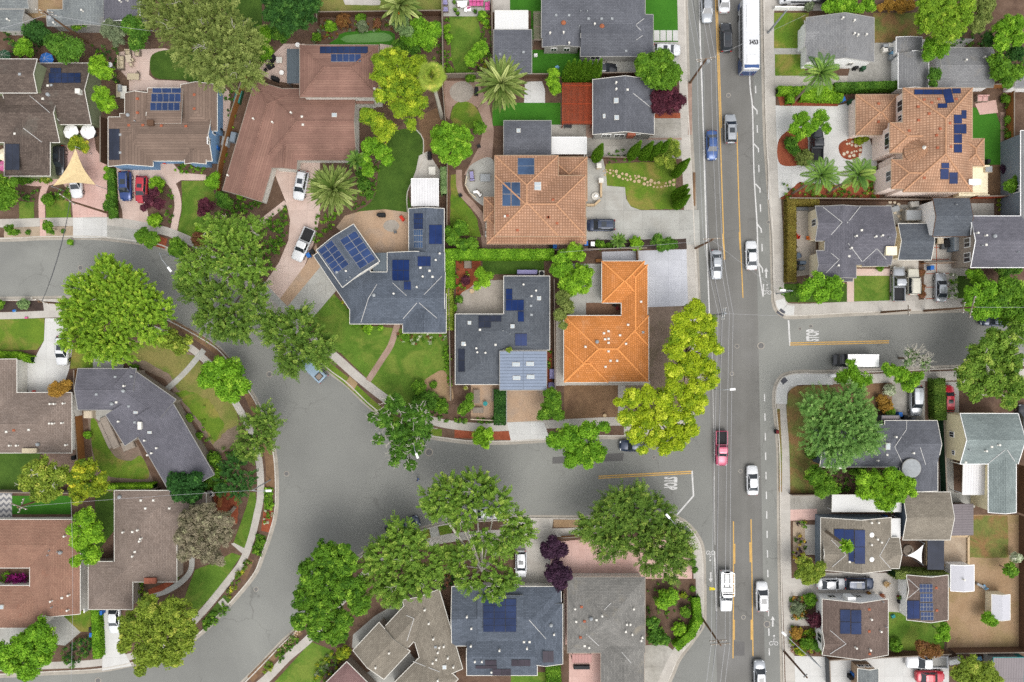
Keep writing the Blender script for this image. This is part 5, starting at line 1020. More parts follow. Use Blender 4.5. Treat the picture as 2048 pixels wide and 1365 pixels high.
def palm(label, px, py, r, h, col, nf=60, name='palm_tree', base=None, droop=.5, leaflets=26, ll=.5, lw=.09, fruit=0, tr=.3, up=.75):
 top = P(px, py, h); root = thing(name, label, 'palm tree', P(*base, G0) if base else (top.x, top.y, G0)); b = org(root)
 mb = MB(); n = 8
 mb.path([b.lerp(top, t) + Vector((0, 0, 0)) for t in np.linspace(0, 1, 7)], tr * 1.15, tr, 9); mb.build('trunk', m_['bark'], root)
 R_ = r / K * (1 - h / H); L = Leaves(); rb = MB()
 for i in range(nf):
  az = i * 2.39996 + RNG.uniform(-.1, .1); f = (i + .5) / nf; el = R(82) * (1 - f) ** .8 - R(12) * f; ln = R_ * RNG.uniform(.93, 1.06) * 1.2; m = 9
  d = np.array([math.cos(az), math.sin(az), 0]); pts = []; p = np.array(top); e = el
  for k in range(m + 1):
   pts.append(p.copy()); st = ln / m; p = p + (d * math.cos(e) + np.array([0, 0, 1]) * math.sin(e)) * st; e -= droop * (1.25 - .5 * f) * 1.7 / m
  pts = np.array(pts)
  for k in range(m): rb.tube(pts[k], pts[k + 1], .045 * (1 - k / m) + .012, .045 * (1 - (k + 1) / m) + .012, 4, cap=False)
  q = np.linspace(.1, .995, leaflets); idx = q * m; i0 = np.minimum(idx.astype(int), m - 1); fr = (idx - i0).reshape(-1, 1)
  pp = pts[i0] * (1 - fr) + pts[i0 + 1] * fr; tg = nrmz(pts[i0 + 1] - pts[i0]); sd = nrmz(np.cross(tg, np.array([0, 0, 1.]) + 0 * tg)); nn = nrmz(np.cross(sd, tg))
  l_ = ll * np.sin(np.clip(q * 1.05 + .12, 0, 1) * math.pi) ** .5 * (1.05 - .35 * q)
  tin = np.full(leaflets, .5 + RNG.normal(0, .26)) + RNG.normal(0, .06, leaflets)
  for sg in (1, -1):
   t = nrmz(tg * .75 + sd * sg * .8 + nn * .12); n2 = nrmz(nn + sd * sg * -.25); L.blades(pp + t * (l_ / 2).reshape(-1, 1), t, nrmz(n2 - t * (n2 * t).sum(1, keepdims=True)), l_, lw, tin)
 rb.build('frond_stems', LM[col], root)
 L.build('crown', LM[col], root)
 if fruit:
  for i in range(fruit):
   az = i * math.tau / fruit + RNG.uniform(-.3, .3); c = np.array(top) + np.array([math.cos(az), math.sin(az), 0]) * R_ * .34 + np.array([0, 0, .45])
   F = Leaves(); puffs(F, c.reshape(1, 3) + RNG.normal(0, .16, (4, 3)), np.full(4, .34), 60, .2, .15, 1, (.6, .2))
   if 'fruit' not in LM: LM['fruit'] = leaf('fruit_orange', '#d0701c', '#ef9430', '#f5ae55')
   F.build('fruit_cluster', LM['fruit'], root)
 return root
def fan_palm(label, px, py, r, h, base):
 top = P(px, py, h); root = thing('palm_tree', label, 'palm tree', P(*base, G0)); b = org(root); mb = MB()
 mb.path([b.lerp(top, t) for t in np.linspace(0, 1, 8)], .34, .2, 10); mb.build('trunk', m_['bark_pale'], root)
 L = Leaves(); R_ = r / K * (1 - h / H); rb = MB()
 for i in range(26):
  az = i * 2.39996; f = (i + .5) / 26; el = R(84) * (1 - f) - R(35) * f; st = R_ * (.1 + .36 * f); d = np.array([math.cos(az) * math.cos(el), math.sin(az) * math.cos(el), math.sin(el)]); c = np.array(top) + d * st
  rb.tube(top, c, .03, .02, 4, cap=False); k = 22; a = np.linspace(-1.1, 1.1, k); s_ = nrmz(np.cross(d, [0, 0, 1.]).reshape(1, 3))[0]; n_ = np.cross(s_, d)
  t = nrmz(np.cos(a).reshape(-1, 1) * d + np.sin(a).reshape(-1, 1) * s_ - .25 * np.array([0, 0, 1.])); l_ = R_ * RNG.uniform(.5, .68) * (1 - .3 * (np.abs(a) / 1.7))
  L.blades(c + t * (l_ / 2).reshape(-1, 1), t, nrmz(n_ + 0 * t + RNG.normal(0, .1, (k, 3))), l_, .2, np.full(k, .5 + RNG.normal(0, .3)) + RNG.normal(0, .1, k))
 rb.build('frond_stems', LM['fan'], root); L.build('crown', LM['fan'], root); return root
def cypress(label, bx, by, h, r, col='green', group=None):
 b = P(bx, by, G0); root = thing('cypress', label, 'cypress', b, group); L = Leaves(); n = int(620 * h * r)
 z = RNG.uniform(.02, 1, n) ** .8; a = RNG.uniform(0, math.tau, n); prof = np.minimum(1, (1 - z) * 1.7 + .04) * np.minimum(1, .5 + z * 3)
 rad = r * prof * RNG.uniform(.7, 1.05, n); out = np.stack([np.cos(a), np.sin(a), np.full(n, .35)], 1)
 p = np.stack([b.x + np.cos(a) * rad, b.y + np.sin(a) * rad, G0 + z * h], 1); t = nrmz(out * .95 + np.array([0, 0, .55]) + rdir(n) * .35)
 nn = nrmz(out * .3 + np.array([0, 0, 1.]) + rdir(n) * .5); nn = nrmz(nn - t * (nn * t).sum(1, keepdims=True)); L.blades(p, t, nn, RNG.uniform(.3, .5, n), .2, RNG.normal(.5, .22, n))
 mb = MB(); mb.lathe((b.x, b.y, G0), [(r * .45, .1), (r * .62, h * .3), (r * .5, h * .6), (.02, h * .95)], 8); mb.build('trunk', LM['deep'], root)
 L.build('crown', LM[col], root); return root
def hedge(label, line, w, h, col='green', name='hedge', dens=1.0):
 """clipped hedge along a pixel polyline"""
 pts = [P(x, y, G0) for x, y in line]; root = thing(name, label, 'hedge', pts[0]); L = Leaves(); w = w / K; core = MB()
 for i in range(len(pts) - 1):
  a, b = pts[i], pts[i + 1]; d = b - a; ln = d.length; u = d.normalized(); v = Vector((-u.y, u.x, 0)); th = math.atan2(u.y, u.x)
  core.box(((a.x + b.x) / 2, (a.y + b.y) / 2, G0 + h * .45), (ln + w * .5, w * .78, h * .9), th)
  n = int(ln * w * 260 * dens) + 60; s_ = RNG.uniform(-w * .45, ln + w * .45, n); t_ = RNG.uniform(-w / 2, w / 2, n); z = np.full(n, h) + RNG.normal(0, .05, n) - (np.abs(t_) / (w / 2)) ** 4 * .15
  o = np.tile([0, 0, 1.], (n, 1)); p = np.array(a) + s_.reshape(-1, 1) * np.array(u) + t_.reshape(-1, 1) * np.array(v); p[:, 2] = G0 + z
  L.scatter(p, o, .24, .17, .8, RNG.normal(.5, .2, n) + .2 * np.sin(s_ * 2.1))
  m = int(ln * h * 160 * dens) + 60
  for sg in (1, -1):
   s_ = RNG.uniform(-w * .45, ln + w * .45, m); z = RNG.uniform(0, h, m); p = np.array(a) + s_.reshape(-1, 1) * np.array(u) + (sg * (w / 2 + RNG.normal(0, .04, m))).reshape(-1, 1) * np.array(v); p[:, 2] = G0 + z
   L.scatter(p, np.tile(np.array(v) * sg, (m, 1)), .24, .17, .8, RNG.normal(.45, .2, m))
 core.build('stems', LM['deep'], root); L.build('foliage', LM[col], root); return root
def bed(name, poly, cols, dens=1.0, h=.5, rp=.28, lab=None):
 """uncountable low planting"""
 if len(poly) == 2: (x0, y0), (x1, y1) = poly; poly = [(x0, y0), (x1, y0), (x1, y1), (x0, y1)]
 xs, ys = [a[0] for a in poly], [a[1] for a in poly]; area = abs(sum(poly[i][0] * poly[(i + 1) % len(poly)][1] - poly[(i + 1) % len(poly)][0] * poly[i][1] for i in range(len(poly)))) / 2 / K / K
 def inside(x, y):
  c = False
  for i in range(len(poly)):
   (x0, y0), (x1, y1) = poly[i], poly[i - 1]
   if (y0 > y) != (y1 > y) and x < (x1 - x0) * (y - y0) / (y1 - y0) + x0: c = not c
  return c
 n = int(area * 3.2 * dens); cs = []
 while len(cs) < n:
  x, y = RNG.uniform(min(xs), max(xs)), RNG.uniform(min(ys), max(ys))
  if inside(x, y): cs.append(P(x, y, G0 + RNG.uniform(.08, h)))
 cs = np.array(cs); k = len(cols); a0 = P(poly[0][0], poly[0][1], 0); out = []
 for i, c in enumerate(cols):
  sub = cs[i::k]
  if len(sub) == 0: continue
  L = Leaves(); puffs(L, sub, rp * RNG.uniform(.6, 1.5, len(sub)), 26, .24, .15, .9, (.5, .25)); o = L.build(name, LM[c], None, a0); o['kind'] = 'stuff'
T, S, SP = blob_tree, shrub, spray_tree
SP('sprawling pale olive conifer over the north-west gardens, largest of its kind', [(325, 25, 42), (372, 50, 52), (420, 60, 48), (400, 105, 48), (450, 105, 50), (480, 125, 42), (490, 80, 36), (440, 25, 40), (440, 150, 26), (500, 150, 22)], 13, 'olive', sl=1.9, bl=.42, n_per=6, twigs=2)
T('bright lime tree beside the dark brown house, northern of the pair', [(196, 132, 24), (212, 148, 20)], 6, 'lime', 'fine'); T('bright lime tree beside the dark brown house, southern of the pair', [(203, 192, 22), (214, 208, 22)], 6, 'lime', 'fine')
T('dark green tree over the blue umbrella', [(112, 88, 24), (135, 98, 32), (155, 95, 18)], 6.5, 'mid', 'broad'); T('yellow-green shrub tree by the cream patio corner', [(48, 98, 22)], 4, 'lime2', 'fine'); T('dull green bush behind the weathered shed', [(72, 65, 26), (90, 72, 15)], 4, 'dark', 'broad')
T('grey-green olive tree north of the lounge furniture', [(222, 60, 22), (238, 75, 22)], 5.5, 'greygreen', 'fine'); T('dark green tree between the olive tree and the pale conifer', [(265, 50, 24), (282, 72, 26), (275, 88, 18)], 6, 'mid', 'broad')
T('small bush by the pole with a transformer', [(155, 50, 14), (172, 45, 12)], 3.5, 'green', 'fine')
T('round fruiting shrub tree beside the two white umbrellas', [(155, 285, 17), (168, 295, 14), (146, 292, 12)], 3.5, 'mag2', 'fine')
T('large green tree cut by the west edge above the curb', [(0, 372, 26), (18, 392, 22), (5, 405, 22), (28, 365, 12)], 6, 'green', 'broad')
T('willow-like dark tree at the top beside the hidden white shed', [(560, 15, 38), (598, 20, 42), (580, 45, 32), (625, 5, 25), (545, 35, 22)], 9, 'dark', 'fine'); T('green bush behind the outdoor black grill', [(525, 72, 26), (530, 105, 20)], 4.5, 'lime2', 'fine'); T('dark bush beside the black grill bush', [(555, 68, 20), (572, 75, 15)], 4, 'mid', 'fine'); T('bushy dark tree at the bend of the pink garden path', [(500, 60, 22), (508, 90, 20)], 5, 'dark', 'broad')
S('small lime shrub by the north fence', 662, 54, 14, 'lime2'); S('reddish brown shrub by the north fence', 687, 42, 17, 'brown'); S('green shrub north of the putting green', 722, 36, 13, 'green'); S('pale grassy shrub at the putting green edge', 725, 55, 14, 'greygreen'); S('dark shrub by the curved white edging', 634, 75, 11, 'green'); S('small shrub with red leaves by the putting green', 755, 48, 11, 'redbrown')
palm('date palm with orange fruit at the top by the dry grass', 800, 12, 44, 8, 'palm', 50, fruit=4, ll=.5, lw=.28)
T('pale grey-green tree beside the top date palm', [(800, 42, 22), (812, 62, 18)], 6.5, 'pale', 'fine'); T('wide green tree east of the putting green', [(838, 60, 26), (868, 62, 22), (855, 82, 22), (820, 78, 22)], 6, 'lime2', 'broad'); T('dark green tree in front of the putting green east end', [(805, 98, 24), (828, 95, 18)], 4.5, 'mid', 'fine')
T('large yellow-green camphor tree beside the red-brown upper storey', [(785, 125, 36), (768, 155, 32), (810, 150, 34), (838, 130, 24), (790, 185, 34), (825, 180, 28), (765, 195, 22), (825, 215, 28), (822, 250, 16), (845, 205, 16), (800, 220, 22), (760, 120, 18)], 10, 'camphor', 'puff', dens=1.1)
T('smaller yellow-green camphor south-west of the large one', [(740, 235, 22), (758, 250, 24), (780, 255, 18), (770, 275, 16), (730, 225, 12)], 7, 'camphor', 'puff')
palm('small yellow-green palm crown on a tall trunk before the tan-grey cottage', 1692, 1092, 15, 9, 'lime', 30, base=(1634, 1050), ll=.35, lw=.2, tr=.22)
fan_palm('tall yellowing fan palm leaning over the camphor tree', 863, 152, 34, 17, (884, 236))
T('round bright lime tree in the middle garden', [(890, 272, 30), (918, 275, 30), (905, 305, 32), (882, 295, 22), (925, 300, 22)], 6.5, 'lime2', 'round')
T('small round green tree beside the oval lawn', [(958, 257, 16)], 3.5, 'green', 'round')
palm('date palm with orange fruit clusters beside the patio circle', 1003, 170, 55, 9.5, 'palm', 72, fruit=7, ll=.5, lw=.3)
palm('large pale date palm above the pink driveway', 668, 380, 51, 8, 'palm', 96, ll=.46, lw=.32, droop=.32)
T('loose green tree hiding a small palm beside the dark lawn', [(745, 298, 26), (728, 322, 18), (765, 308, 22), (775, 322, 14), (735, 345, 15)], 6, 'lime2', 'broad', dens=.8); palm('small spiky palm under the loose green tree', 712, 322, 22, 5, 'queen', 26, ll=.4); S('dark shrubs row beside the date palm garden bed', 728, 370, 16, 'mid', extra=((738, 390, 12), (722, 350, 12)))
T('bright feathery bush on the long narrow lawn', [(958, 105, 20), (945, 120, 17), (968, 95, 14)], 5, 'lime2', 'fine'); S('dull round shrub below the bright feathery bush', 940, 153, 14, 'green'); S('clipped lime shrub at the narrow lawn side', 897, 76, 10, 'lime2'); S('yellow-green shrub at the narrow lawn side', 895, 56, 9, 'lime'); S('lime shrub by the pink sofa', 965, 33, 12, 'lime2', extra=((972, 45, 8),)); S('dark shrub at the foot of the narrow lawn', 900, 143, 10, 'green')
T('small lime tree beside the red pergola', [(1107, 148, 14), (1106, 168, 17), (1112, 182, 12)], 4.5, 'lime', 'fine')
for i, (bx, hh) in enumerate(((1130, 7.8), (1140, 8.4), (1150, 8), (1160, 8.6), (1170, 8), (1180, 8.2), (1189, 8.6))): cypress('dark cypress in the dense row north of the red pergola', bx, 163, hh, .62, group='cypress row north of the pergola')
T('wide round green tree at the driveway of the top charcoal house', [(1290, 138, 28), (1322, 128, 32), (1345, 148, 22), (1310, 155, 28), (1335, 165, 20), (1285, 120, 15)], 7, 'green', 'round', dens=1.1)
T('dark red plum tree south of the round green tree', [(1322, 195, 24), (1345, 208, 26), (1340, 185, 22), (1318, 215, 18), (1360, 205, 15)], 5, 'plum', 'fine', tint=(.45, .2))
cypress('single cypress between the white carport and the garden wall', 1190, 321, 9, .75)
for bx, by in ((1260, 317), (1282, 318), (1298, 318), (1312, 315)): cypress('leaning cypress in the row behind the dry sloping lawn', bx, by, 9.2, .72, group='cypress row behind the sloping lawn')
T('pale yellow-green tree at the end of the cypress row', [(1345, 293, 17), (1330, 312, 18), (1342, 328, 14), (1318, 322, 12), (1352, 308, 12)], 5, 'magnolia', 'fine')
for bx, by in ((1347, 352), (1353, 345)): cypress('dark cypress beside the sidewalk below the pale yellow-green tree', bx, by, 8, .65, group='two cypresses below the pale tree')
for bx, by in ((1346, 396), (1349, 404), (1350, 415)): cypress('dark cypress in the clump at the driveway corner', bx, by, 9, .68, group='cypress clump at the driveway corner')
palm('yucca-like plant in the driveway bed', 1237, 482, 17, 2.2, 'queen', 26, 'yucca', ll=.3, lw=.12, tr=.1); S('round lime shrub in the driveway bed', 1272, 488, 17, 'lime'); T('irregular green conifer in the driveway bed', [(1315, 478, 15), (1332, 488, 15), (1320, 495, 12), (1345, 490, 12)], 3, 'mid', 'fine'); S('low clipped hedge lump in the driveway bed', 1200, 490, 13, 'green', 1.0, extra=((1218, 492, 9),))
T('lime tree at the fence corner north of the orange house', [(1148, 503, 21), (1162, 515, 13)], 5, 'lime', 'fine'); T('green tree between the hedge and the yellow round tree', [(1122, 520, 22), (1115, 542, 19), (1132, 535, 17)], 5, 'lime2', 'fine'); T('yellow round tree beside the orange house', [(1152, 560, 37), (1140, 572, 25), (1166, 552, 24)], 6, 'lime', 'round'); T('dull olive bronze tree beside the orange house', [(1126, 597, 18), (1135, 615, 17), (1120, 630, 16), (1126, 652, 10)], 5.5, 'olive', 'fine')
T('great yellow camphor over the sidewalk, northern half of the pair', [(1388, 622, 28), (1362, 640, 22), (1412, 650, 26), (1378, 668, 30), (1412, 690, 28), (1350, 700, 26), (1382, 730, 32), (1345, 745, 24), (1416, 735, 26), (1392, 775, 24), (1425, 760, 15), (1365, 785, 26), (1345, 772, 18), (1400, 800, 18), (1355, 665, 20), (1436, 700, 14), (1420, 770, 14)], 10, 'yellow', 'puff', dens=1.25, tint=(.5, .27))
T('great yellow camphor over the corner, southern half of the pair', [(1262, 795, 24), (1295, 790, 26), (1325, 798, 28), (1252, 835, 22), (1288, 838, 32), (1335, 828, 32), (1380, 808, 26), (1352, 868, 32), (1310, 878, 28), (1270, 868, 22), (1382, 860, 20), (1330, 898, 18), (1285, 898, 14), (1376, 838, 18), (1240, 805, 14), (1398, 820, 12), (1355, 890, 18)], 10, 'yellow', 'puff', dens=1.25, tint=(.5, .27))
T('broad bright green street tree by the corner camphor', [(1138, 878, 32), (1178, 862, 24), (1158, 905, 32), (1192, 905, 26), (1208, 855, 14), (1112, 882, 22), (1140, 922, 18), (1175, 925, 15)], 7, 'lime2', 'broad', group=None)
T('dense dark lime tree before the paver driveway', [(1104, 792, 20), (1098, 815, 20), (1088, 832, 16), (1116, 830, 15), (1110, 808, 18)], 5, 'green', 'round'); T('small lime street tree in the red mulch strip', [(966, 872, 22), (955, 880, 12), (978, 865, 12), (970, 890, 10)], 4, 'lime', 'fine')
T('old street tree with bare pale branches over the junction', [(790, 808, 26), (830, 830, 30), (768, 838, 22), (846, 858, 26), (800, 868, 30), (758, 878, 14), (832, 892, 22), (800, 902, 24), (788, 925, 12), (820, 930, 15), (845, 835, 18), (745, 835, 12)], 8, 'mid', 'round', twigs=8, dens=1, tint=(.45, .25))
S('large clipped shrub at the junction corner bed', 838, 775, 17, 'green', 2); S('dark green shrub mound beside the dry bed', 856, 802, 24, 'mid', 2, extra=((838, 800, 15),)); S('rounded shrub east end of the dry bed', 882, 812, 18, 'green', 1.8); S('tuft shrub on the dry straw bed', 867, 770, 9, 'green')
SP('dark feathery street elm between the driveways and the blue pickup', [(560, 662, 32), (598, 655, 34), (628, 685, 34), (590, 705, 36), (545, 648, 20), (642, 708, 24), (580, 732, 18), (605, 632, 16), (655, 695, 14), (530, 640, 10)], 9, 'elm', sl=1.7, bl=.42, bw=.1)
SP('tall feathery elm with pale twigs over the driveway entrance', [(455, 470, 34), (490, 500, 36), (440, 505, 38), (395, 528, 28), (500, 460, 22), (470, 535, 30), (515, 535, 20), (375, 545, 16), (425, 455, 20)], 11, 'elm2', sl=1.7, bl=.42, bw=.1, twigs=3)
SP('dark feathery elm leaning over the upper bend of the road', [(395, 575, 34), (432, 600, 34), (425, 638, 32), (470, 640, 34), (505, 615, 28), (480, 660, 24), (500, 570, 26), (520, 590, 16), (448, 662, 18), (380, 555, 18)], 9.5, 'elm', sl=1.7, bl=.42, bw=.1)
SP('huge lime street tree on the inner side of the bend', [(225, 555, 36), (195, 600, 44), (255, 580, 42), (165, 575, 26), (268, 620, 46), (220, 648, 50), (300, 612, 36), (165, 645, 40), (300, 655, 34), (240, 690, 36), (190, 690, 32), (330, 620, 20), (145, 680, 18), (215, 530, 18), (150, 615, 24), (240, 605, 44)], 11, 'huge', sl=1.4, bl=.34, bw=.12, up=.5, n_per=7)
T('magnolia with white flowers beside the huge lime tree', [(342, 678, 24), (362, 694, 20), (325, 682, 16), (375, 680, 12)], 5.5, 'magnolia', 'loose', dens=1.3)
T('lime lollipop street tree on the dry verge', [(428, 742, 26), (465, 742, 28), (482, 770, 22), (450, 778, 28), (415, 762, 22), (470, 795, 14), (440, 725, 14)], 6.5, 'lime2', 'broad', dens=1.1)
SP('dark feathery street tree on the verge south of the lime lollipop', [(525, 832, 22), (512, 862, 32), (500, 895, 26), (540, 855, 18), (530, 885, 20), (548, 840, 10)], 8, 'elm', sl=1.5, bl=.38, bw=.09)
SP('dark loose tree on the inner sidewalk beside the power line', [(470, 935, 26), (458, 965, 24), (488, 960, 24), (478, 985, 16)], 7, 'dark', sl=1.3, n_per=4); T('dark green dense tree north of the mauve tree', [(360, 965, 28), (385, 980, 30), (362, 990, 20), (392, 958, 20)], 6, 'deep', 'dense')
S('shrub mass beside the bent house south end', 425, 920, 18, 'green', 2, extra=((432, 945, 16), (412, 952, 14))); S('fern-like shrubs by the red mulch corner', 440, 975, 16, 'mid', 1.5, extra=((415, 968, 13),))
T('mauve-grey leaved tree beside the brown shingle house', [(385, 1040, 32), (418, 1030, 32), (440, 1068, 34), (392, 1082, 36), (420, 1105, 28), (365, 1070, 22), (452, 1040, 20), (370, 1110, 18), (440, 1120, 14)], 7.5, 'mauve', 'fine', tint=(.5, .28))
T('magnolia tree with white blossoms north of the turf patio', [(88, 940, 32), (58, 962, 24), (100, 978, 32), (125, 950, 24), (75, 990, 18), (60, 940, 18)], 8, 'magnolia', 'loose', dens=1.3, twigs=1); T('yellow-green tree adjoining the white-blossomed magnolia', [(172, 940, 28), (195, 972, 26), (162, 980, 26), (150, 955, 18), (205, 955, 12), (155, 1000, 12)], 7.5, 'mag2', 'broad')
T('bright lime tree between the reddish and brown houses', [(172, 1035, 24), (190, 1065, 26), (165, 1085, 24), (185, 1110, 22), (155, 1120, 16), (150, 1060, 16)], 7, 'lime', 'broad')
T('largest magnolia, speckled cream, at the lower bend', [(300, 1218, 34), (350, 1222, 34), (268, 1255, 38), (325, 1262, 44), (370, 1258, 30), (300, 1305, 36), (345, 1308, 32), (250, 1290, 18), (375, 1290, 18), (280, 1340, 15), (385, 1225, 14)], 9, 'magnolia', 'loose', dens=1.5)
T('bright green tree at the bottom west corner', [(82, 1262, 30), (98, 1282, 26), (52, 1288, 34), (28, 1318, 34), (88, 1310, 30), (60, 1342, 24), (10, 1300, 20)], 7.5, 'lime2', 'broad')
T('purple-leaved plum beside the red car', [(302, 402, 18), (320, 408, 15), (310, 385, 11), (290, 415, 10)], 4.5, 'plum', 'fine', dens=.8); T('purple-leaved plum on the lawn of the blue-walled house', [(412, 412, 19), (405, 425, 12)], 4, 'plum', 'fine', dens=.8)
T('dark street tree in the strip below the pink path, western', [(288, 473, 19), (305, 478, 17), (300, 488, 12)], 4.5, 'green', 'dense'); T('dark street tree in the strip below the pink path, eastern', [(356, 492, 18), (362, 505, 14), (348, 502, 12)], 4.5, 'green', 'dense')
T('thin young street tree on the gravel verge, western', [(22, 460, 12), (32, 466, 10)], 3, 'green', 'loose'); T('thin young street tree on the gravel verge, eastern', [(95, 452, 12), (102, 462, 9)], 3, 'green', 'loose'); S('small blue-green shrub between the two young street trees', 56, 465, 6, 'mid'); S('small blue-green shrub east of the young street trees', 126, 463, 5, 'mid'); S('pale sapling by the curb of the outer bend', 141, 485, 7, 'lime2')
S('round lime shrub beside the red car', 315, 369, 18, 'lime', 1.8); S('lime shrub below the purple plum', 310, 442, 16, 'lime', 1.6); T('lime conifer at the corner of the red-brown house', [(425, 365, 18), (432, 352, 11)], 4, 'lime2', 'fine'); T('olive shrub tree beside the dark lawn corner', [(450, 405, 19), (440, 392, 11)], 3.5, 'mid', 'fine'); S('russet grassy shrub below the lawn corner', 400, 480, 18, 'redbrown', 1.4); S('yellow-green shrub above the russet shrub', 400, 460, 11, 'lime', 1.2); S('small lime shrub under the red-brown eave', 481, 393, 9, 'lime2')
S('low green shrub pair at the shade sail bed, upper', 215, 355, 9, 'lime2', extra=((215, 340, 8),)); T('dark shrub tree at the end of the shade sail bed', [(218, 412, 14), (228, 425, 10)], 3, 'mid', 'fine'); S('lime shrub in the shade sail bed', 219, 395, 8, 'lime2'); S('round shrub tree beside the pink path', 96, 401, 15, 'green', 2); S('shrubs at the dark brown house front', 45, 358, 14, 'green', 1, extra=((58, 358, 10),)); S('yellow-tipped shrub at the house front', 92, 357, 12, 'magnolia', 1)
S('grey-green ball shrub on the dark mulch verge', 49, 609, 13, 'pale', 1.8); S('green shrub cut by the west edge on the mulch verge', 0, 609, 11, 'green', 1.8); T('orange-bronze shrub tree beside the bent house', [(118, 778, 20), (135, 772, 14), (108, 785, 12)], 4, 'orange', 'fine')
S('clipped shrub by the bent house entrance', 270, 738, 12, 'green', 1.2); S('yellow-green shrub at the bent house wall', 378, 837, 10, 'lime2', 1.2); S('green shrub at the bent house wall', 398, 872, 10, 'green', 1.2); S('bushy shrub on the wood fence side', 176, 870, 9, 'lime2', 1.2)
T('great dark-lime tree beside the lower bend', [(655, 1108, 34), (690, 1125, 34), (625, 1145, 34), (668, 1165, 46), (610, 1195, 30), (650, 1215, 40), (700, 1175, 34), (720, 1208, 26), (640, 1255, 30), (672, 1268, 26), (600, 1240, 22), (690, 1098, 16), (690, 1240, 24)], 10.5, 'green', 'round', tint=(.45, .28)); S('yellow shrub under the great dark-lime tree', 687, 1305, 17, 'mag2', 3)
SP('feathery street elm by the dark blue truck', [(770, 1108, 34), (808, 1088, 34), (850, 1118, 34), (802, 1145, 42), (758, 1155, 30), (840, 1158, 32), (790, 1182, 26), (800, 1062, 22), (830, 1078, 20), (745, 1125, 18), (868, 1140, 18)], 9, 'elm2', sl=1.7, bl=.42, bw=.1, twigs=1)
SP('loose elm with a pale trunk, crown over the street', [(898, 988, 36), (950, 978, 38), (875, 1010, 24), (992, 1005, 28), (925, 1025, 32), (1030, 1045, 28), (1010, 1085, 24), (965, 1075, 22), (860, 995, 16), (1045, 1065, 20)], 11, 'elm2', sl=1.6, bl=.42, bw=.11, twigs=2, n_per=5.6, trunk=(966, 1128), bark='bark_pale')
SP('low elm crown beside the slate blue house', [(920, 1108, 24), (942, 1155, 26), (985, 1135, 20), (1000, 1165, 24), (975, 1185, 18), (912, 1130, 16), (1020, 1160, 16)], 8, 'elm2', sl=1.5, bl=.42, bw=.11, twigs=2, n_per=5, bark='bark_pale')
T('dark purple plum by the rose patio, northern of the pair', [(1098, 1098, 22), (1118, 1100, 20), (1108, 1085, 16)], 4.5, 'purple', 'dense'); T('dark purple plum by the rose patio, southern of the pair', [(1112, 1140, 24), (1130, 1148, 18), (1118, 1165, 18), (1100, 1150, 14)], 4.5, 'purple', 'dense')
SP('wide dark feathery tree over the rose concrete patio', [(1230, 1028, 38), (1190, 1058, 30), (1268, 1012, 34), (1308, 1028, 36), (1260, 1068, 40), (1318, 1075, 42), (1220, 1088, 30), (1350, 1070, 26), (1348, 1110, 30), (1300, 1118, 26), (1338, 1138, 20), (1240, 1000, 22), (1275, 985, 14), (1170, 1050, 16), (1365, 1095, 16)], 8.5, 'elm', sl=1.6, bl=.42, bw=.09, n_per=6)
T('round green shrub, largest in the corner bed', [(1335, 1195, 22), (1325, 1205, 16), (1345, 1188, 14)], 3.2, 'lime2', 'dense'); S('yellow flowering shrub in the corner bed', 1368, 1191, 9, 'mag2'); S('green shrub against the clipped hedge', 1370, 1224, 13, 'green', 1.8); S('lime shrub in the corner bed', 1358, 1258, 16, 'lime', 1.8); T('dark twin shrub at the weathered grey house', [(1312, 1270, 22), (1305, 1245, 15), (1328, 1280, 13)], 3.4, 'mid', 'dense'); S('small round shrub north of the clipped hedge', 1386, 1178, 7, 'green'); S('dark plants at the patio end beside the sidewalk', 1385, 1125, 9, 'mid', 1.4, extra=((1390, 1140, 7),))
T('lime tree at the north corner of the east street', [(1615, 573, 20), (1635, 558, 18), (1662, 573, 26), (1642, 592, 20), (1608, 588, 15), (1672, 590, 14)], 6, 'lime2', 'broad')
T('dark green tree over the east street, western of the pair', [(1945, 592, 26), (1972, 585, 26), (1958, 618, 26), (1985, 620, 22), (1935, 612, 12)], 7.5, 'lime2', 'broad', tint=(.4, .22)); T('dark green tree over the east street, eastern of the pair', [(2015, 580, 32), (2040, 600, 30), (2015, 625, 30), (2045, 635, 22), (1998, 600, 18)], 7.5, 'green', 'broad')
T('large yellow-tipped tree at the east street south side', [(1990, 680, 30), (2028, 668, 28), (1958, 715, 34), (2008, 720, 40), (1932, 745, 28), (1980, 765, 36), (2030, 775, 32), (1945, 785, 22), (2015, 805, 20), (1925, 770, 15), (1970, 690, 18)], 9, 'elm2', 'loose', dens=1.6, twigs=1, tint=(.55, .28))
T('thin lime sapling tree over the white-roofed truck', [(1705, 746, 23), (1686, 756, 20), (1728, 758, 20), (1712, 774, 18), (1702, 726, 12)], 6.5, 'lime2', 'loose', dens=1, twigs=2); T('green shrub tree before the silver minivan', [(1803, 750, 21), (1785, 743, 17), (1824, 760, 18), (1772, 737, 13), (1816, 774, 13), (1838, 752, 11)], 5, 'lime2', 'fine'); T('half-bare grey tree leaning over the east street', [(1825, 708, 20), (1845, 725, 20), (1815, 725, 14)], 7.5, 'pale', 'loose', dens=.12, twigs=24)
S('white flowering shrub beside the minivan drive', 1778, 780, 14, 'white', 1.8); S('olive bronze shrub by the minivan drive', 1770, 812, 17, 'orange', 1.8, extra=((1762, 800, 12),)); S('green shrub next to the blue bin', 1778, 824, 13, 'green', 1.6)
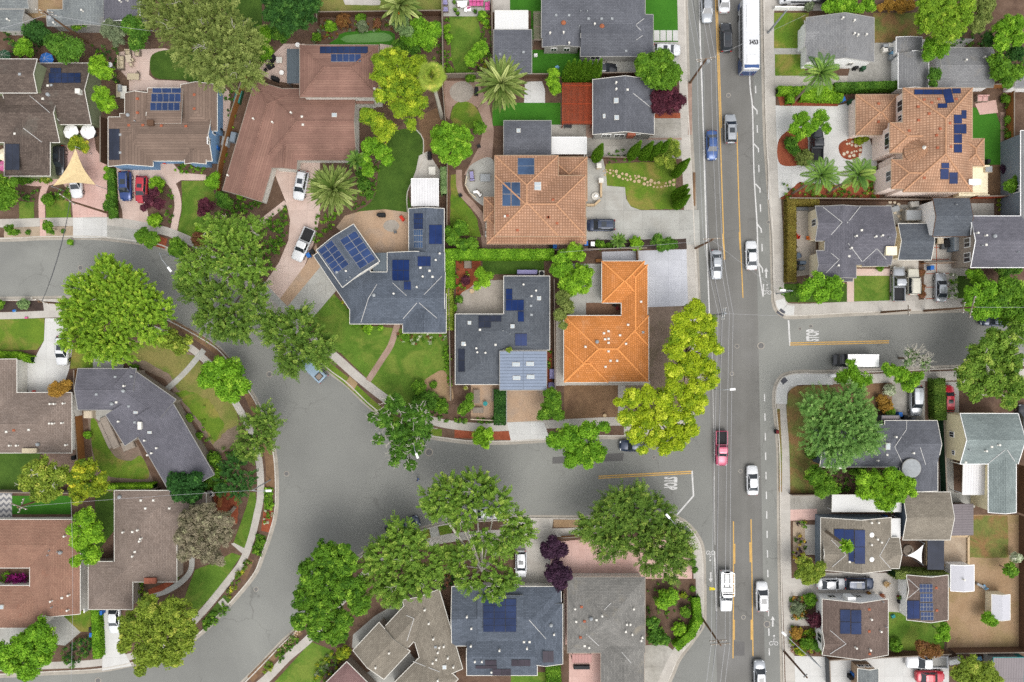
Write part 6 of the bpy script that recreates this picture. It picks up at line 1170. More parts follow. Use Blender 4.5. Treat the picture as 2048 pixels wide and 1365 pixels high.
SP('large blue-green conifer covering the dark grey roof', [(1645, 820, 40), (1695, 822, 42), (1680, 868, 52), (1640, 868, 40), (1722, 868, 40), (1672, 908, 28), (1735, 880, 22), (1700, 795, 24), (1618, 810, 18), (1720, 835, 26)], 9.5, 'blue', sl=1.5, bl=.34, bw=.07, n_per=7)
T('dark green shrub tree beside the fence of the corner lot', [(1628, 952, 26), (1652, 970, 24), (1640, 985, 15), (1668, 980, 14)], 4.5, 'green', 'fine'); S('dark shrub against the south-west of the blue-green conifer', 1622, 905, 16, 'mid', 2); T('lime tree over the white canopy, western half', [(1745, 962, 27), (1726, 958, 18), (1728, 985, 19), (1757, 988, 20)], 6.5, 'lime', 'fine'); T('lime tree over the white canopy, eastern half', [(1790, 966, 28), (1770, 1000, 26), (1814, 968, 20), (1780, 945, 18), (1798, 990, 18), (1822, 985, 12)], 7, 'lime', 'fine')
S('green shrub between dark roof and lime tree', 1720, 938, 14, 'green', 2, extra=((1705, 945, 9),))
T('yellow-green round tree at the east sidewalk, south', [(1608, 1132, 24), (1632, 1145, 22), (1615, 1155, 18), (1640, 1132, 13), (1595, 1150, 10)], 5, 'magnolia', 'fine')
T('great yellow-green tree north of the villa', [(1880, 18, 38), (1858, 40, 32), (1912, 38, 34), (1888, 62, 30), (1850, 10, 24), (1930, 12, 22), (1905, 68, 18)], 9, 'huge', 'fine'); T('grey-green tree east of the great yellow-green tree', [(1958, 38, 26), (1968, 10, 24), (1950, 55, 18)], 7, 'olive', 'fine'); T('lime tree by the north-east corner', [(2010, 58, 30), (2000, 88, 22), (2030, 48, 22), (2035, 80, 18)], 7, 'lime2', 'fine'); T('green tree over the grey gabled outbuilding east end', [(2000, 140, 26), (1990, 122, 18), (2030, 148, 20), (2015, 165, 15)], 6, 'green', 'broad')
T('dense green tree between the white garage and the grey outbuilding', [(1860, 92, 20), (1880, 102, 18), (1855, 112, 14), (1890, 95, 10)], 5.5, 'lime2', 'fine'); T('small dark tree in the gap west of the grey outbuilding', [(1868, 150, 16), (1866, 168, 9)], 5, 'mid', 'broad'); T('green hedge tree at the top behind the pale cottage', [(1670, 10, 22), (1695, 12, 22), (1650, 14, 12)], 4, 'lime2', 'fine'); T('green hedge tree at the top east of the cottage', [(1735, 12, 18), (1718, 18, 12)], 4, 'lime2', 'fine'); S('orange-tipped hedge shrub at the top', 1800, 14, 16, 'orange', 2, extra=((1775, 12, 14), (1820, 12, 12))); S('grey small shrub by the white van', 1618, 14, 12, 'greygreen', 1.8); S('orange-leaved shrub at the top fence', 1760, 16, 9, 'orange', 1.8)
T('dark tree at the east edge below the lime tree', [(2030, 110, 20), (1975, 80, 16)], 5, 'dark', 'fine')
palm('queen palm leaning over the clipped lime hedges', 1640, 148, 42, 10.5, 'queen', 22, base=(1586, 205), ll=.85, lw=.12, droop=.85, tr=.16); palm('queen palm leaning from the red bed, western of the pair', 1640, 352, 40, 10, 'queen', 22, base=(1584, 388), ll=.85, lw=.12, droop=.85, tr=.16); palm('queen palm leaning from the red bed, eastern of the pair', 1715, 350, 38, 9.5, 'queen', 22, base=(1655, 386), ll=.85, lw=.12, droop=.85, tr=.16)
T('thin lime tree by the driveway island', [(1602, 240, 20), (1588, 258, 15), (1614, 258, 16), (1598, 272, 13)], 5, 'lime2', 'fine', dens=.8); T('pale lime tree beside the parked dark truck', [(1640, 236, 18), (1652, 258, 12), (1628, 250, 14)], 5, 'lime2', 'fine', dens=.7); S('dark leafy shrub in the driveway island', 1582, 288, 16, 'mid', 1.8, extra=((1590, 302, 12),)); S('round olive shrub at the island south end', 1608, 317, 20, 'olive', 2.2); S('yellow shrub beside the villa entrance', 1718, 282, 11, 'mag2', 1.2, extra=((1732, 278, 8),))
T('green shrub tree at the villa back garden', [(2020, 372, 18), (2032, 360, 12)], 4, 'green', 'fine'); S('shrubs along the east garden fence, upper', 2012, 200, 10, 'green', 1.5, extra=((2015, 240, 9), (2018, 270, 9))); S('dark plum shrub at the villa garden corner', 2010, 340, 12, 'purple', 1.5)
T('lime bush by the grey two-storey house', [(1950, 553, 18), (1962, 562, 12), (1938, 548, 10)], 4, 'lime2', 'fine'); T('dark mixed bushes along the east lot', [(2005, 545, 18), (2030, 535, 18)], 3.5, 'mid', 'fine'); S('rose bed shrub between the driveways', 1842, 575, 9, 'redbrown', 1, extra=((1844, 590, 8), (1842, 545, 8))); S('small box shrub under the cream house front', 1760, 537, 8, 'green', 1); S('lime bush at the lot corner by the blue wall', 2028, 432, 13, 'lime2', 2)
S('dark red plum shrub before the brown bungalow', 1630, 1238, 19, 'plum', 2.6); S('green shrub by the brown bungalow drive', 1620, 1198, 15, 'green', 1.8); S('wispy pale shrub in the bungalow front bed', 1592, 1215, 15, 'greygreen', 1.2); S('bronze shrub in the bungalow south bed', 1592, 1265, 14, 'orange', 1.4); S('dark shrub in the bungalow south bed', 1612, 1285, 16, 'green', 1.6); S('yellow flowering shrub in the bungalow south bed', 1600, 1300, 13, 'mag2', 1.4); S('leafy shrub at the bungalow wall', 1632, 1290, 14, 'mid', 1.6)
T('lime tree on the bungalow back lawn', [(1885, 1258, 17), (1875, 1275, 11), (1892, 1275, 10)], 4, 'lime2', 'fine'); T('brown-leaved tree beside the white pickup', [(1852, 1298, 22), (1838, 1292, 14), (1872, 1302, 14)], 4.5, 'brown', 'fine'); T('yellow-green rounded tree at the bottom', [(1938, 1330, 24), (1968, 1340, 26), (1985, 1358, 20), (1918, 1350, 20), (1950, 1360, 22)], 5, 'magnolia', 'round'); T('green tree in the dirt yard beside the cream shed', [(1975, 1235, 15), (1985, 1245, 12)], 3, 'lime2', 'fine'); T('dark bush at the dirt yard fence', [(2018, 1140, 17)], 3.5, 'green', 'dense'); S('white flowering bush at the dirt yard fence', 2032, 1115, 13, 'white', 2.5); S('bush at the south lawn edge', 1790, 1290, 15, 'green', 1.6)
hedge('leafy bamboo hedge between the cottage and the garage', [(1780, 1140), (1870, 1144)], 15, 2.6, 'olive')
hedge('long clipped green hedge north of the charcoal house', [(890, 512), (1098, 512)], 19, 2.4, 'lime2'); hedge('tall clipped hedge along the slate house side', [(898, 520), (898, 568)], 24, 2.4, 'lime2'); hedge('narrow dry hedge below the tall clipped hedge', [(900, 580), (902, 655)], 13, 1.6, 'magnolia')
hedge('clipped hedge along the corner sidewalk', [(1388, 1196), (1392, 1235), (1378, 1262), (1352, 1285)], 15, 1.5, 'lime2'); hedge('bronze-tipped hedge around the cream house patio', [(1576, 412), (1576, 558)], 17, 1.6, 'bronze'); hedge('bronze-tipped hedge along the cream house north wall', [(1572, 407), (1624, 407)], 13, 1.6, 'bronze')
hedge('clipped lime hedge, northern row by the east sidewalk', [(1556, 186), (1595, 187)], 14, 1.4, 'lime'); hedge('clipped lime hedge beside the northern row', [(1602, 186), (1656, 186)], 14, 1.5, 'lime'); hedge('clipped lime hedge, longest southern row', [(1602, 198), (1672, 200)], 15, 1.3, 'lime'); hedge('clipped lime hedge stub by the leaning palm base', [(1576, 196), (1576, 206)], 13, 1.3, 'lime2'); hedge('dark green hedge along the villa garage north side', [(1665, 182), (1796, 178)], 14, 2, 'mid')
hedge('tall narrow hedge beside the red car', [(1866, 766), (1868, 828)], 22, 1.8, 'elm'); hedge('low hedge along the white driveway', [(199, 1220), (203, 1303)], 15, 1.3, 'lime2'); hedge('clipped yellow-green hedge before the west house', [(0, 710), (40, 711), (66, 718)], 13, 1.2, 'lime'); hedge('vine-covered fence hedge behind the bent house', [(228, 972), (312, 970)], 11, 1.8, 'lime'); hedge('hedge along the tan wall of the paved front court', [(1000, 788), (1000, 838)], 22, 2, 'dark')
hedge('vine hedge along the white carport', [(889, 345), (890, 388)], 11, 2, 'pale'); hedge('green bushes hedge beside the slate blue house lawn', [(1105, 1325), (1108, 1380)], 28, 1.8, 'green'); hedge('planted hedge strip along the shade sail driveway', [(226, 345), (230, 432)], 14, .7, 'mid')
for x, y, r, hh in ((905, 478, 17, 3), (925, 490, 15, 3.2), (945, 487, 14, 3), (922, 458, 18, 3.4), (898, 462, 10, 2.6)): S('conical dark shrub in the cluster north of the clipped hedge', x, y, r, 'green', hh, 'dense', group='conical shrubs north of the clipped hedge')
T('lime patio tree at the charcoal house courtyard', [(960, 548, 15), (970, 562, 16), (955, 572, 11), (978, 552, 10)], 4, 'lime', 'fine'); S('dark red maple shrub in the courtyard', 932, 562, 11, 'plum', 1.5); S('round lime shrub on the slate house lawn', 736, 658, 12, 'lime', 1.1); S('small green ball shrub at the slate house wall', 712, 648, 9, 'green', 1.1); S('second lime ball shrub at the slate house wall', 761, 656, 7, 'lime2', 1); S('dark green ball shrub in the slate house flower bed', 812, 673, 11, 'green', 1.1); S('green ball shrub by the tall hedge', 918, 600, 10, 'mid', 1.3); S('lime ball shrub along the dry hedge', 906, 616, 10, 'lime2', 1.3)
T('bush at the front court corner', [(935, 812, 16), (925, 822, 12), (940, 795, 10)], 3, 'green', 'fine'); S('yellow succulent on the metal garage roof edge', 1018, 700, 7, 'magnolia', 3.9)
B = bed
B('undergrowth', [(515, 445), (570, 412), (578, 440), (572, 482), (535, 545), (515, 555), (485, 520)], ['mid', 'green'], 1.2); B('undergrowth', [(440, 385), (520, 395), (545, 398), (500, 425), (465, 440), (430, 430)], ['mid', 'green'], .9); B('undergrowth', [(345, 325), (412, 330), (412, 348), (350, 346)], ['green', 'lime2'], 1.1)
B('undergrowth', [(632, 430), (690, 425), (680, 440), (640, 480), (625, 490)], ['green', 'lime2'], 1); B('undergrowth', [(676, 590), (690, 600), (745, 655), (720, 660)], ['green', 'lime2', 'mag2'], 1); B('flower_bed', [(790, 668), (892, 668), (890, 680), (850, 690), (800, 685)], ['white', 'green', 'redbrown'], 1.1, .35)
B('undergrowth', [(780, 90), (885, 90), (884, 160), (850, 150), (830, 110)], ['green', 'mid'], .6); B('undergrowth', [(640, 35), (790, 40), (795, 62), (690, 62), (660, 80), (620, 88)], ['green', 'greygreen', 'brown'], .7); B('undergrowth', [(440, 175), (475, 185), (470, 250), (448, 330), (440, 340), (456, 260)], ['mid', 'green'], .5)
B('undergrowth', [(885, 30), (898, 30), (902, 150), (888, 155)], ['green', 'lime2'], .9); B('undergrowth', [(962, 35), (984, 30), (984, 150), (950, 150)], ['green', 'mid', 'mag2'], .9); B('undergrowth', [(738, 345), (765, 300), (752, 390), (720, 420), (690, 425)], ['mid', 'green'], .8)
B('undergrowth', [(40, 355), (118, 352), (118, 364), (42, 366)], ['green', 'mid'], 1); B('undergrowth', [(100, 385), (142, 368), (142, 396), (105, 402)], ['green', 'mid'], 1.2); B('undergrowth', [(36, 378), (78, 380), (76, 402), (40, 402)], ['mid'], 1); B('undergrowth', [(300, 375), (345, 378), (346, 440), (335, 462), (320, 455)], ['mid', 'green'], .5)
B('undergrowth', [(530, 976), (546, 976), (546, 1020), (528, 1020)], ['green', 'lime2'], 2.2, .3); B('undergrowth', [(514, 1068), (534, 1072), (522, 1112), (503, 1108)], ['green'], 2.4, .5); B('undergrowth', [(492, 1120), (505, 1125), (480, 1165), (455, 1205), (445, 1190)], ['olive', 'green', 'mag2'], 1.6, .5); B('undergrowth', [(445, 1205), (460, 1218), (415, 1262), (400, 1250)], ['green', 'mid'], 2.4, .4)
B('flower_bed', [(528, 1022), (546, 1022), (544, 1048), (524, 1048)], ['white', 'green'], 1); B('undergrowth', [(545, 1310), (585, 1270), (600, 1280), (560, 1325)], ['mid', 'green'], 1.6); B('flower_bed', [(525, 1330), (545, 1318), (552, 1335), (530, 1350)], ['mag2', 'green'], 1.4); B('undergrowth', [(628, 1335), (660, 1300), (685, 1325), (650, 1365), (625, 1365)], ['greygreen', 'green', 'mag2'], 1.3)
B('undergrowth', [(340, 1150), (355, 1145), (358, 1165), (345, 1175)], ['green'], 1); B('undergrowth', [(262, 1165), (292, 1165), (294, 1200), (266, 1205)], ['mag2', 'green'], 1.4, .8); B('undergrowth', [(115, 1300), (205, 1255), (190, 1300), (140, 1340)], ['mid', 'deep'], 1.3, .9); B('undergrowth', [(405, 700), (420, 860), (470, 900), (420, 930), (395, 880)], ['green'], .15)
B('undergrowth', [(1290, 1165), (1390, 1165), (1392, 1240), (1300, 1290)], ['mid', 'green'], .18); B('undergrowth', [(1586, 1044), (1612, 1042), (1612, 1118), (1586, 1118)], ['yellowfl', 'green', 'purple'], .9); B('undergrowth', [(1580, 1192), (1640, 1195), (1610, 1240), (1580, 1238)], ['greygreen', 'green', 'orange'], 1.5, .7); B('undergrowth', [(1578, 1252), (1645, 1260), (1645, 1308), (1580, 1310)], ['green', 'mag2', 'redbrown'], 1.6, .7)
B('undergrowth', [(1565, 368), (1760, 362), (1760, 400), (1565, 400)], ['green', 'mid', 'magnolia'], .6, .7); B('undergrowth', [(1898, 548), (1916, 548), (1914, 598), (1896, 598)], ['green', 'white'], 1.5, .6); B('undergrowth', [(1640, 935), (1800, 940), (1790, 985), (1650, 985)], ['green', 'mid'], .8, .7); B('undergrowth', [(2000, 190), (2020, 190), (2022, 350), (2008, 350)], ['green', 'mid'], .7); B('undergrowth', [(1990, 400), (2030, 398), (2028, 430), (1995, 428)], ['green', 'mag2'], 1)
B('undergrowth', [(1560, 570), (1600, 565), (1600, 604), (1566, 604)], ['green'], .4, .3); B('undergrowth', [(1840, 85), (1960, 60), (1990, 100), (1870, 92)], ['dark', 'green'], .6, .7); B('undergrowth', [(1960, 85), (2048, 90), (2048, 140), (1990, 140)], ['dark', 'mid', 'green'], 1, 1.2); B('undergrowth', [(0, 60), (100, 62), (130, 100), (60, 118), (0, 110)], ['dark', 'mid'], .7, .9); B('undergrowth', [(180, 88), (240, 100), (240, 180), (200, 120)], ['dark', 'green'], .7, .8)
B('undergrowth', [(455, 50), (520, 50), (515, 140), (480, 170), (470, 120)], ['dark', 'mid'], .9, 1); B('undergrowth', [(1095, 700), (1104, 700), (1104, 740), (1095, 740)], ['green'], 1.2); B('undergrowth', [(912, 525), (945, 525), (930, 580), (914, 590)], ['redbrown', 'green'], .9); B('undergrowth', [(884, 695), (900, 690), (905, 790), (890, 745)], ['lime2', 'green'], 1.6, .6); B('undergrowth', [(905, 838), (1010, 836), (1010, 846), (905, 846)], ['mid', 'green'], 1.6, .5)
B('undergrowth', [(780, 820), (900, 825), (905, 845), (850, 842)], ['mid'], .9, .4); B('undergrowth', [(890, 1100), (920, 1120), (905, 1170), (880, 1180)], ['deep', 'redbrown'], .9); B('undergrowth', [(420, 905), (480, 900), (495, 980), (440, 990)], ['mid', 'dark', 'green'], 1, .8); B('undergrowth', [(1215, 300), (1340, 300), (1340, 322), (1215, 326)], ['mid', 'green'], .9, .6); B('magenta_flowers', [(12, 1150), (50, 1148), (52, 1168), (14, 1170)], ['magenta'], 3, .9); B('undergrowth', [(0, 1145), (16, 1145), (14, 1170), (0, 1170)], ['lime2'], 2, .7)
# -- vehicles (front towards +y)
def loft(mb, st, m=0, crown=.05):
 """st: (y, half width, z low, z shoulder, z top) stations from rear to front"""
 rows = []
 for y, w, z0, z1, z2 in st:
  rows.append([(-w * .94, y, z0), (-w, y, z0 + (z1 - z0) * .45), (-w, y, z1 - .06), (-w * .95, y, z1), (-w * .55, y, z2), (0, y, z2 + crown * .5), (w * .55, y, z2), (w * .95, y, z1), (w, y, z1 - .06), (w, y, z0 + (z1 - z0) * .45), (w * .94, y, z0)])
 n = len(rows[0]); pts = [p for r in rows for p in r]; f = []
 for j in range(len(rows) - 1):
  for i in range(n - 1): f.append((j * n + i, j * n + i + 1, (j + 1) * n + i + 1, (j + 1) * n + i)[::-1])
  f.append((j * n, (j + 1) * n, (j + 1) * n + n - 1, j * n + n - 1)[::-1])
 f.append(tuple(range(n))); f.append(tuple(range((len(rows) - 1) * n, len(rows) * n))[::-1])
 mb.shared(pts, f, m)
def wheels(root, ys, wx, r=.33):
 for y in ys:
  for sg in (-1, 1):
   mb = MB(); mb.tube((sg * (wx - .11), y, r), (sg * (wx + .11), y, r), r, n=16); t = mb.build('wheel', m_['rubber'], root, smooth=False)
   mb = MB(); mb.tube((sg * (wx + .1), y, r), (sg * (wx + .12), y, r), r * .62, n=12); mb.build('rim', m_['chrome'], t)
def cabin(root, yb0, yb1, wb, zb, yt0, yt1, wt, zt, glass='glass', rails=False, sunroof=0, roofmat=None):
 """glasshouse: base at the belt line, smaller roof"""
 B = [(-wb, yb0, zb), (wb, yb0, zb), (wb * .97, yb1, zb), (-wb * .97, yb1, zb)]; Tt = [(-wt, yt0, zt), (wt, yt0, zt), (wt * .96, yt1, zt - .03), (-wt * .96, yt1, zt - .03)]
 mb = MB(); mb.shared(B + Tt, [(0, 1, 5, 4), (1, 2, 6, 5), (2, 3, 7, 6), (3, 0, 4, 7)]); mb.build('windows', m_[glass], root)
 mb = MB(); a, b = yt0, yt1; rows = []
 for k in range(5):
  y = a - .04 + (b - a + .1) * k / 4; w = wt * (1.0 if 0 < k < 4 else .9) * (1 - .04 * k / 4) + .03; z = zt + (.0 if 0 < k < 4 else -.035); rows.append([(-w, y, z - .03), (-w * .8, y, z + .025), (0, y, z + .05), (w * .8, y, z + .025), (w, y, z - .03)])
 pts = [p for r in rows for p in r]; f = [(j * 5 + i, j * 5 + i + 1, (j + 1) * 5 + i + 1, (j + 1) * 5 + i) for j in range(4) for i in range(4)]
 mb.shared(pts, f)
 for sx in (-1, 1):      # pillars
  mb.tube((sx * wb, yb0, zb), (sx * wt, yt0, zt), .04, n=4); mb.tube((sx * wb * .97, yb1, zb), (sx * wt * .96, yt1, zt - .03), .04, n=4)
  ym, yn = (yb0 + yb1) / 2 - .1, (yt0 + yt1) / 2; mb.tube((sx * (wb + .005), ym, zb), (sx * (wt + .005), yn, zt), .045, n=4)
 r = mb.build('roof', m_['car_white'], root)
 if sunroof: mb = MB(); y = yt0 + (yt1 - yt0) * .62; mb.box((0, y, zt + .04), (wt * 1.2, (yt1 - yt0) * sunroof, .05)); mb.build('sunroof', m_['glass'], r)
 if rails:
  for sx in (-1, 1): mb = MB(); mb.tube((sx * wt * .86, yt0 + .1, zt + .09), (sx * wt * .82, yt1 - .15, zt + .07), .025, n=5); mb.build('roof_rail', m_['chrome'], r)
def lights(root, yf, yr, wf, wr, zf=.68, zr=.85):
 for sg in (-1, 1):
  mb = MB(); mb.bbox((sg * wf, yf, zf), (.34, .22, .16), sg * -.35, 0, .04); mb.build('headlight', m_['lens'], root)
  mb = MB(); mb.bbox((sg * wr, yr, zr), (.3, .12, .16), 0, 0, .03); mb.build('taillight', m_['tail'], root)
  mb = MB(); mb.bbox((sg * 1.0, .62 if abs(yf) < 2.5 else .95, 1.0), (.2, .1, .14), 0, 0, .03); mb.build('mirror', m_['car_white'], root)
def sedan(root):
 mb = MB(); loft(mb, [(-2.36, .62, .35, .8, .82), (-2.28, .78, .26, .93, .98), (-1.9, .88, .22, .97, 1.03), (-1.2, .92, .2, .96, 1.0), (0, .92, .2, .95, 1.0), (.9, .91, .2, .92, .98), (1.5, .89, .22, .86, .93), (2.05, .83, .24, .74, .82), (2.28, .68, .28, .64, .7), (2.36, .45, .36, .56, .58)]); mb.build('body', m_['car_white'], root, smooth=True)
 cabin(root, -1.72, 1.02, .8, .98, -1.0, .3, .6, 1.43); wheels(root, (-1.4, 1.42), .8); lights(root, 2.14, -2.3, .58, .6)
def suv(root, L=4.7, zt=1.68, rails=True, sun=.35, wide=.95):
 h = L / 2; mb = MB(); w = wide; loft(mb, [(-h, .72, .38, .9, .95), (-h + .1, .86, .28, 1.05, 1.1), (-h + .5, w, .24, 1.06, 1.1), (0, w, .22, 1.05, 1.1), (h * .35, w, .22, 1.04, 1.1), (h * .6, w * .97, .24, 1.0, 1.07), (h - .28, w * .9, .28, .88, .96), (h - .06, w * .74, .32, .75, .8), (h, w * .5, .4, .62, .64)]); mb.build('body', m_['car_white'], root, smooth=True)
 cabin(root, -h + .1, h * .48, w - .1, 1.06, -h + .42, h * .16, w - .27, zt, rails=rails, sunroof=sun); wheels(root, (-h + .95, h - .92), w - .12, .36); lights(root, h - .22, -h + .02, .62, .7, .78, 1.0)
def hatch(root): suv(root, 4.3, 1.52, False, .3, .9)
def minivan(root): suv(root, 4.9, 1.72, False, 0, .97)
def jeep(root):
 mb = MB(); loft(mb, [(-2.1, .82, .4, 1.05, 1.08), (-2.0, .88, .35, 1.08, 1.1), (.5, .88, .35, 1.08, 1.1), (.6, .88, .35, 1.04, 1.08), (1.95, .84, .35, .98, 1.05), (2.05, .76, .4, .9, .95)], crown=.02); mb.build('body', m_['car_white'], root)
 cabin(root, -2.02, .7, .84, 1.08, -1.9, .4, .74, 1.78, rails=True); wheels(root, (-1.35, 1.35), .8, .37); lights(root, 2.0, -2.08, .6, .7, .8, 1.0)
def pickup(root, L=5.6, rack=False, util=False, bedm='rubber'):
 h = L / 2; w = .97; yb = -.55 if not util else .1
 mb = MB(); loft(mb, [(yb, w, .4, 1.1, 1.14), (yb + .5, w, .38, 1.1, 1.14), (h * .32, w, .38, 1.08, 1.14), (h * .62, w * .97, .38, 1.04, 1.12), (h - .25, w * .93, .4, .95, 1.02), (h - .04, w * .8, .44, .82, .86), (h, w * .6, .5, .7, .72)]); mb.build('body', m_['car_white'], root, smooth=True)
 cabin(root, yb + .08, h * .46, w - .1, 1.1, yb + .22, h * .22, w - .24, 1.8, sunroof=0)
 mb = MB(); mb.box((0, (yb - h) / 2, .62), (2 * w - .2, h + yb - .02, .3)); mb.build('bed_floor', m_[bedm], root)
 mb = MB(); ln = h + yb - .03
 for sx in (-1, 1): mb.bbox((sx * (w - .07), (yb - h) / 2 + .0, .82), (.14, ln, .6))
 mb.bbox((0, -h + .05, .82), (2 * w - .3, .1, .6)); mb.bbox((0, yb - .07, .82), (2 * w - .3, .08, .6)); mb.build('bed_wall', m_['car_white'], root)
 if util:
  for sx in (-1, 1): mb = MB(); mb.bbox((sx * .72, (yb - h) / 2, 1.2), (.5, ln - .1, .5)); mb.build('tool_box', m_['car_white'], root)
  mb = MB(); mb.bbox((0, yb - .5, 1.5), (1.5, .7, .3)); mb.bbox((0, (yb - h) / 2 - .2, 1.3), (.7, ln * .6, .25)); mb.build('crate', m_['white'], root)
  mb = MB()
  for y in (-h + .1, (yb - h) / 2, yb - .2, h * .1): mb.tube((-.95, y, 2.15), (.95, y, 2.15), .035, n=5)
  for sx in (-1, 1):
   mb.tube((sx * .95, -h + .1, 2.15), (sx * .95, h * .1, 2.15), .035, n=5)
   for y in (-h + .1, yb - .2): mb.tube((sx * .95, y, 1.1), (sx * .95, y, 2.15), .03, n=5)
  mb.build('ladder_rack', m_['chrome'], root)
 wheels(root, (-h + 1.15, h - 1.0), w - .13, .4); lights(root, h - .2, -h + .02, .68, .82, .85, .9)
def vanbox(root, L=6.5, w=1.05, H_=2.9, cab=1.35, rm='white'):
 h = L / 2; mb = MB(); loft(mb, [(-h, w * .9, .4, H_ - .2, H_ - .12), (-h + .08, w, .35, H_ - .12, H_ - .06), (h - cab, w, .35, H_ - .12, H_ - .06), (h - cab + .05, w * .97, .35, 1.9, 2.0), (h - .75, w * .95, .35, 1.6, 1.75), (h - .5, w * .92, .35, 1.15, 1.25), (h - .05, w * .8, .4, .95, 1.0), (h, w * .6, .5, .8, .85)], crown=.04); mb.build('body', m_['car_white'], root)
 mb = MB(); mb.bbox((0, (-h + .1 + h - cab) / 2, H_ + .02), (2 * w - .12, L - cab - .25, .1)); r = mb.build('roof', m_[rm], root)
 mb = MB(); mb.shared([(-.8, h - .52, 1.3), (.8, h - .52, 1.3), (.7, h - .9, 1.9), (-.7, h - .9, 1.9)], [(0, 1, 2, 3)]); mb.build('windshield', m_['glass'], root)
 for sx in (-1, 1): mb = MB(); mb.box((sx * (w + .004), (h - cab - h) / 2 + .1, H_ - .62), (.03, L * .6, .5)); mb.build('side_window', m_['glass'], root)
 mb = MB(); mb.box((0, -h - .01, H_ - .6), (w * 1.4, .04, .5)); mb.build('rear_window', m_['glass'], root)
 if H_ < 2.5:
  mb = MB(); y = -h + .75
  for a, b in (((-.5, y - .45), (.5, y - .45)), ((.5, y - .45), (.5, y + .45)), ((.5, y + .45), (-.5, y + .45)), ((-.5, y + .45), (-.5, y - .45))): mb.tube((*a, H_ + .14), (*b, H_ + .14), .05, n=4)
  mb.build('roof_rack', m_['iron_dk'], root); mb = MB(); mb.bbox((0, y, H_ + .12), (.9, .8, .1)); mb.build('roof_load', m_['wood_grey'], root)
 wheels(root, (-h + 1.4, h - 1.0), w - .13, .38); lights(root, h - .15, -h + .02, .7, .85, .8, 1.0)
def bus(root):
 h = 5.7; w = 1.28; mb = MB(); loft(mb, [(-h, w * .9, .4, 2.85, 2.95), (-h + .15, w, .35, 2.95, 3.05), (h - .5, w, .35, 2.95, 3.05), (h - .12, w * .95, .35, 2.8, 2.9), (h, w * .8, .4, 2.5, 2.6)], crown=.06); mb.build('body', m_['car_white'], root)
 for sx in (-1, 1):
  for k in range(8): mb = MB(); mb.box((sx * (w + .005), -h + 1.3 + k * 1.2, 1.95), (.03, 1.1, .85)); mb.build('window', m_['glass'], root)
 mb = MB(); mb.box((0, h - .04, 1.7), (1.9, .05, 1.3)); mb.build('windshield', m_['glass'], root)
 for y, l in ((2.6, 3.6), (-4.2, 1.3)): mb = MB(); mb.bbox((0, y, 3.12), (1.5, l, .2), 0, 0, .08); mb.build('roof_unit', m_['white'], root)
 mb = MB(); mb.bbox((0, -h + .45, 3.0), (2.3, .55, .16)); mb.build('rear_cowl', m_['car_royal'], root)
 mb = MB()
 for sx in (-1, 1): mb.box((sx * (w + .012), -4.9, 1.2), (.03, 1.3, 1.7)); mb.box((sx * (w + .012), -3.9, .9), (.03, .9, 1.0)); mb.box((sx * (w + .012), 5.0, .9), (.03, .9, .9))
 mb.box((0, -h - .01, 1.3), (2.3, .05, 1.6)); mb.build('livery_stripe', m_['car_royal'], root)
 cu = bpy.data.curves.new('t', 'FONT'); cu.body = '3453'; cu.size = 1; cu.align_x = 'CENTER'; cu.align_y = 'CENTER'; cu.offset = .03; ob = bpy.data.objects.new('t', cu); COL.objects.link(ob); bpy.context.view_layer.update()
 me = bpy.data.meshes.new_from_object(ob.evaluated_get(bpy.context.evaluated_depsgraph_get())); bpy.data.objects.remove(ob)
 for v in me.vertices: v.co.x *= .72; v.co.y *= .98
 me.materials.clear(); me.materials.append(m_['black']); o = bpy.data.objects.new('fleet_number', me); COL.objects.link(o); o.parent = root; o.location = (.3, -1.55, 3.115)
 wheels(root, (-3.4, 3.4), w - .14, .48); lights(root, h - .15, -h + .02, .85, .9, .8, 1.0)
PROTO = {}; MK = dict(sedan=sedan, suv=suv, hatch=hatch, minivan=minivan, jeep=jeep, pickup=pickup, util=lambda r: pickup(r, 6.6, util=True), longbed=lambda r: pickup(r, 6.6, bedm='grey'), camper=vanbox, van=lambda r: vanbox(r, 4.8, .9, 2.0, 1.5, 'car_white'), bus=bus)
def vehicle(kind, label, px, py, ang, col, cat=None, group=None, tilt=0):
 nm = dict(sedan='car', suv='car', hatch='car', minivan='minivan', jeep='car', pickup='pickup_truck', util='work_truck', longbed='pickup_truck', camper='camper_van', van='van', bus='bus')[kind]
 ca = cat or dict(car='car', minivan='minivan', pickup_truck='pickup truck', work_truck='work truck', camper_van='camper van', van='van', bus='bus')[nm]
 if kind not in PROTO:
  root = thing(nm, label, ca); MK[kind](root); PROTO[kind] = root; pc = 'car_white'
  for o in root.children_recursive:
   for i, s_ in enumerate(o.material_slots):
    mt = s_.material; s_.link = 'OBJECT'; s_.material = mt
 else: root = copy_tree(PROTO[kind])
 for o in root.children_recursive:
  for s_ in o.material_slots:
   if o.data.materials[0] == m_['car_white']: s_.material = m_['car_' + col]
 z = dict(bus=1.6, camper=1.5).get(kind, .8); q = P(px, py, z); onroad = True
 root.location = (q.x, q.y, 0.01); root.rotation_euler = (0, 0, R(ang)); tag(root, label, ca)
 if group: root['group'] = group
 elif 'group' in root: del root['group']
 return root
V = vehicle
def yard(o): o.location.z = G0 + .03; return o
V('sedan', 'white sedan heading north beside the parking ticks of the main road', 1503, 511, 1, 'white')
V('sedan', 'silver sedan cut by the top edge in the southbound lane', 1414, 16, 181, 'silver'); V('sedan', 'pale sedan cut by the top edge ahead of the black car', 1448, -4, 1, 'white')
V('suv', 'black estate car alongside the bus in the middle lane', 1452, 75, 1, 'black'); V('bus', 'white city bus with a dark windowed side and roof number', 1497, 74, 0.5, 'white')
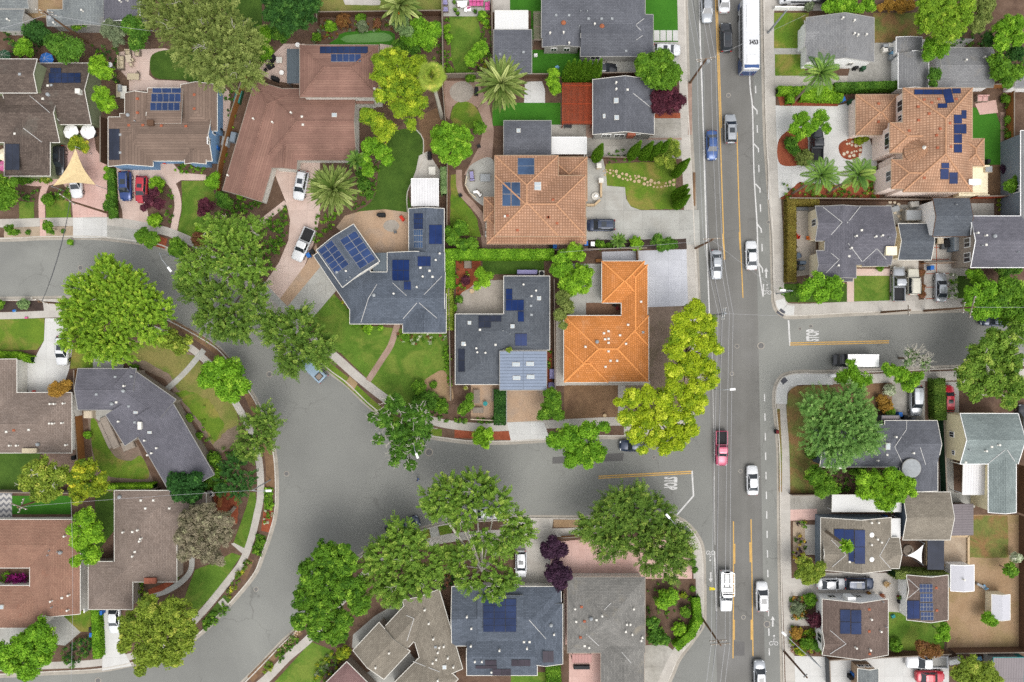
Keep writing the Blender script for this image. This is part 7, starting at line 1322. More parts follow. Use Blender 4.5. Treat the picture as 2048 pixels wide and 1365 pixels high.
V('suv', 'silver estate car heading north behind the bus', 1461, 258, 1, 'silver'); V('sedan', 'blue sedan heading south on the main road', 1424, 291, 181, 'royal'); V('sedan', 'silver-white sedan heading south level with the blue-grey concrete drive', 1433, 530, 181, 'silver')
V('pickup', 'rose-red pickup crossing the junction southbound', 1443, 897, 180, 'rose'); V('sedan', 'white sedan just south of the junction heading north', 1505, 961, 1, 'white'); V('util', 'white work truck with a ladder rack and open bed boxes', 1452, 1182, 180, 'white'); V('suv', 'white estate car heading north beside the work truck', 1524, 1193, 1, 'white'); V('suv', 'silver estate car entering at the bottom edge', 1519, 1350, 1, 'silver')
yard(V('hatch', 'silver-white car parked across the stepping slab drive', 1334, 101, -92, 'white')); yard(V('suv', 'black car with silver roof parked beside the cypress row', 1205, 140, -90, 'black')); yard(V('suv', 'dark blue car on the broad concrete drive of the terracotta house', 1200, 451, 90, 'darkblue')); V('sedan', 'dark blue sedan parked half under the southern camphor', 1268, 892, 90, 'darkblue')
yard(V('suv', 'white car with a dark sunroof on the pink driveway', 602, 372, 169, 'white')); yard(V('pickup', 'white pickup with an open black bed on the pink driveway', 607, 490, 156, 'white')); yard(V('suv', 'metallic dark blue car beside the red car', 252, 373, 181, 'blue')); yard(V('hatch', 'red car half under the purple plum', 284, 380, 177, 'red')); yard(V('sedan', 'white car under the tan shade sail', 152, 367, 185, 'white')); yard(V('suv', 'covered black car beside the shade sail', 119, 322, 180, 'black'))
yard(V('suv', 'white car with a sunroof on the west driveway', 126, 702, 178, 'white')); V('van', 'pale blue van parked half under the street elm', 628, 738, 45, 'lightblue'); V('pickup', 'dark blue pickup half under the feathery elm on the south curb', 806, 1053, -68, 'darkblue'); V('sedan', 'white car glimpsed under the loose elm at the curb', 975, 1027, -88, 'white'); yard(V('hatch', 'white car with green-tinted glass on the drive by the purple plums', 1042, 1128, 180, 'white')); yard(V('sedan', 'white car half hidden by the largest magnolia', 229, 1238, 180, 'white'))
yard(V('pickup', 'silver pickup with a black bed beside the beige off-roader', 1796, 568, 0, 'silver')); yard(V('jeep', 'beige off-roader with a roof rack beside the silver pickup', 1825, 564, 0, 'beige')); yard(V('sedan', 'silver sedan on the red-jointed concrete pads', 1881, 575, 0, 'silver')); V('sedan', 'dark car hidden under the east street trees', 1990, 641, 88, 'darkblue')
yard(V('minivan', 'silver minivan on the drive beside the tall narrow hedge', 1831, 802, 180, 'silver')); yard(V('hatch', 'red car with black roof load beside the large yellow-tipped tree', 1895, 797, 0, 'red')); yard(V('sedan', 'white car half under the yellow-green round tree', 1663, 1168, -90, 'white')); yard(V('suv', 'dark grey-blue car between the cottage and the brown bungalow', 1718, 1167, -90, 'darkblue')); yard(V('longbed', 'white long-bed pickup beside the brown-leaved tree', 1852, 1323, 90, 'white')); yard(V('sedan', 'red sedan cut by the bottom edge', 1860, 1353, -90, 'red'))
V('camper', 'black camper van with a white roof parked on the east street', 1710, 721, 90, 'black'); yard(V('van', 'white van cut by the top edge beside the cottage lawn', 1588, -2, 90, 'white')); yard(V('suv', 'black car cut by the top edge beside the white van', 1645, -6, 90, 'black')); yard(V('pickup', 'dark pickup with a purple-grey bed on the villa drive', 1633, 291, 0, 'black')); yard(V('suv', 'dark green car at the east edge by the cream yellow house', 2046, 838, 0, 'black'))
# -- poles, wires, lamps
def vtx(p, h): return P(p[0], p[1], h)
def pole(label, base, h, arms=(), lean=0, tf=None, mat='pole', top=None):
 """utility pole; arms: (height, px angle in degrees, half length m)"""
 b = P(base[0], base[1], G0); root = thing('utility_pole', label, 'utility pole', b); mb = MB(); mb.tube(b, b + Vector((0, 0, h)), .19, .12, 10); mb.build('post', m_[mat], root)
 for z, a, hl in arms:
  d = Vector((math.cos(R(a)), math.sin(R(a)), 0)); c = b + Vector((0, 0, z)); mb = MB(); mb.box(c + Vector((0, 0, 0)) + Vector((-d.y, d.x, 0)) * .14, (2 * hl, .12, .14), R(a)); ar = mb.build('crossarm', m_['wood_grey' if mat == 'pole' else 'steel'], root)
  for f in (-.92, -.45, .45, .92): mb = MB(); q = c + d * hl * f + Vector((-d.y, d.x, 0)) * .14; mb.lathe((q.x, q.y, q.z + .07), [(.05, 0), (.08, .08), (.05, .2)], 8); mb.build('insulator', m_['offwhite'], ar)
 if tf: q = b + Vector((tf[0], tf[1], h - 1.6)); mb = MB(); mb.lathe(q, [(.26, 0), (.3, .1), (.3, .8), (.2, .9)], 12); mb.tube(b + Vector((0, 0, h - 1.2)), q + Vector((0, 0, .4)), .05); mb.build('transformer', m_['steel'], root)
 return b
PA = pole('wooden pole with crossarms beside the round green tree', (1380, 166), 9.2, ((9.0, 8, 1.5), (8.2, 8, 1.1)), tf=(.5, .1)); PB = pole('wooden pole with a lamp arm beside the concrete drive', (1391, 497), 9.5, ((9.3, 3, 1.5),)); PM = pole('pole beside the northern camphor carrying small crossarms', (1416, 632), 9.2, ((9.0, 80, .9), (8.0, 80, .9)), mat='steel')
PC = pole('pole with double crossarms at the lower corner ramp', (1405, 1238), 9.6, ((9.4, 4, 1.45), (8.3, 4, 1.3))); pole('bare wooden pole on the south-east sidewalk', (1568, 1303), 8.6, ((8.2, 40, .35),), mat='wood_dk'); PE = pole('tall wooden pole with a white crossarm under the east street trees', (1848, 622), 12, ((11.7, 75, 1.6), (9.8, 80, .8)))
pole('thin pole with one short crossarm on the east street verge', (1763, 625), 8, ((7.7, 90, .8),)); PW1 = pole('wooden pole beside the pink driveway curb', (233, 432), 12.5, ((12.2, -35, 1.3),)); PW2 = pole('wooden pole under the huge lime tree', (176, 612), 11.5, ((11.2, -20, 1.3),)); PN = pole('wooden pole with a transformer behind the dark brown house', (176, 86), 10.5, ((10.2, -10, 1.3), (9.2, -10, 1.2)), tf=(.3, -.5)); PS = pole('pole with crossarms among the magnolia branches', (125, 985), 10, ((9.8, -20, 1.3), (9.0, 70, 1.1)))
pole('slim steel pole at the north cottage sidewalk', (1536, 66), 7.5, ((7.3, 20, .3),), mat='steel')
def wires(label, pts, r=.018, mat='wire', sag=.4):
 mb = MB()
 for a, b in zip(pts, pts[1:]):
  pv = None
  for k in range(11):
   t_ = k / 10; q = a.lerp(b, t_) - Vector((0, 0, sag * 4 * t_ * (1 - t_)))
   if pv is not None: mb.tube(pv, q, r, n=4, cap=False)
   pv = q
 tag(mb.build('overhead_wire', m_[mat], origin=tuple(pts[0])), label, 'wire')
def up(b, z, dx=0, dy=0): return b + Vector((dx, dy, z))
NTOP = lambda dx: P(1374, -120, 9) + Vector((dx, 0, 0)); SBOT = lambda dx: P(1412, 1560, 9) + Vector((dx, 0, 0))
for nm, dx, z in (('westernmost', -1.35, 9.15), ('second from the west', -.6, 9.15), ('third from the west', .7, 9.15), ('easternmost', 1.4, 9.15)): wires('overhead wire along the main road, %s of the upper four' % nm, [NTOP(dx), up(PA, z, dx), up(PB, z + .2, dx), up(PM, z - .1, dx * .8), up(PC, z + .3, dx), SBOT(dx)], .022)
wires('thick black communication cable along the main road', [P(1372, -120, 7), up(PA, 7, .1), up(PB, 7, .1), up(PM, 6.8, .1), up(PC, 7, .1), P(1410, 1560, 7)], .035, 'wire_dk')
wires('thin wire crossing the main road to the east corner', [up(PM, 8.9), P(1556, 632, 7.5)], .014); wires('service wire from the driveway pole to the dark grey rear fence', [up(PB, 8.6), P(1120, 505, 4.5)], .016); wires('service wire from the driveway pole across to the cream house', [up(PB, 9), P(1570, 590, 7)], .014); wires('service wire from the northern pole across to the cottage', [up(PA, 9), P(1612, 30, 3.4)], .014)
wires('black cable across the curved street between the two west poles', [up(PW1, 11.6), up(PW2, 10.8)], .04, 'wire_dk', .8); wires('paired wire across the curved street beside the black cable', [up(PW1, 12.1, .4), up(PW2, 11.3, .4)], .02, 'wire_dk', .6); wires('thin wire along the top west rear fences', [P(-60, 70, 9), up(PN, 9.6), P(300, 62, 9), P(450, 56, 8)], .02); wires('thin wire from the magnolia pole to the sidewalk lamp', [up(PS, 9.7), P(530, 980, 8.5)], .016, sag=.8); wires('thin wire south from the lime tree over the reddish roof', [P(142, 1000, 9), P(142, 1365, 8.5)], .016); wires('thin wire along the east street from the tall pole', [up(PE, 11.7), P(2150, 615, 10)], .018)
def lamp(label, base, h, head, col='white'):
 b = P(*base, G0); e = P(*head, h); root = thing('street_lamp', label, 'street lamp', b); mb = MB(); mb.tube(b, (b.x, b.y, h - .6), .11, .07, 8); mb.build('post', m_['steel'], root)
 m = Vector((b.x, b.y, h - .6)); d = e - m; mid = m + d * .4 + Vector((0, 0, .5)); mb = MB(); mb.path([m, mid, e], .055, .045, 6); mb.build('arm', m_['steel'], root)
 mb = MB(); th = math.atan2(d.y, d.x); mb.bbox((e.x, e.y, e.z), (.85, .34, .16), th, 0, .06); hd = mb.build('lamp_head', m_[col], root); mb = MB(); mb.box((e.x, e.y, e.z - .09), (.5, .22, .04), th); mb.build('lens', m_['lens'], hd)
lamp('curved arm street lamp over the upper bend', (372, 520), 9, (339, 539)); lamp('street lamp arm reaching over the main road from the camphor', (1405, 773), 8.5, (1465, 779)); lamp('street lamp arm emerging from the old bare-branched tree', (841, 878), 8, (834, 912)); lamp('street lamp with two arms on the inner curve sidewalk', (541, 960), 8.5, (537, 982)); lamp('street lamp head at the edge of the wide dark feathery tree', (1330, 1026), 8, (1336, 1033)); lamp('street lamp on the yellow-armed pole at the cream house corner', (1553, 588), 7, (1566, 581)); lamp('thin lamp post leaning by the slab drive sidewalk', (1608, 1300), 7, (1568, 1268))
# -- fences and walls
def fence(label, line, mat='wood_grey', h=1.8, w=.07, name='fence', cap=True, cat='fence', posts=True):
 pts = [P(x, y, G0) for x, y in line]; root = thing(name, label, cat, pts[0]); mb, cb = MB(), MB()
 for a, b in zip(pts, pts[1:]):
  d = b - a; th = math.atan2(d.y, d.x); c = (a + b) / 2; mb.box((c.x, c.y, G0 + h / 2), (d.length, w, h), th)
  if cap: cb.box((c.x, c.y, G0 + h + .03), (d.length + .05, w + .09, .06), th)
 mb.build('boards', m_[mat], root)
 if cap: cb.build('cap_rail', m_['stone_lt' if mat == 'stone' else 'wood_grey' if mat != 'white' else 'white'], root)
 return root
F = fence
for a in (('tall dark board fence along the dirt yard bottom', [(1896, 1296), (2038, 1294)], 'wood_dk', 2), ('dark board fence along the dirt yard east side', [(2038, 1030), (2038, 1294)], 'wood_dk', 2), ('brown fence between the cream house and the red bed', [(1570, 401), (1850, 404)], 'wood_dk'), ('brown rear fence of the villa garden', [(2012, 190), (2012, 395)], 'wood'), ('brown fence behind the villa by the grey outbuilding', [(1945, 178), (2040, 176)], 'wood'), ('red-brown fence of the grey two-storey house yard', [(1940, 398), (2034, 396)], 'redwood'),
    ('pale topped fence beside the narrow long lawn, west', [(886, 0), (888, 155)], 'wood_grey'), ('pale topped fence beside the narrow long lawn, east', [(984, 0), (986, 150)], 'wood_grey'), ('brown fence behind the dry grass strip', [(640, 35), (884, 32)], 'wood_dk'), ('dark fence west of the dry grass strip', [(639, 0), (640, 56)], 'wood_dk'), ('low fence between the date palm patio and the narrow lawn', [(888, 157), (985, 155)], 'wood_grey'), ('brown rail fence between the palm garden and the brick path', [(886, 160), (897, 300), (896, 470)], 'wood'),
    ('dark fence between the red pergola lot and the turf', [(1022, 157), (1115, 157)], 'wood_dk'), ('grey fence between the cypress row and the dark grey house', [(1190, 155), (1275, 154)], 'wood_dk'), ('brown fence between blue-walled and red-brown houses', [(501, 142), (470, 235), (446, 335), (440, 385)], 'wood'), ('brown fence west of the blue-walled house', [(214, 240), (214, 330)], 'wood_dk'), ('bright wood fence beside the bent house yard', [(163, 740), (163, 815), (172, 950)], 'wood', 1.9), ('thin fence between the bent and brown shingle houses', [(225, 976), (322, 974)], 'wood_grey'), ('fence across the turf patio back', [(0, 980), (150, 982)], 'wood_grey'), ('white gate fence beside the reddish house', [(160, 1196), (176, 1196), (178, 1220)], 'white', 1.2), ('dark red fence beside the brown shingle house wing', [(173, 1145), (174, 1190)], 'maroon', 1.8),
    ('dark fence between the charcoal and orange houses', [(1107, 560), (1109, 780)], 'wood_grey'), ('fence along the slate house east side', [(899, 575), (903, 800)], 'wood_grey', 1.6), ('long fence south of the terracotta house', [(1100, 503), (1290, 499)], 'wood_dk', 1.6), ('short wood gate fence by the orange house drive', [(1272, 500), (1273, 522)], 'wood', 1.6), ('tan wall around the paved front court', [(942, 838), (1006, 841)], 'stone', .8), ('wood fence below the dark grey roof lot', [(1577, 987), (1670, 986)], 'wood_dk', 1.5), ('green mesh fence beside the cream yellow drive', [(1876, 838), (1882, 990)], 'green_bin', 1.5), ('dark fence between the brown bungalow and the white drive', [(1650, 1312), (1890, 1300)], 'wood_dk', 1.6), ('dark side fence of the white concrete drive', [(1650, 1312), (1652, 1365)], 'dgrey', 1.6),
    ('grey fence in the gap beside the slate blue house', [(1126, 1180), (1128, 1290)], 'wood_grey', 1.7), ('fence beside the tan-grey angled house', [(885, 1200), (925, 1330)], 'wood_grey', 1.7), ('maroon fence at the tan-grey angled house front', [(700, 1328), (735, 1365)], 'maroon', 1.6), ('brown bench-height fence on the sidewalk by the rose patio', [(1122, 1073), (1155, 1071)], 'wood', .9), ('dark garden wall behind the leaning cypresses', [(1176, 316), (1205, 318), (1340, 321)], 'wood_dk', 1.2), ('wood fence beside the red-jointed pads', [(1840, 528), (1925, 526)], 'wood', 1.5), ('black fence beside the dark outbuilding yard', [(1850, 404), (1852, 446)], 'wood_dk'), ('wood fence behind the pale yellow house', [(2038, 930), (2036, 1025)], 'wood_dk', 1.9), ('fence north of the cottage beside the white van', [(1546, 20), (1620, 21)], 'white', 1), ('curved white planter wall of the rear patio', [(934, 355), (931, 372), (940, 388), (952, 397)], 'stone', .6)): F(*a)
F('curved cream planter wall at the entry drive, north', [(1201, 365), (1201, 396)], 'stone', .9, .3, 'garden_wall', False, 'wall'); F('curved cream planter wall at the entry drive, south', [(1172, 412), (1188, 412), (1199, 402)], 'stone', .9, .3, 'garden_wall', False, 'wall')
for lb, a in (('cream gate pillar beside the entry drive, northern', (1196, 336)), ('cream gate pillar beside the entry drive, southern', (1200, 365))):
 q = P(*a, G0); r = thing('gate_pillar', lb, 'pillar', q); mb = MB(); mb.box((q.x, q.y, .8), (.6, .6, 1.4)); mb.build('shaft', m_['stone_lt'], r); mb = MB(); mb.bbox((q.x, q.y, 1.56), (.78, .78, .14)); mb.build('capstone', m_['offwhite'], r)
F('timber frame of the gravel pit by the back lawn', [(1852, 1072), (1935, 1072), (1935, 1130), (1852, 1130), (1852, 1072)], 'stone', .3, .35, 'gravel_pit', False, 'planter')
# -- shade sails, umbrellas
def sail(label, pts, hs, mat):
 q = [P(*p, h) for p, h in zip(pts, hs)]; c = sum(q, Vector()) / len(q); root = thing('shade_sail', label, 'shade sail', (c.x, c.y, G0)); mb = MB(); n = len(q); N = 10; ed = []
 for i in range(n):
  a, b = q[i], q[(i + 1) % n]
  for k in range(N): t_ = k / N; p = a.lerp(b, t_); ed.append(p.lerp(c, .42 * 4 * t_ * (1 - t_) * .5))
 low = c - Vector((0, 0, .35)); m = len(ed)
 for i in range(m): mb.face([ed[i], ed[(i + 1) % m], low])
 for i in range(m): e = Vector((0, 0, .03)); mb.face([low - e, ed[(i + 1) % m] - e, ed[i] - e])
 mb.build('cloth', m_[mat], root)
 for p in q: mb = MB(); o_ = p + (p - c).normalized() * .25; mb.tube((o_.x, o_.y, G0), (o_.x, o_.y, p.z + .1), .05); mb.tube(o_ + Vector((0, 0, .0)), p, .02); mb.build('post', m_['steel'], root)
sail('tan triangular shade sail over the pink driveway', [(151, 297), (106, 372), (191, 370)], (4.2, 3.2, 3.2), 'sail'); sail('white triangular shade sail in the cottage back yard', [(1847, 1090), (1815, 1112), (1844, 1127)], (3.2, 2.6, 2.9), 'white')
def umbrella(label, px, py, r, mat, h=2.5):
 q = P(px, py, h); r = r / K; root = thing('patio_umbrella', label, 'umbrella', (q.x, q.y, G0)); mb = MB(); n = 8; ap = Vector((q.x, q.y, h + .12))
 for i in range(n):
  a0, a1 = i * math.tau / n, (i + 1) * math.tau / n; p0, p1 = Vector((q.x + r * math.cos(a0), q.y + r * math.sin(a0), h - .45)), Vector((q.x + r * math.cos(a1), q.y + r * math.sin(a1), h - .45)); mb.face([p0, p1, ap]); mb.face([p1, p0, p0 - Vector((0, 0, .15)), p1 - Vector((0, 0, .15))])
 mb.build('canopy', m_[mat], root); mb = MB(); mb.tube((q.x, q.y, G0), (q.x, q.y, h + .2), .03); mb.build('pole', m_['wood_grey'], root); mb = MB(); mb.lathe((q.x, q.y, G0), [(.3, 0), (.28, .08), (.06, .12)], 12); mb.build('base', m_['iron_dk'], root)
 mb = MB()
 for i in range(n): a0 = i * math.tau / n; mb.tube((q.x + r * math.cos(a0), q.y + r * math.sin(a0), h - .44), (q.x, q.y, h + .13), .012, n=4)
 mb.build('ribs', m_['offwhite'], root)
umbrella('white patio umbrella, western of the adjoining pair', 138, 262, 15, 'white'); umbrella('white patio umbrella, eastern of the adjoining pair', 172, 262, 15, 'white'); umbrella('blue patio umbrella behind the dark brown house', 89, 117, 14, 'blue_bin'); umbrella('pale yellow umbrella cut by the west edge', 2, 308, 12, 'cream'); umbrella('pink umbrella cut by the west edge', 3, 331, 11, 'pinkcloth'); umbrella('dark green umbrella cut by the west edge', 4, 110, 13, 'green_bin')
# -- yard things
def rec(px, py, z=0): return P(px, py, G0 + z)
def bin_(label, px, py, mat, rz=0, lid=None):
 q = rec(px, py); r = thing('wheelie_bin', label, 'bin', q); mb = MB(); mb.bbox((q.x, q.y, G0 + .5), (.55, .6, 1.0), rz, 0, .06); mb.build('body', m_[mat], r); mb = MB(); mb.bbox((q.x, q.y, G0 + 1.03), (.62, .7, .09), rz, 0, .03); mb.build('lid', m_[lid or mat], r)
 for sx in (-1, 1): mb = MB(); mb.tube((q.x + sx * .22, q.y - .3, G0 + .1), (q.x + sx * .28, q.y - .3, G0 + .1), .1, n=8); mb.build('wheel', m_['rubber'], r)
for a in (('blue recycling bin by the tall narrow hedge', 1873, 822, 'blue_bin'), ('black bin beside the tall hedge blue bin', 1870, 832, 'black'), ('blue recycling bin at the silver minivan drive', 1794, 828, 'blue_bin'), ('black bin, larger, at the silver minivan drive', 1805, 834, 'black'), ('dark bin at the dark roof corner', 1820, 838, 'dgrey'), ('blue bin beside the slate blue house eave', 1119, 1196, 'blue_bin'), ('blue bin on the bamboo side of the pink driveway', 620, 512, 'blue_bin', .5), ('black bin behind the pink driveway blue bin', 627, 505, 'black', .5), ('blue bin in the fence gap of the bent house', 149, 842, 'blue_bin'), ('dark bin below the fence gap blue bin', 148, 832, 'dgrey'), ('green bin in the fence gap of the bent house', 149, 868, 'green_bin'), ('black bin on the maroon patio', 154, 914, 'black'),
    ('blue bin beside the brown shingle house side path', 160, 1164, 'blue_bin'), ('second blue bin on the side path near the hedge', 190, 1265, 'blue_bin'), ('black bin by the driveway hedge', 189, 1254, 'black'), ('blue bin under the brown shingle eave', 208, 1221, 'blue_bin'), ('blue bin south of the terracotta house', 1109, 495, 'blue_bin'), ('black bin next to the terracotta house blue bin', 1102, 493, 'black'), ('blue bin at the terracotta house corner drive', 1171, 489, 'blue_bin'), ('white bin tilted at the terracotta house corner', 1184, 490, 'white'), ('blue bin beside the villa garage hedge', 1681, 203, 'blue_bin', .3), ('green bin beside the villa garage blue bin', 1697, 207, 'green_bin', .3), ('black bin by the cottage south gable', 1707, 138, 'black'), ('green bin by the cottage south gable', 1722, 140, 'green_bin'), ('blue bin by the red-jointed pads fence', 1857, 537, 'blue_bin'), ('blue bin at the grey two-storey house wall', 1925, 526, 'blue_bin'), ('blue bin beside the tiny tan outbuilding', 1703, 1345, 'blue_bin'), ('black bin beside the tiny tan outbuilding', 1697, 1350, 'black'), ('blue bin at the blue-walled house side', 437, 299, 'blue_bin'), ('grey bin at the blue-walled house side', 438, 268, 'dgrey'), ('blue bin at the brown bungalow corner by the rail', 1765, 1033, 'blue_bin')): bin_(*a)
def ac(label, px, py):
 q = rec(px, py); r = thing('air_conditioner', label, 'air conditioner', q); mb = MB(); mb.bbox((q.x, q.y, G0 + .4), (.9, .9, .8)); mb.build('cabinet', m_['offwhite'], r); mb = MB(); mb.lathe((q.x, q.y, G0 + .78), [(.36, 0), (.36, .04), (.1, .05)], 16); mb.build('fan_grille', m_['iron_dk'], r)
for a in (('air conditioner at the blue-walled house side', 437, 234), ('air conditioner on the roofline end of the charcoal house', 1083, 548), ('air conditioner, northern, west of the terracotta house', 977, 453), ('air conditioner, southern, west of the terracotta house', 976, 470), ('air conditioner beside the red mulch fern corner', 424, 986), ('air conditioner cabinet beside the bent house fence', 147, 820)): ac(*a)
def sofa(label, px, py, w, d, rz, mat, seats=3, frame='wood_grey', cat='sofa'):
 q = rec(px, py); r = thing('garden_sofa', label, cat, q, rz=0); c, s_ = math.cos(rz), math.sin(rz); L = lambda x, y, z: (q.x + x * c - y * s_, q.y + x * s_ + y * c, G0 + z)
 mb = MB(); mb.bbox(L(0, 0, .2), (w, d, .36), rz); mb.build('frame', m_[frame], r)
 for i in range(seats): mb = MB(); mb.bbox(L(-w / 2 + w * (i + .5) / seats, .08, .45), (w / seats - .05, d * .72, .16), rz, 0, .06); mb.build('seat_cushion', m_[mat], r)
 for i in range(seats): mb = MB(); mb.bbox(L(-w / 2 + w * (i + .5) / seats, -d / 2 + .12, .62), (w / seats - .05, .2, .42), rz, 0, .06); mb.build('back_cushion', m_[mat], r)
 for sx in (-1, 1): mb = MB(); mb.bbox(L(sx * (w / 2 - .05), 0, .5), (.12, d, .3), rz); mb.build('armrest', m_[frame], r)
sofa('tan lounge sofa on the pink lawn patio', 245, 128, 2.2, .95, -math.pi / 2, 'beige'); sofa('tan armchair, western, at the pink lawn patio', 259, 107, .9, .8, math.pi, 'beige', 1, cat='armchair'); sofa('tan armchair, eastern, at the pink lawn patio', 278, 109, .9, .8, math.pi, 'beige', 1, cat='armchair'); sofa('pink sofa on the top patio', 953, 10, 2.4, .85, math.pi, 'pinkcloth', 4); sofa('short pink sofa turning the corner of the top patio', 975, 16, 1.5, .8, math.pi / 2, 'pinkcloth', 2); sofa('white cushioned chair at the top patio table', 919, 12, .8, .75, math.pi, 'white', 1, cat='chair'); sofa('round white cushioned chair beside the top patio table', 931, 11, .8, .75, math.pi, 'white', 1, cat='chair'); sofa('pale lilac-striped sofa pair on the top patio, western', 891, 8, .9, .8, 0, 'lilac', 1, cat='chair'); sofa('pale lilac-striped chair near the grill of the top patio', 892, 22, .9, .8, 0, 'lilac', 1, cat='chair'); sofa('pink garden swing bench in the villa garden', 1961, 199, 1.9, 1.0, math.pi, 'pink', 2, cat='bench'); sofa('lilac hammock seat on the curved patio', 944, 353, .8, 1.7, .1, 'lilac', 1, cat='lounger'); sofa('white lounger on the curved patio rim', 957, 388, .6, 1.3, .7, 'white', 1, cat='lounger')
def table(label, px, py, w, d, rz, mat, round_=False, name='garden_table', cat='table'):
 q = rec(px, py); r = thing(name, label, cat, q); c, s_ = math.cos(rz), math.sin(rz); mb = MB()
 if round_: mb.lathe((q.x, q.y, G0 + .7), [(w / 2, 0), (w / 2, .05)], 18)
 else: mb.bbox((q.x, q.y, G0 + .72), (w, d, .06), rz, 0, .02)
 mb.build('table_top', m_[mat], r)
 for x, y in ((-.4, -.4), (.4, -.4), (.4, .4), (-.4, .4)): X, Y = x * w * (.7 if round_ else 1), y * d * (.7 if round_ else 1); mb = MB(); mb.tube((q.x + X * c - Y * s_, q.y + X * s_ + Y * c, G0), (q.x + X * c - Y * s_, q.y + X * s_ + Y * c, G0 + .71), .035); mb.build('leg', m_[mat], r)
table('tan low table on the pink lawn patio', 262, 121, .9, 1.2, .2, 'stone_lt'); table('small tan side table, upper, on the pink lawn patio', 269, 124, .45, .45, .5, 'beige'); table('small tan side table, lower, on the pink lawn patio', 266, 133, .45, .45, .5, 'beige'); table('tan dining table on the pink lawn patio', 271, 157, 1.9, 1.0, 0, 'beige'); table('glass top table amid chairs on the top patio', 925, 14, 1, 1, 0, 'white', True); table('grey stone table on the curved patio', 971, 358, 1.6, 1.2, 0, 'steel'); table('small white table on the curved patio', 951, 386, .6, .4, .1, 'white'); table('square fire table beside the blue-grey patio cover', 561, 124, .95, .95, 0, 'offwhite'); table('grey box table on the slate house courtyard', 792, 466, .45, .4, 0, 'dgrey'); table('white bench table by the carport walkway', 865, 344, 1.1, 1.3, 0, 'offwhite'); table('bleached picnic table in the front paved court, west', 954, 793, 1.0, 2.2, 0, 'wood_grey'); table('bleached picnic table in the front paved court, east', 990, 790, .9, 2.0, 0, 'wood_grey'); table('weathered bench table at the front court bottom', 957, 820, 1.7, .9, 0, 'wood_grey'); table('round teal table in the front court', 971, 807, .75, .75, 0, 'teal', True); table('white table on the date palm patio top', 598, 94, .75, .75, 0, 'white', True); table('round white table by the black grill patio', 566, 149, .75, .75, 0, 'white', True); table('small crate table in the dark grey house drive', 1135, 254, 1.25, .75, 0, 'iron_dk'); table('wooden play table by the top turf lawn, long', 1099, 104, 1.35, .35, 0, 'wood'); table('wooden play table by the top turf lawn, short', 1131, 104, .6, .3, 0, 'wood'); table('white table base with umbrella stand on the cream paver patio', 252, 188, 1.0, 2.0, 0, 'offwhite'); table('tan counter beside the lawn patio', 242, 185, .7, 2.1, 0, 'beige', name='counter', cat='counter')
def grill(label, px, py, rz=0, mat='black'):
 q = rec(px, py); r = thing('barbecue_grill', label, 'grill', q); mb = MB(); mb.bbox((q.x, q.y, G0 + .45), (1.1, .6, .8), rz, 0, .05); mb.build('cart', m_[mat], r); c, s_ = math.cos(rz), math.sin(rz); mb = MB(); mb.tube((q.x - .5 * c, q.y - .5 * s_, G0 + .95), (q.x + .5 * c, q.y + .5 * s_, G0 + .95), .3, n=10); mb.build('lid', m_[mat], r)
for a in (('covered black grill on the pink patio corner', 548, 120, .9), ('black covered furniture beside the brick grill patio', 543, 135, .5), ('black grill under the blue-grey cover edge', 553, 161, -.3), ('black grill on the date palm patio', 953, 186, 1.5), ('black grill behind the white carport walkway', 860, 314, 1.57), ('grey covered grill in the cream house patio, upper', 1600, 527, 0, 'slateblue'), ('grey covered grill in the cream house patio, lower', 1598, 538, 0, 'dgrey'), ('dark smoker by the blue-walled house wall', 440, 262, .3), ('small black fire bowl on the slate house courtyard', 765, 432, 0), ('steel grill behind the lawn patio counter', 246, 181, 1.57, 'steel')): grill(*a)
def stones(line, w, n, mat, label=None, smin=.25, smax=.6, z=.06):
 mb = MB(); done = []; n *= 6
 pts = smooth_poly(line, False, 4)
 for i in range(n):
  k = random.random() * (len(pts) - 1); a = pts[int(k)]; px, py = a[0] + random.uniform(-w, w) / 2, a[1] + random.uniform(-w, w) / 2; q = P(px, py, G0); s_ = random.uniform(smin, smax)
  if any(math.hypot(q.x - x_, q.y - y_) < (s_ + r_) * .6 for x_, y_, r_ in done): continue
  done.append((q.x, q.y, s_)); m = random.randint(5, 7); th = random.random() * 6
  ring = [(q.x + s_ * random.uniform(.75, 1.1) * .6 * math.cos(th + j * math.tau / m), q.y + s_ * random.uniform(.75, 1.1) * .6 * math.sin(th + j * math.tau / m)) for j in range(m)]; mb.prism(ring, G0, G0 + z * random.uniform(.6, 1.6) + i * .0004)
 o = mb.build('stone_path', m_[mat]); o['kind'] = 'structure'
stones([(1214, 345), (1240, 352), (1268, 358), (1300, 367), (1330, 372), (1352, 364)], 13, 70, 'stone'); stones([(1690, 285), (1715, 288), (1716, 308), (1690, 308)], 12, 14, 'stone_lt'); stones([(1786, 415), (1800, 425), (1830, 440)], 22, 60, 'stone_lt', .2, .4); stones([(590, 1275), (598, 1262), (565, 1300)], 8, 30, 'stone', smin=.2, smax=.45)
mb = MB()
def stuffbox(name, label, cat, px, py, size, rz, mat, z0=0, group=None, top=None):
 q = rec(px, py, z0); r = thing(name, label, cat, q, group); mb = MB(); mb.bbox((q.x, q.y, q.z + size[2] / 2), size, rz, 0, min(.06, size[2] * .3)); mb.build('body', m_[mat], r); mb = MB(); mb.bbox((q.x, q.y, q.z + size[2] + .03), (size[0] * .9, size[1] * .9, .06), rz, 0, .02); mb.build('lid', m_[top or mat], r); return r
X = stuffbox
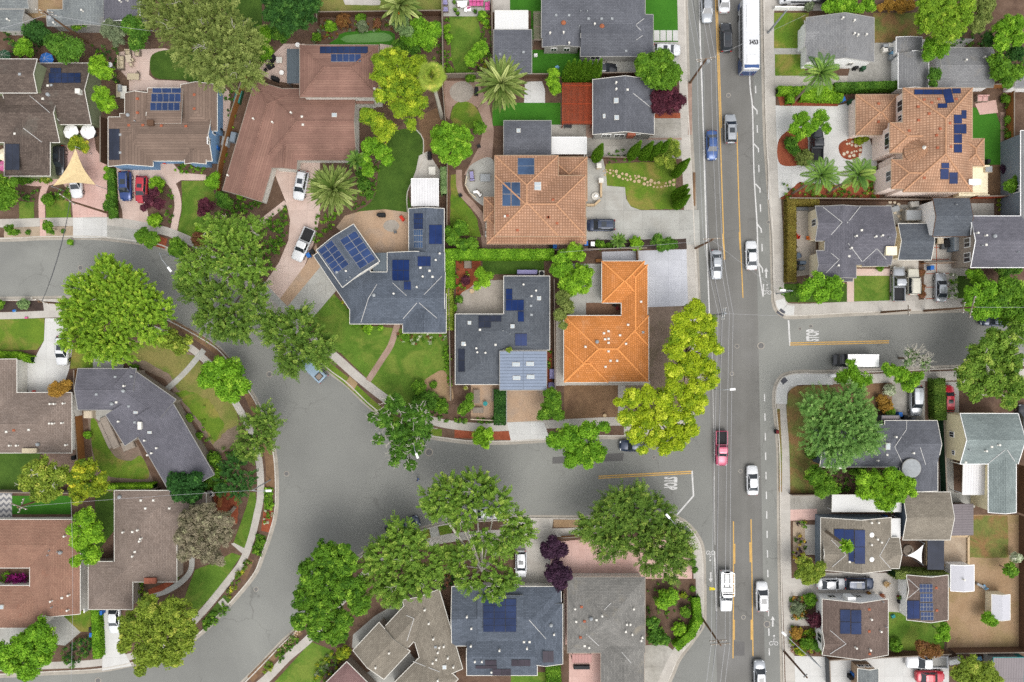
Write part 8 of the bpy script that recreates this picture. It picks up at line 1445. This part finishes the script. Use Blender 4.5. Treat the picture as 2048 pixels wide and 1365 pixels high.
for i, (x, y, m) in enumerate(((1767, 97, 'steel'), (1777, 95, 'offwhite'), (1788, 90, 'steel'), (1766, 103, 'offwhite'), (1779, 103, 'steel'), (1789, 100, 'offwhite'), (1783, 109, 'skyblue'), (1780, 118, 'steel'), (1790, 112, 'offwhite'))): X('storage_crate', 'storage crate among the clutter west of the white garage', 'crate', x, y, (.85, .75, .8), random.uniform(-.3, .3), m, group='crates beside the white garage')
for i, (x, y, m) in enumerate(((1886, 480, 'stone_lt'), (1895, 492, 'dgrey'))): X('planter_box', ('cream planter box below the tall white outbuilding', 'dark planter box below the tall white outbuilding')[i], 'planter', x - 10, y, (1.0, 1.2, .6), 0, m)
X('garden_box', 'grey deck box on the flagstone yard, north', 'box', 1825, 410, (1.4, .9, .7), .1, 'offwhite'); X('playhouse', 'grey plastic playhouse in the flagstone yard', 'playhouse', 1817, 434, (2.6, 1.7, 1.5), 0, 'grey', top='steel'); X('garden_box', 'striped bench box in the flagstone yard', 'box', 1788, 419, (1.3, .9, .5), .3, 'steel'); X('garden_tent', 'grey tarp tent behind the red wood steps', 'tent', 1904, 490, (1.7, 2.4, 1.8), 0, 'bluegrey', top='steel'); X('covered_chairs', 'stack covered in black cloth beside the grey tarp tent', 'covered furniture', 1888, 489, (.8, 1.2, .9), .2, 'black'); X('wood_steps', 'wooden entry steps of the grey two-storey house', 'steps', 1914, 517, (1.3, 1.6, .5), 0, 'wood'); X('garden_box', 'pale wood stack beside the tall white outbuilding', 'wood pile', 1876, 481, (1.0, 1.3, .7), 0, 'stone_lt')
X('covered_chair', 'grey covered armchair in the cream house patio', 'covered furniture', 1592, 513, (1.0, .9, .7), .3, 'slateblue'); X('storage_bench', 'grey storage bench at the cream house patio north', 'bench', 1600, 419, (2.3, .5, .6), 0, 'dgrey'); X('cushion_box', 'navy cushion box in the cream house patio', 'box', 1597, 512, (.6, .6, .5), 0, 'navy'); X('garden_box', 'white post planter in the cream house patio', 'planter', 1582, 438, (.3, 1.4, .5), 0, 'white')
def lawnchair(label, px, py, mat, rz=0):
 q = rec(px, py); r = thing('garden_chair', label, 'chair', q); c, s_ = math.cos(rz), math.sin(rz); L = lambda x, y, z: (q.x + x * c - y * s_, q.y + x * s_ + y * c, G0 + z); mb = MB(); mb.bbox(L(0, 0, .4), (.55, .55, .06), rz, 0, .02); mb.build('seat', m_[mat], r); mb = MB(); mb.bbox(L(0, -.26, .68), (.55, .07, .55), rz, 0, .02); mb.build('backrest', m_[mat], r)
 for x in (-.22, .22):
  for y in (-.22, .22): mb = MB(); mb.tube(L(x, y, 0), L(x, y, .38), .03); mb.build('leg', m_[mat], r)
for a in (('red garden chair, front, at the blue-walled house door', 331, 326, 'redtoy', 3.0), ('red garden chair, rear, at the blue-walled house door', 329, 319, 'redtoy', 3.3), ('orange-red chair in the cream house patio, upper', 1589, 470, 'redtoy', .5), ('orange-red chair in the cream house patio, lower', 1592, 475, 'redtoy', 1.2), ('small orange stool by the cream house porch', 1614, 477, 'orange', 0), ('black chair in the cream house patio', 1589, 494, 'black', .4), ('black chair beside the grill on the pink patio', 533, 142, 'black', .6), ('pink lounge chair on the top patio', 937, 17, 'pinkcloth', .4), ('white chair, first, south of the top patio table', 932, 23, 'white', 2.9), ('white chair, second, south of the top patio table', 939, 22, 'white', 3.2), ('black fire pit chair on the slate house courtyard', 758, 431, 'iron_dk', 1), ('dark chair on the terracotta courtyard side', 921, 392, 'iron_dk', .5), ('dark wicker chair on the brick path', 958, 268 + 26, 'iron_dk', .3), ('chair beside the tan dining table', 278, 150, 'wood_grey', 2), ('teal chair on the lawn by the top charcoal house', 1114, 137, 'skyblue', .4), ('white play chair by the top turf lawn', 1071, 113, 'white', 0), ('blue-white garden swing seat in the dirt yard', 1965, 1172, 'skyblue', .5), ('dark cane chair on the orange house deck', 1234, 617, 'maroon', .4), ('dark metal chair on the orange house deck', 1248, 620, 'iron_dk', .8), ('small dark pot chair on the orange house deck', 1228, 610, 'iron_dk', 0)): lawnchair(*a)
def pot(label, px, py, r=.22, mat='terracotta', plant='green', h=.4):
 q = rec(px, py); o = thing('plant_pot', label, 'plant pot', q); mb = MB(); mb.lathe(q, [(r * .7, 0), (r, h), (r * .9, h), (r * .85, h - .05)], 12); mb.build('pot', m_[mat], o)
 if plant: L = Leaves(); puffs(L, np.array([[q.x, q.y, G0 + h + r * .6]]), np.array([r * 1.3]), 60, .2, .13); L.build('foliage', LM[plant], o)
for i, (x, y) in enumerate(((909, 7), (911, 23), (916, 30), (951, 26))): pot('black tub planter on the top patio', x, y, .3, 'black', 'green'); COL.objects[-1]
for o in COL.objects:
 if o.parent is None and o.get('label') == 'black tub planter on the top patio': o['group'] = 'black tub planters on the top patio'
pot('stone tub beside the bare brown yard', 1209, 831, .3, 'stone', None); pot('white flower pot at the front court wall', 932, 776, .35, 'cream', 'mag2'); pot('round clay fire bowl in the courtyard', 944, 583, .4, 'stone', None, .3); pot('terracotta pot at the garage drive planter', 1795, 1193, .3, 'maroon', 'green'); pot('black pot at the bungalow garage door', 1796, 1190 + 12, .32, 'black', None); pot('potted flowers on the garage drive, west', 1735, 1185, .3, 'terracotta', 'orange'); pot('potted grasses on the garage drive, east', 1762, 1190, .35, 'terracotta', 'redbrown'); pot('long planter with flowers on the garage drive', 1770, 1167, .45, 'stone', 'orange')
q = rec(1191, 394); o = thing('fountain', 'round white fountain on the entry court', 'fountain', q); mb = MB(); mb.lathe(q, [(.6, 0), (.65, .3), (.55, .3), (.5, .2)], 18); mb.build('basin', m_['offwhite'], o); mb = MB(); mb.lathe(q, [(.1, .1), (.08, .7), (.25, .78), (.05, .9)], 12); mb.build('jet', m_['white'], o)
q = rec(1838, 1098); o = thing('fire_pit', 'round stone fire pit in the cottage back yard', 'fire pit', rec(1815, 1100)); q = org(o); mb = MB(); mb.lathe(q, [(.85, 0), (.85, .3), (.55, .3), (.5, .1)], 18); mb.build('ring', m_['wood_grey'], o)
q = rec(238, 135); o = thing('garden_globe', 'white garden heater dome beside the lime trees', 'heater', rec(234, 140)); q = org(o); mb = MB(); mb.tube(q, (q.x, q.y, 2.1), .05); mb.build('post', m_['steel'], o); mb = MB(); mb.lathe((q.x, q.y, 2.1), [(.42, 0), (.36, .1), (.08, .2)], 14); mb.build('dome', m_['white'], o)
q = P(1413, 1169, G0); o = thing('sign', 'bright yellow sign blowing at the curb of the bike lane', 'sign', q); mb = MB(); mb.tube(q, (q.x, q.y, 2.3), .04); mb.build('post', m_['steel'], o); mb = MB(); mb.face([(q.x - .1, q.y + .25, 2.1), (q.x - .1, q.y - .25, 2.1), (q.x + .5, q.y - .18, 2.35), (q.x + .85, q.y, 2.3), (q.x + .5, q.y + .25, 2.3)]); mb.face([(q.x - .1, q.y + .25, 2.08), (q.x + .5, q.y + .25, 2.28), (q.x + .85, q.y, 2.28), (q.x + .5, q.y - .18, 2.33), (q.x - .1, q.y - .25, 2.08)]); mb.build('panel', m_['yellow_b'], o)
def dish(label, px, py, z=3.4):
 q = P(px, py, z); o = thing('satellite_dish', label, 'satellite dish', q); mb = MB(); mb.tube((q.x, q.y, z - .5), (q.x, q.y, z), .04); mb.build('mast', m_['steel'], o); mb = MB(); mb.lathe(q, [(.08, 0), (.3, .06), (.4, .15)], 14); mb.build('reflector', m_['offwhite'], o)
X('bus_stop_bin', 'dark bin on the rust-coloured pad at the east curb', 'bin', 1551, 863, (.5, .6, .9), 0, 'black', top='maroon'); X('utility_box', 'white utility box at the east street verge', 'utility box', 1664, 752, (.8, .6, .6), 0, 'white'); X('hatch_cover', 'lilac-grey hatch box between metal garage and orange house', 'utility box', 1105, 748, (1.0, 1.6, .5), 0, 'lilac'); X('hatch_cover', 'smaller lilac-grey box beside the metal garage', 'utility box', 1104, 770, (1.2, .8, .5), 0, 'lilac'); X('pool_equipment', 'lilac-grey equipment shelf on the charcoal house north wall', 'equipment', 1054, 546, (3.2, .7, 1.2), 0, 'lilac'); X('garden_box', 'weathered crate in the courtyard bed', 'box', 936, 530, (1.2, 1.2, .6), 0, 'wood_grey'); X('garden_box', 'tan box beside the grey planks', 'box', 1197, 522, (1, .5, .4), 0, 'wood'); X('barrel', 'white barrel bag in the bent house drive, upper', 'bag', 44, 750, (1.1, .9, .8), .3, 'offwhite'); X('barrel', 'white barrel bag in the bent house drive, lower', 'bag', 45, 772, (1.0, 1.0, .8), .5, 'grey'); X('toy_box', 'small red toy by the west house wall', 'toy', 69, 783, (.45, .3, .3), 0, 'redtoy'); X('toy', 'small blue toy on the dark mulch verge edge', 'toy', 30, 622, (.5, .35, .25), .4, 'skyblue', top='blue_bin'); X('toy', 'small pink-red thing on the pale sidewalk edge', 'toy', 54, 636, (.5, .3, .2), 0, 'rust', top='pinkcloth'); X('greenhouse_frame', 'striped green cold frame by the brown fence', 'cold frame', 479, 196, (1.1, 2.2, .7), -.25, 'green_bin', top='greenhouse' if 'greenhouse' in m_ else 'teal'); X('garden_box', 'white crate by the blue-walled house side', 'box', 440, 212, (.9, .8, .6), 0, 'offwhite'); X('metal_box', 'grey metal cabinet at the fence foot, western', 'cabinet', 455, 286, (1.0, 1.5, 1.1), -.2, 'steel'); X('metal_box', 'grey metal cabinet at the fence foot, eastern', 'cabinet', 471, 278, (.9, 1.6, 1.1), -.2, 'bluegrey'); X('deck_table', 'weathered deck steps behind the bent house', 'deck', 222, 865, (1.2, 5.4, .4), .42, 'taupe'); X('deck_table', 'second weathered deck bench behind the bent house', 'bench', 213, 870, (.6, 4.6, .5), .42, 'taupe'); X('deck_table', 'square grey deck landing behind the bent house', 'deck', 258, 890, (2.1, 1.5, .4), .4, 'taupe'); X('garden_box', 'cream cabinet by the bent house fence', 'cabinet', 183, 828, (1.4, 1.2, 1.0), 0, 'stone_lt')
X('play_kit', 'orange play kitchen on the slate house courtyard', 'toy', 805, 438, (.5, .9, .6), .6, 'redtoy'); X('bench', 'red cushioned bench under the maroon porch cover', 'bench', 1223, 1297, (1.4, .6, .45), 0, 'maroon', top='redtoy'); X('bench', 'black metal bench below the pink awning', 'bench', 1163, 1333, (2.6, .6, .45), 0, 'iron_dk'); X('deck_table', 'wooden bench beside the fern corner', 'bench', 441, 1004, (.6, 1.6, .45), -.15, 'wood'); X('stump', 'sawn log on the red mulch by the mauve tree', 'log', 466, 1020, (.5, 1.4, .4), -.7, 'wood_grey'); X('spool', 'green garden hose box on the bungalow back lawn', 'hose box', 1785, 1232, (.6, .5, .3), .4, 'teal'); X('kayak_rack', 'white chair frame beside the bottom white pickup', 'frame', 1905, 1320, (1.8, .9, .7), .2, 'white'); X('pool', 'blue paddling pool cover beside the bottom tree', 'pool cover', 1955, 1317, (1.1, .7, .3), .3, 'skyblue'); X('bench', 'garden swing frame in the dirt yard', 'swing', 1958, 1170, (1.6, .4, .5), -.5, 'wood_grey', top='steel'); X('awning_strip', 'teal corrugated awning by the grey ribbed roof', 'awning', 2010, 1309, (3.6, .8, 2.2), 0, 'teal'); X('stove', 'steel outdoor oven on the villa terrace', 'oven', 1968, 342, (1.2, 1.0, 1.1), 0, 'stone_lt', top='steel'); X('bin_shed', 'dark crate at the villa terrace edge', 'box', 1972, 325, (.5, .7, .7), 0, 'black')
c = P(1823, 937, 3.9); o = thing('round_canopy', 'grey round canopy disc over the dark grey roof corner', 'canopy', (c.x, c.y, G0)); mb = MB(); mb.lathe((c.x, c.y, 3.9), [(1.42, 0), (1.42, .03)], 28); mb.build('cloth', m_['steel'], o)
mb = MB(); mb.lathe((c.x, c.y, 3.86), [(1.5, 0), (1.5, .05), (1.43, .05)], 28); mb.build('frame', m_['grey'], o)
for i in range(4): mb = MB(); a = i * math.pi / 2 + .4; mb.tube((c.x + 1.47 * math.cos(a), c.y + 1.47 * math.sin(a), 2.6), (c.x + 1.47 * math.cos(a), c.y + 1.47 * math.sin(a), 3.86), .03); mb.build('leg', m_['steel'], o)
# -- a person walking over the junction
def person(label, px, py, rz, shirt, trousers):
 J = [(0, 0, .95), (0, 0, 1.2), (0, 0, 1.42), (0, .02, 1.52), (0, .03, 1.66), (0, .03, 1.74)]; Rr = [.15, .15, .13, .06, .1, .075]; E = [(0, 1), (1, 2), (2, 3), (3, 4), (4, 5)]
 def add(p, r, to): J.append(p); Rr.append(r); E.append((to, len(J) - 1)); return len(J) - 1
 for s_ in (-1, 1):
  a = add((s_ * .19, 0, 1.4), .07, 2); b = add((s_ * .26, -.06 * s_, 1.13), .05, a); w_ = add((s_ * .27, .1 - .08 * s_, .9), .034, b); pl = add((s_ * .27, .13 - .08 * s_, .83), .036, w_)
  for f in range(4): k = add((s_ * (.25 + .012 * f), .11 + .018 * f - .08 * s_, .78 + .004 * f), .009, pl); add((s_ * (.24 + .012 * f), .13 + .018 * f - .08 * s_, .745), .008, k)
  add((s_ * .235, .16 - .08 * s_, .81), .01, pl)
  h = add((s_ * .1, 0, .9), .1, 0); kn = add((s_ * .11, .1 * s_ + .05, .5), .065, h); an = add((s_ * .11, .18 * s_ - .06, .1), .042, kn); add((s_ * .12, .18 * s_ + .1, .04), .04, an)
 me = bpy.data.meshes.new('p'); me.from_pydata(J, E, []); ob = bpy.data.objects.new('p', me); COL.objects.link(ob); md = ob.modifiers.new('s', 'SKIN')
 for i, r in enumerate(Rr): me.skin_vertices[0].data[i].radius = (r, r * .85)
 me.skin_vertices[0].data[0].use_root = True; sb = ob.modifiers.new('u', 'SUBSURF'); sb.levels = 1; bpy.context.view_layer.update()
 m2 = bpy.data.meshes.new_from_object(ob.evaluated_get(bpy.context.evaluated_depsgraph_get())); bpy.data.objects.remove(ob); m2.name = 'person'
 m2.materials.clear()
 for n_ in ('skin', shirt, trousers, 'black'): m2.materials.append(m_[n_])
 for pf in m2.polygons:
  c_ = pf.center; pf.material_index = 3 if c_.z < .08 else 2 if c_.z < .95 and abs(c_.x) < .22 else 1 if c_.z > .95 and c_.z < 1.48 and (abs(c_.x) < .24 or c_.z > 1.15) else 0; pf.use_smooth = True
 q = P(px, py, .8); o = bpy.data.objects.new('person', m2); COL.objects.link(o); o.location = (q.x, q.y, .01); o.rotation_euler = (0, 0, rz); ORG[o.name] = Vector((0, 0, 0)); tag(o, label, 'person')
 mb = MB(); mb.lathe((0, .0, 1.62), [(.09, -.02), (.112, .06), (.1, .13), (.05, .17)], 12); h = mb.build('hair', m_['hair'], o)
 mb = MB(); mb.lathe((0, .125, 1.64), [(.012, -.02), (.02, 0), (.008, .03)], 6)
 mb.build('nose', m_['skin'], o)
person('person in a bright blue shirt walking across the junction', 836, 959, 1.3, 'blue_bin', 'slateblue')
# -- camera, light
cam = bpy.data.cameras.new('camera'); co = bpy.data.objects.new('camera', cam); COL.objects.link(co)
cam.sensor_width = 36; cam.lens = 36 * H / (2048 / K); cam.clip_end = 1500; cam.clip_start = 1
co.location = (0, 0, H); scene.camera = co
w = bpy.data.worlds.new('World'); scene.world = w; w.use_nodes = True; nt = w.node_tree
sky = nt.nodes.new('ShaderNodeTexSky'); sky.sky_type = 'NISHITA'; sky.sun_disc = False
SUN_EL, SUN_AZ = 62, 150
sky.sun_elevation = R(SUN_EL); sky.sun_rotation = R(SUN_AZ); sky.air_density = 1; sky.dust_density = 3; sky.ozone_density = 1
hs = nt.nodes.new('ShaderNodeHueSaturation'); hs.inputs['Saturation'].default_value = .18
nt.links.new(sky.outputs[0], hs.inputs['Color']); nt.links.new(hs.outputs[0], nt.nodes['Background'].inputs['Color'])
nt.nodes['Background'].inputs['Strength'].default_value = .15
sl = bpy.data.lights.new('sun', 'SUN'); sl.energy = .5; sl.angle = R(40); sl.color = (1, .96, .9)
so = bpy.data.objects.new('sun', sl); COL.objects.link(so)
so.rotation_euler = (R(90 - SUN_EL), 0, R(180 - SUN_AZ)); so.location = (0, 0, 60)
vs = scene.view_settings; vs.view_transform = 'Standard'; vs.look = 'None'; vs.gamma = 1; vs.use_curve_mapping = False; vs.exposure = EXPO if 'EXPO' in globals() else 0.0
scene.cycles.max_bounces = 6; scene.cycles.diffuse_bounces = 4; scene.cycles.transmission_bounces = 3; scene.cycles.transparent_max_bounces = 4
scene.cycles.use_denoising = False
scene.render.film_transparent = False
vs.exposure = 1.08
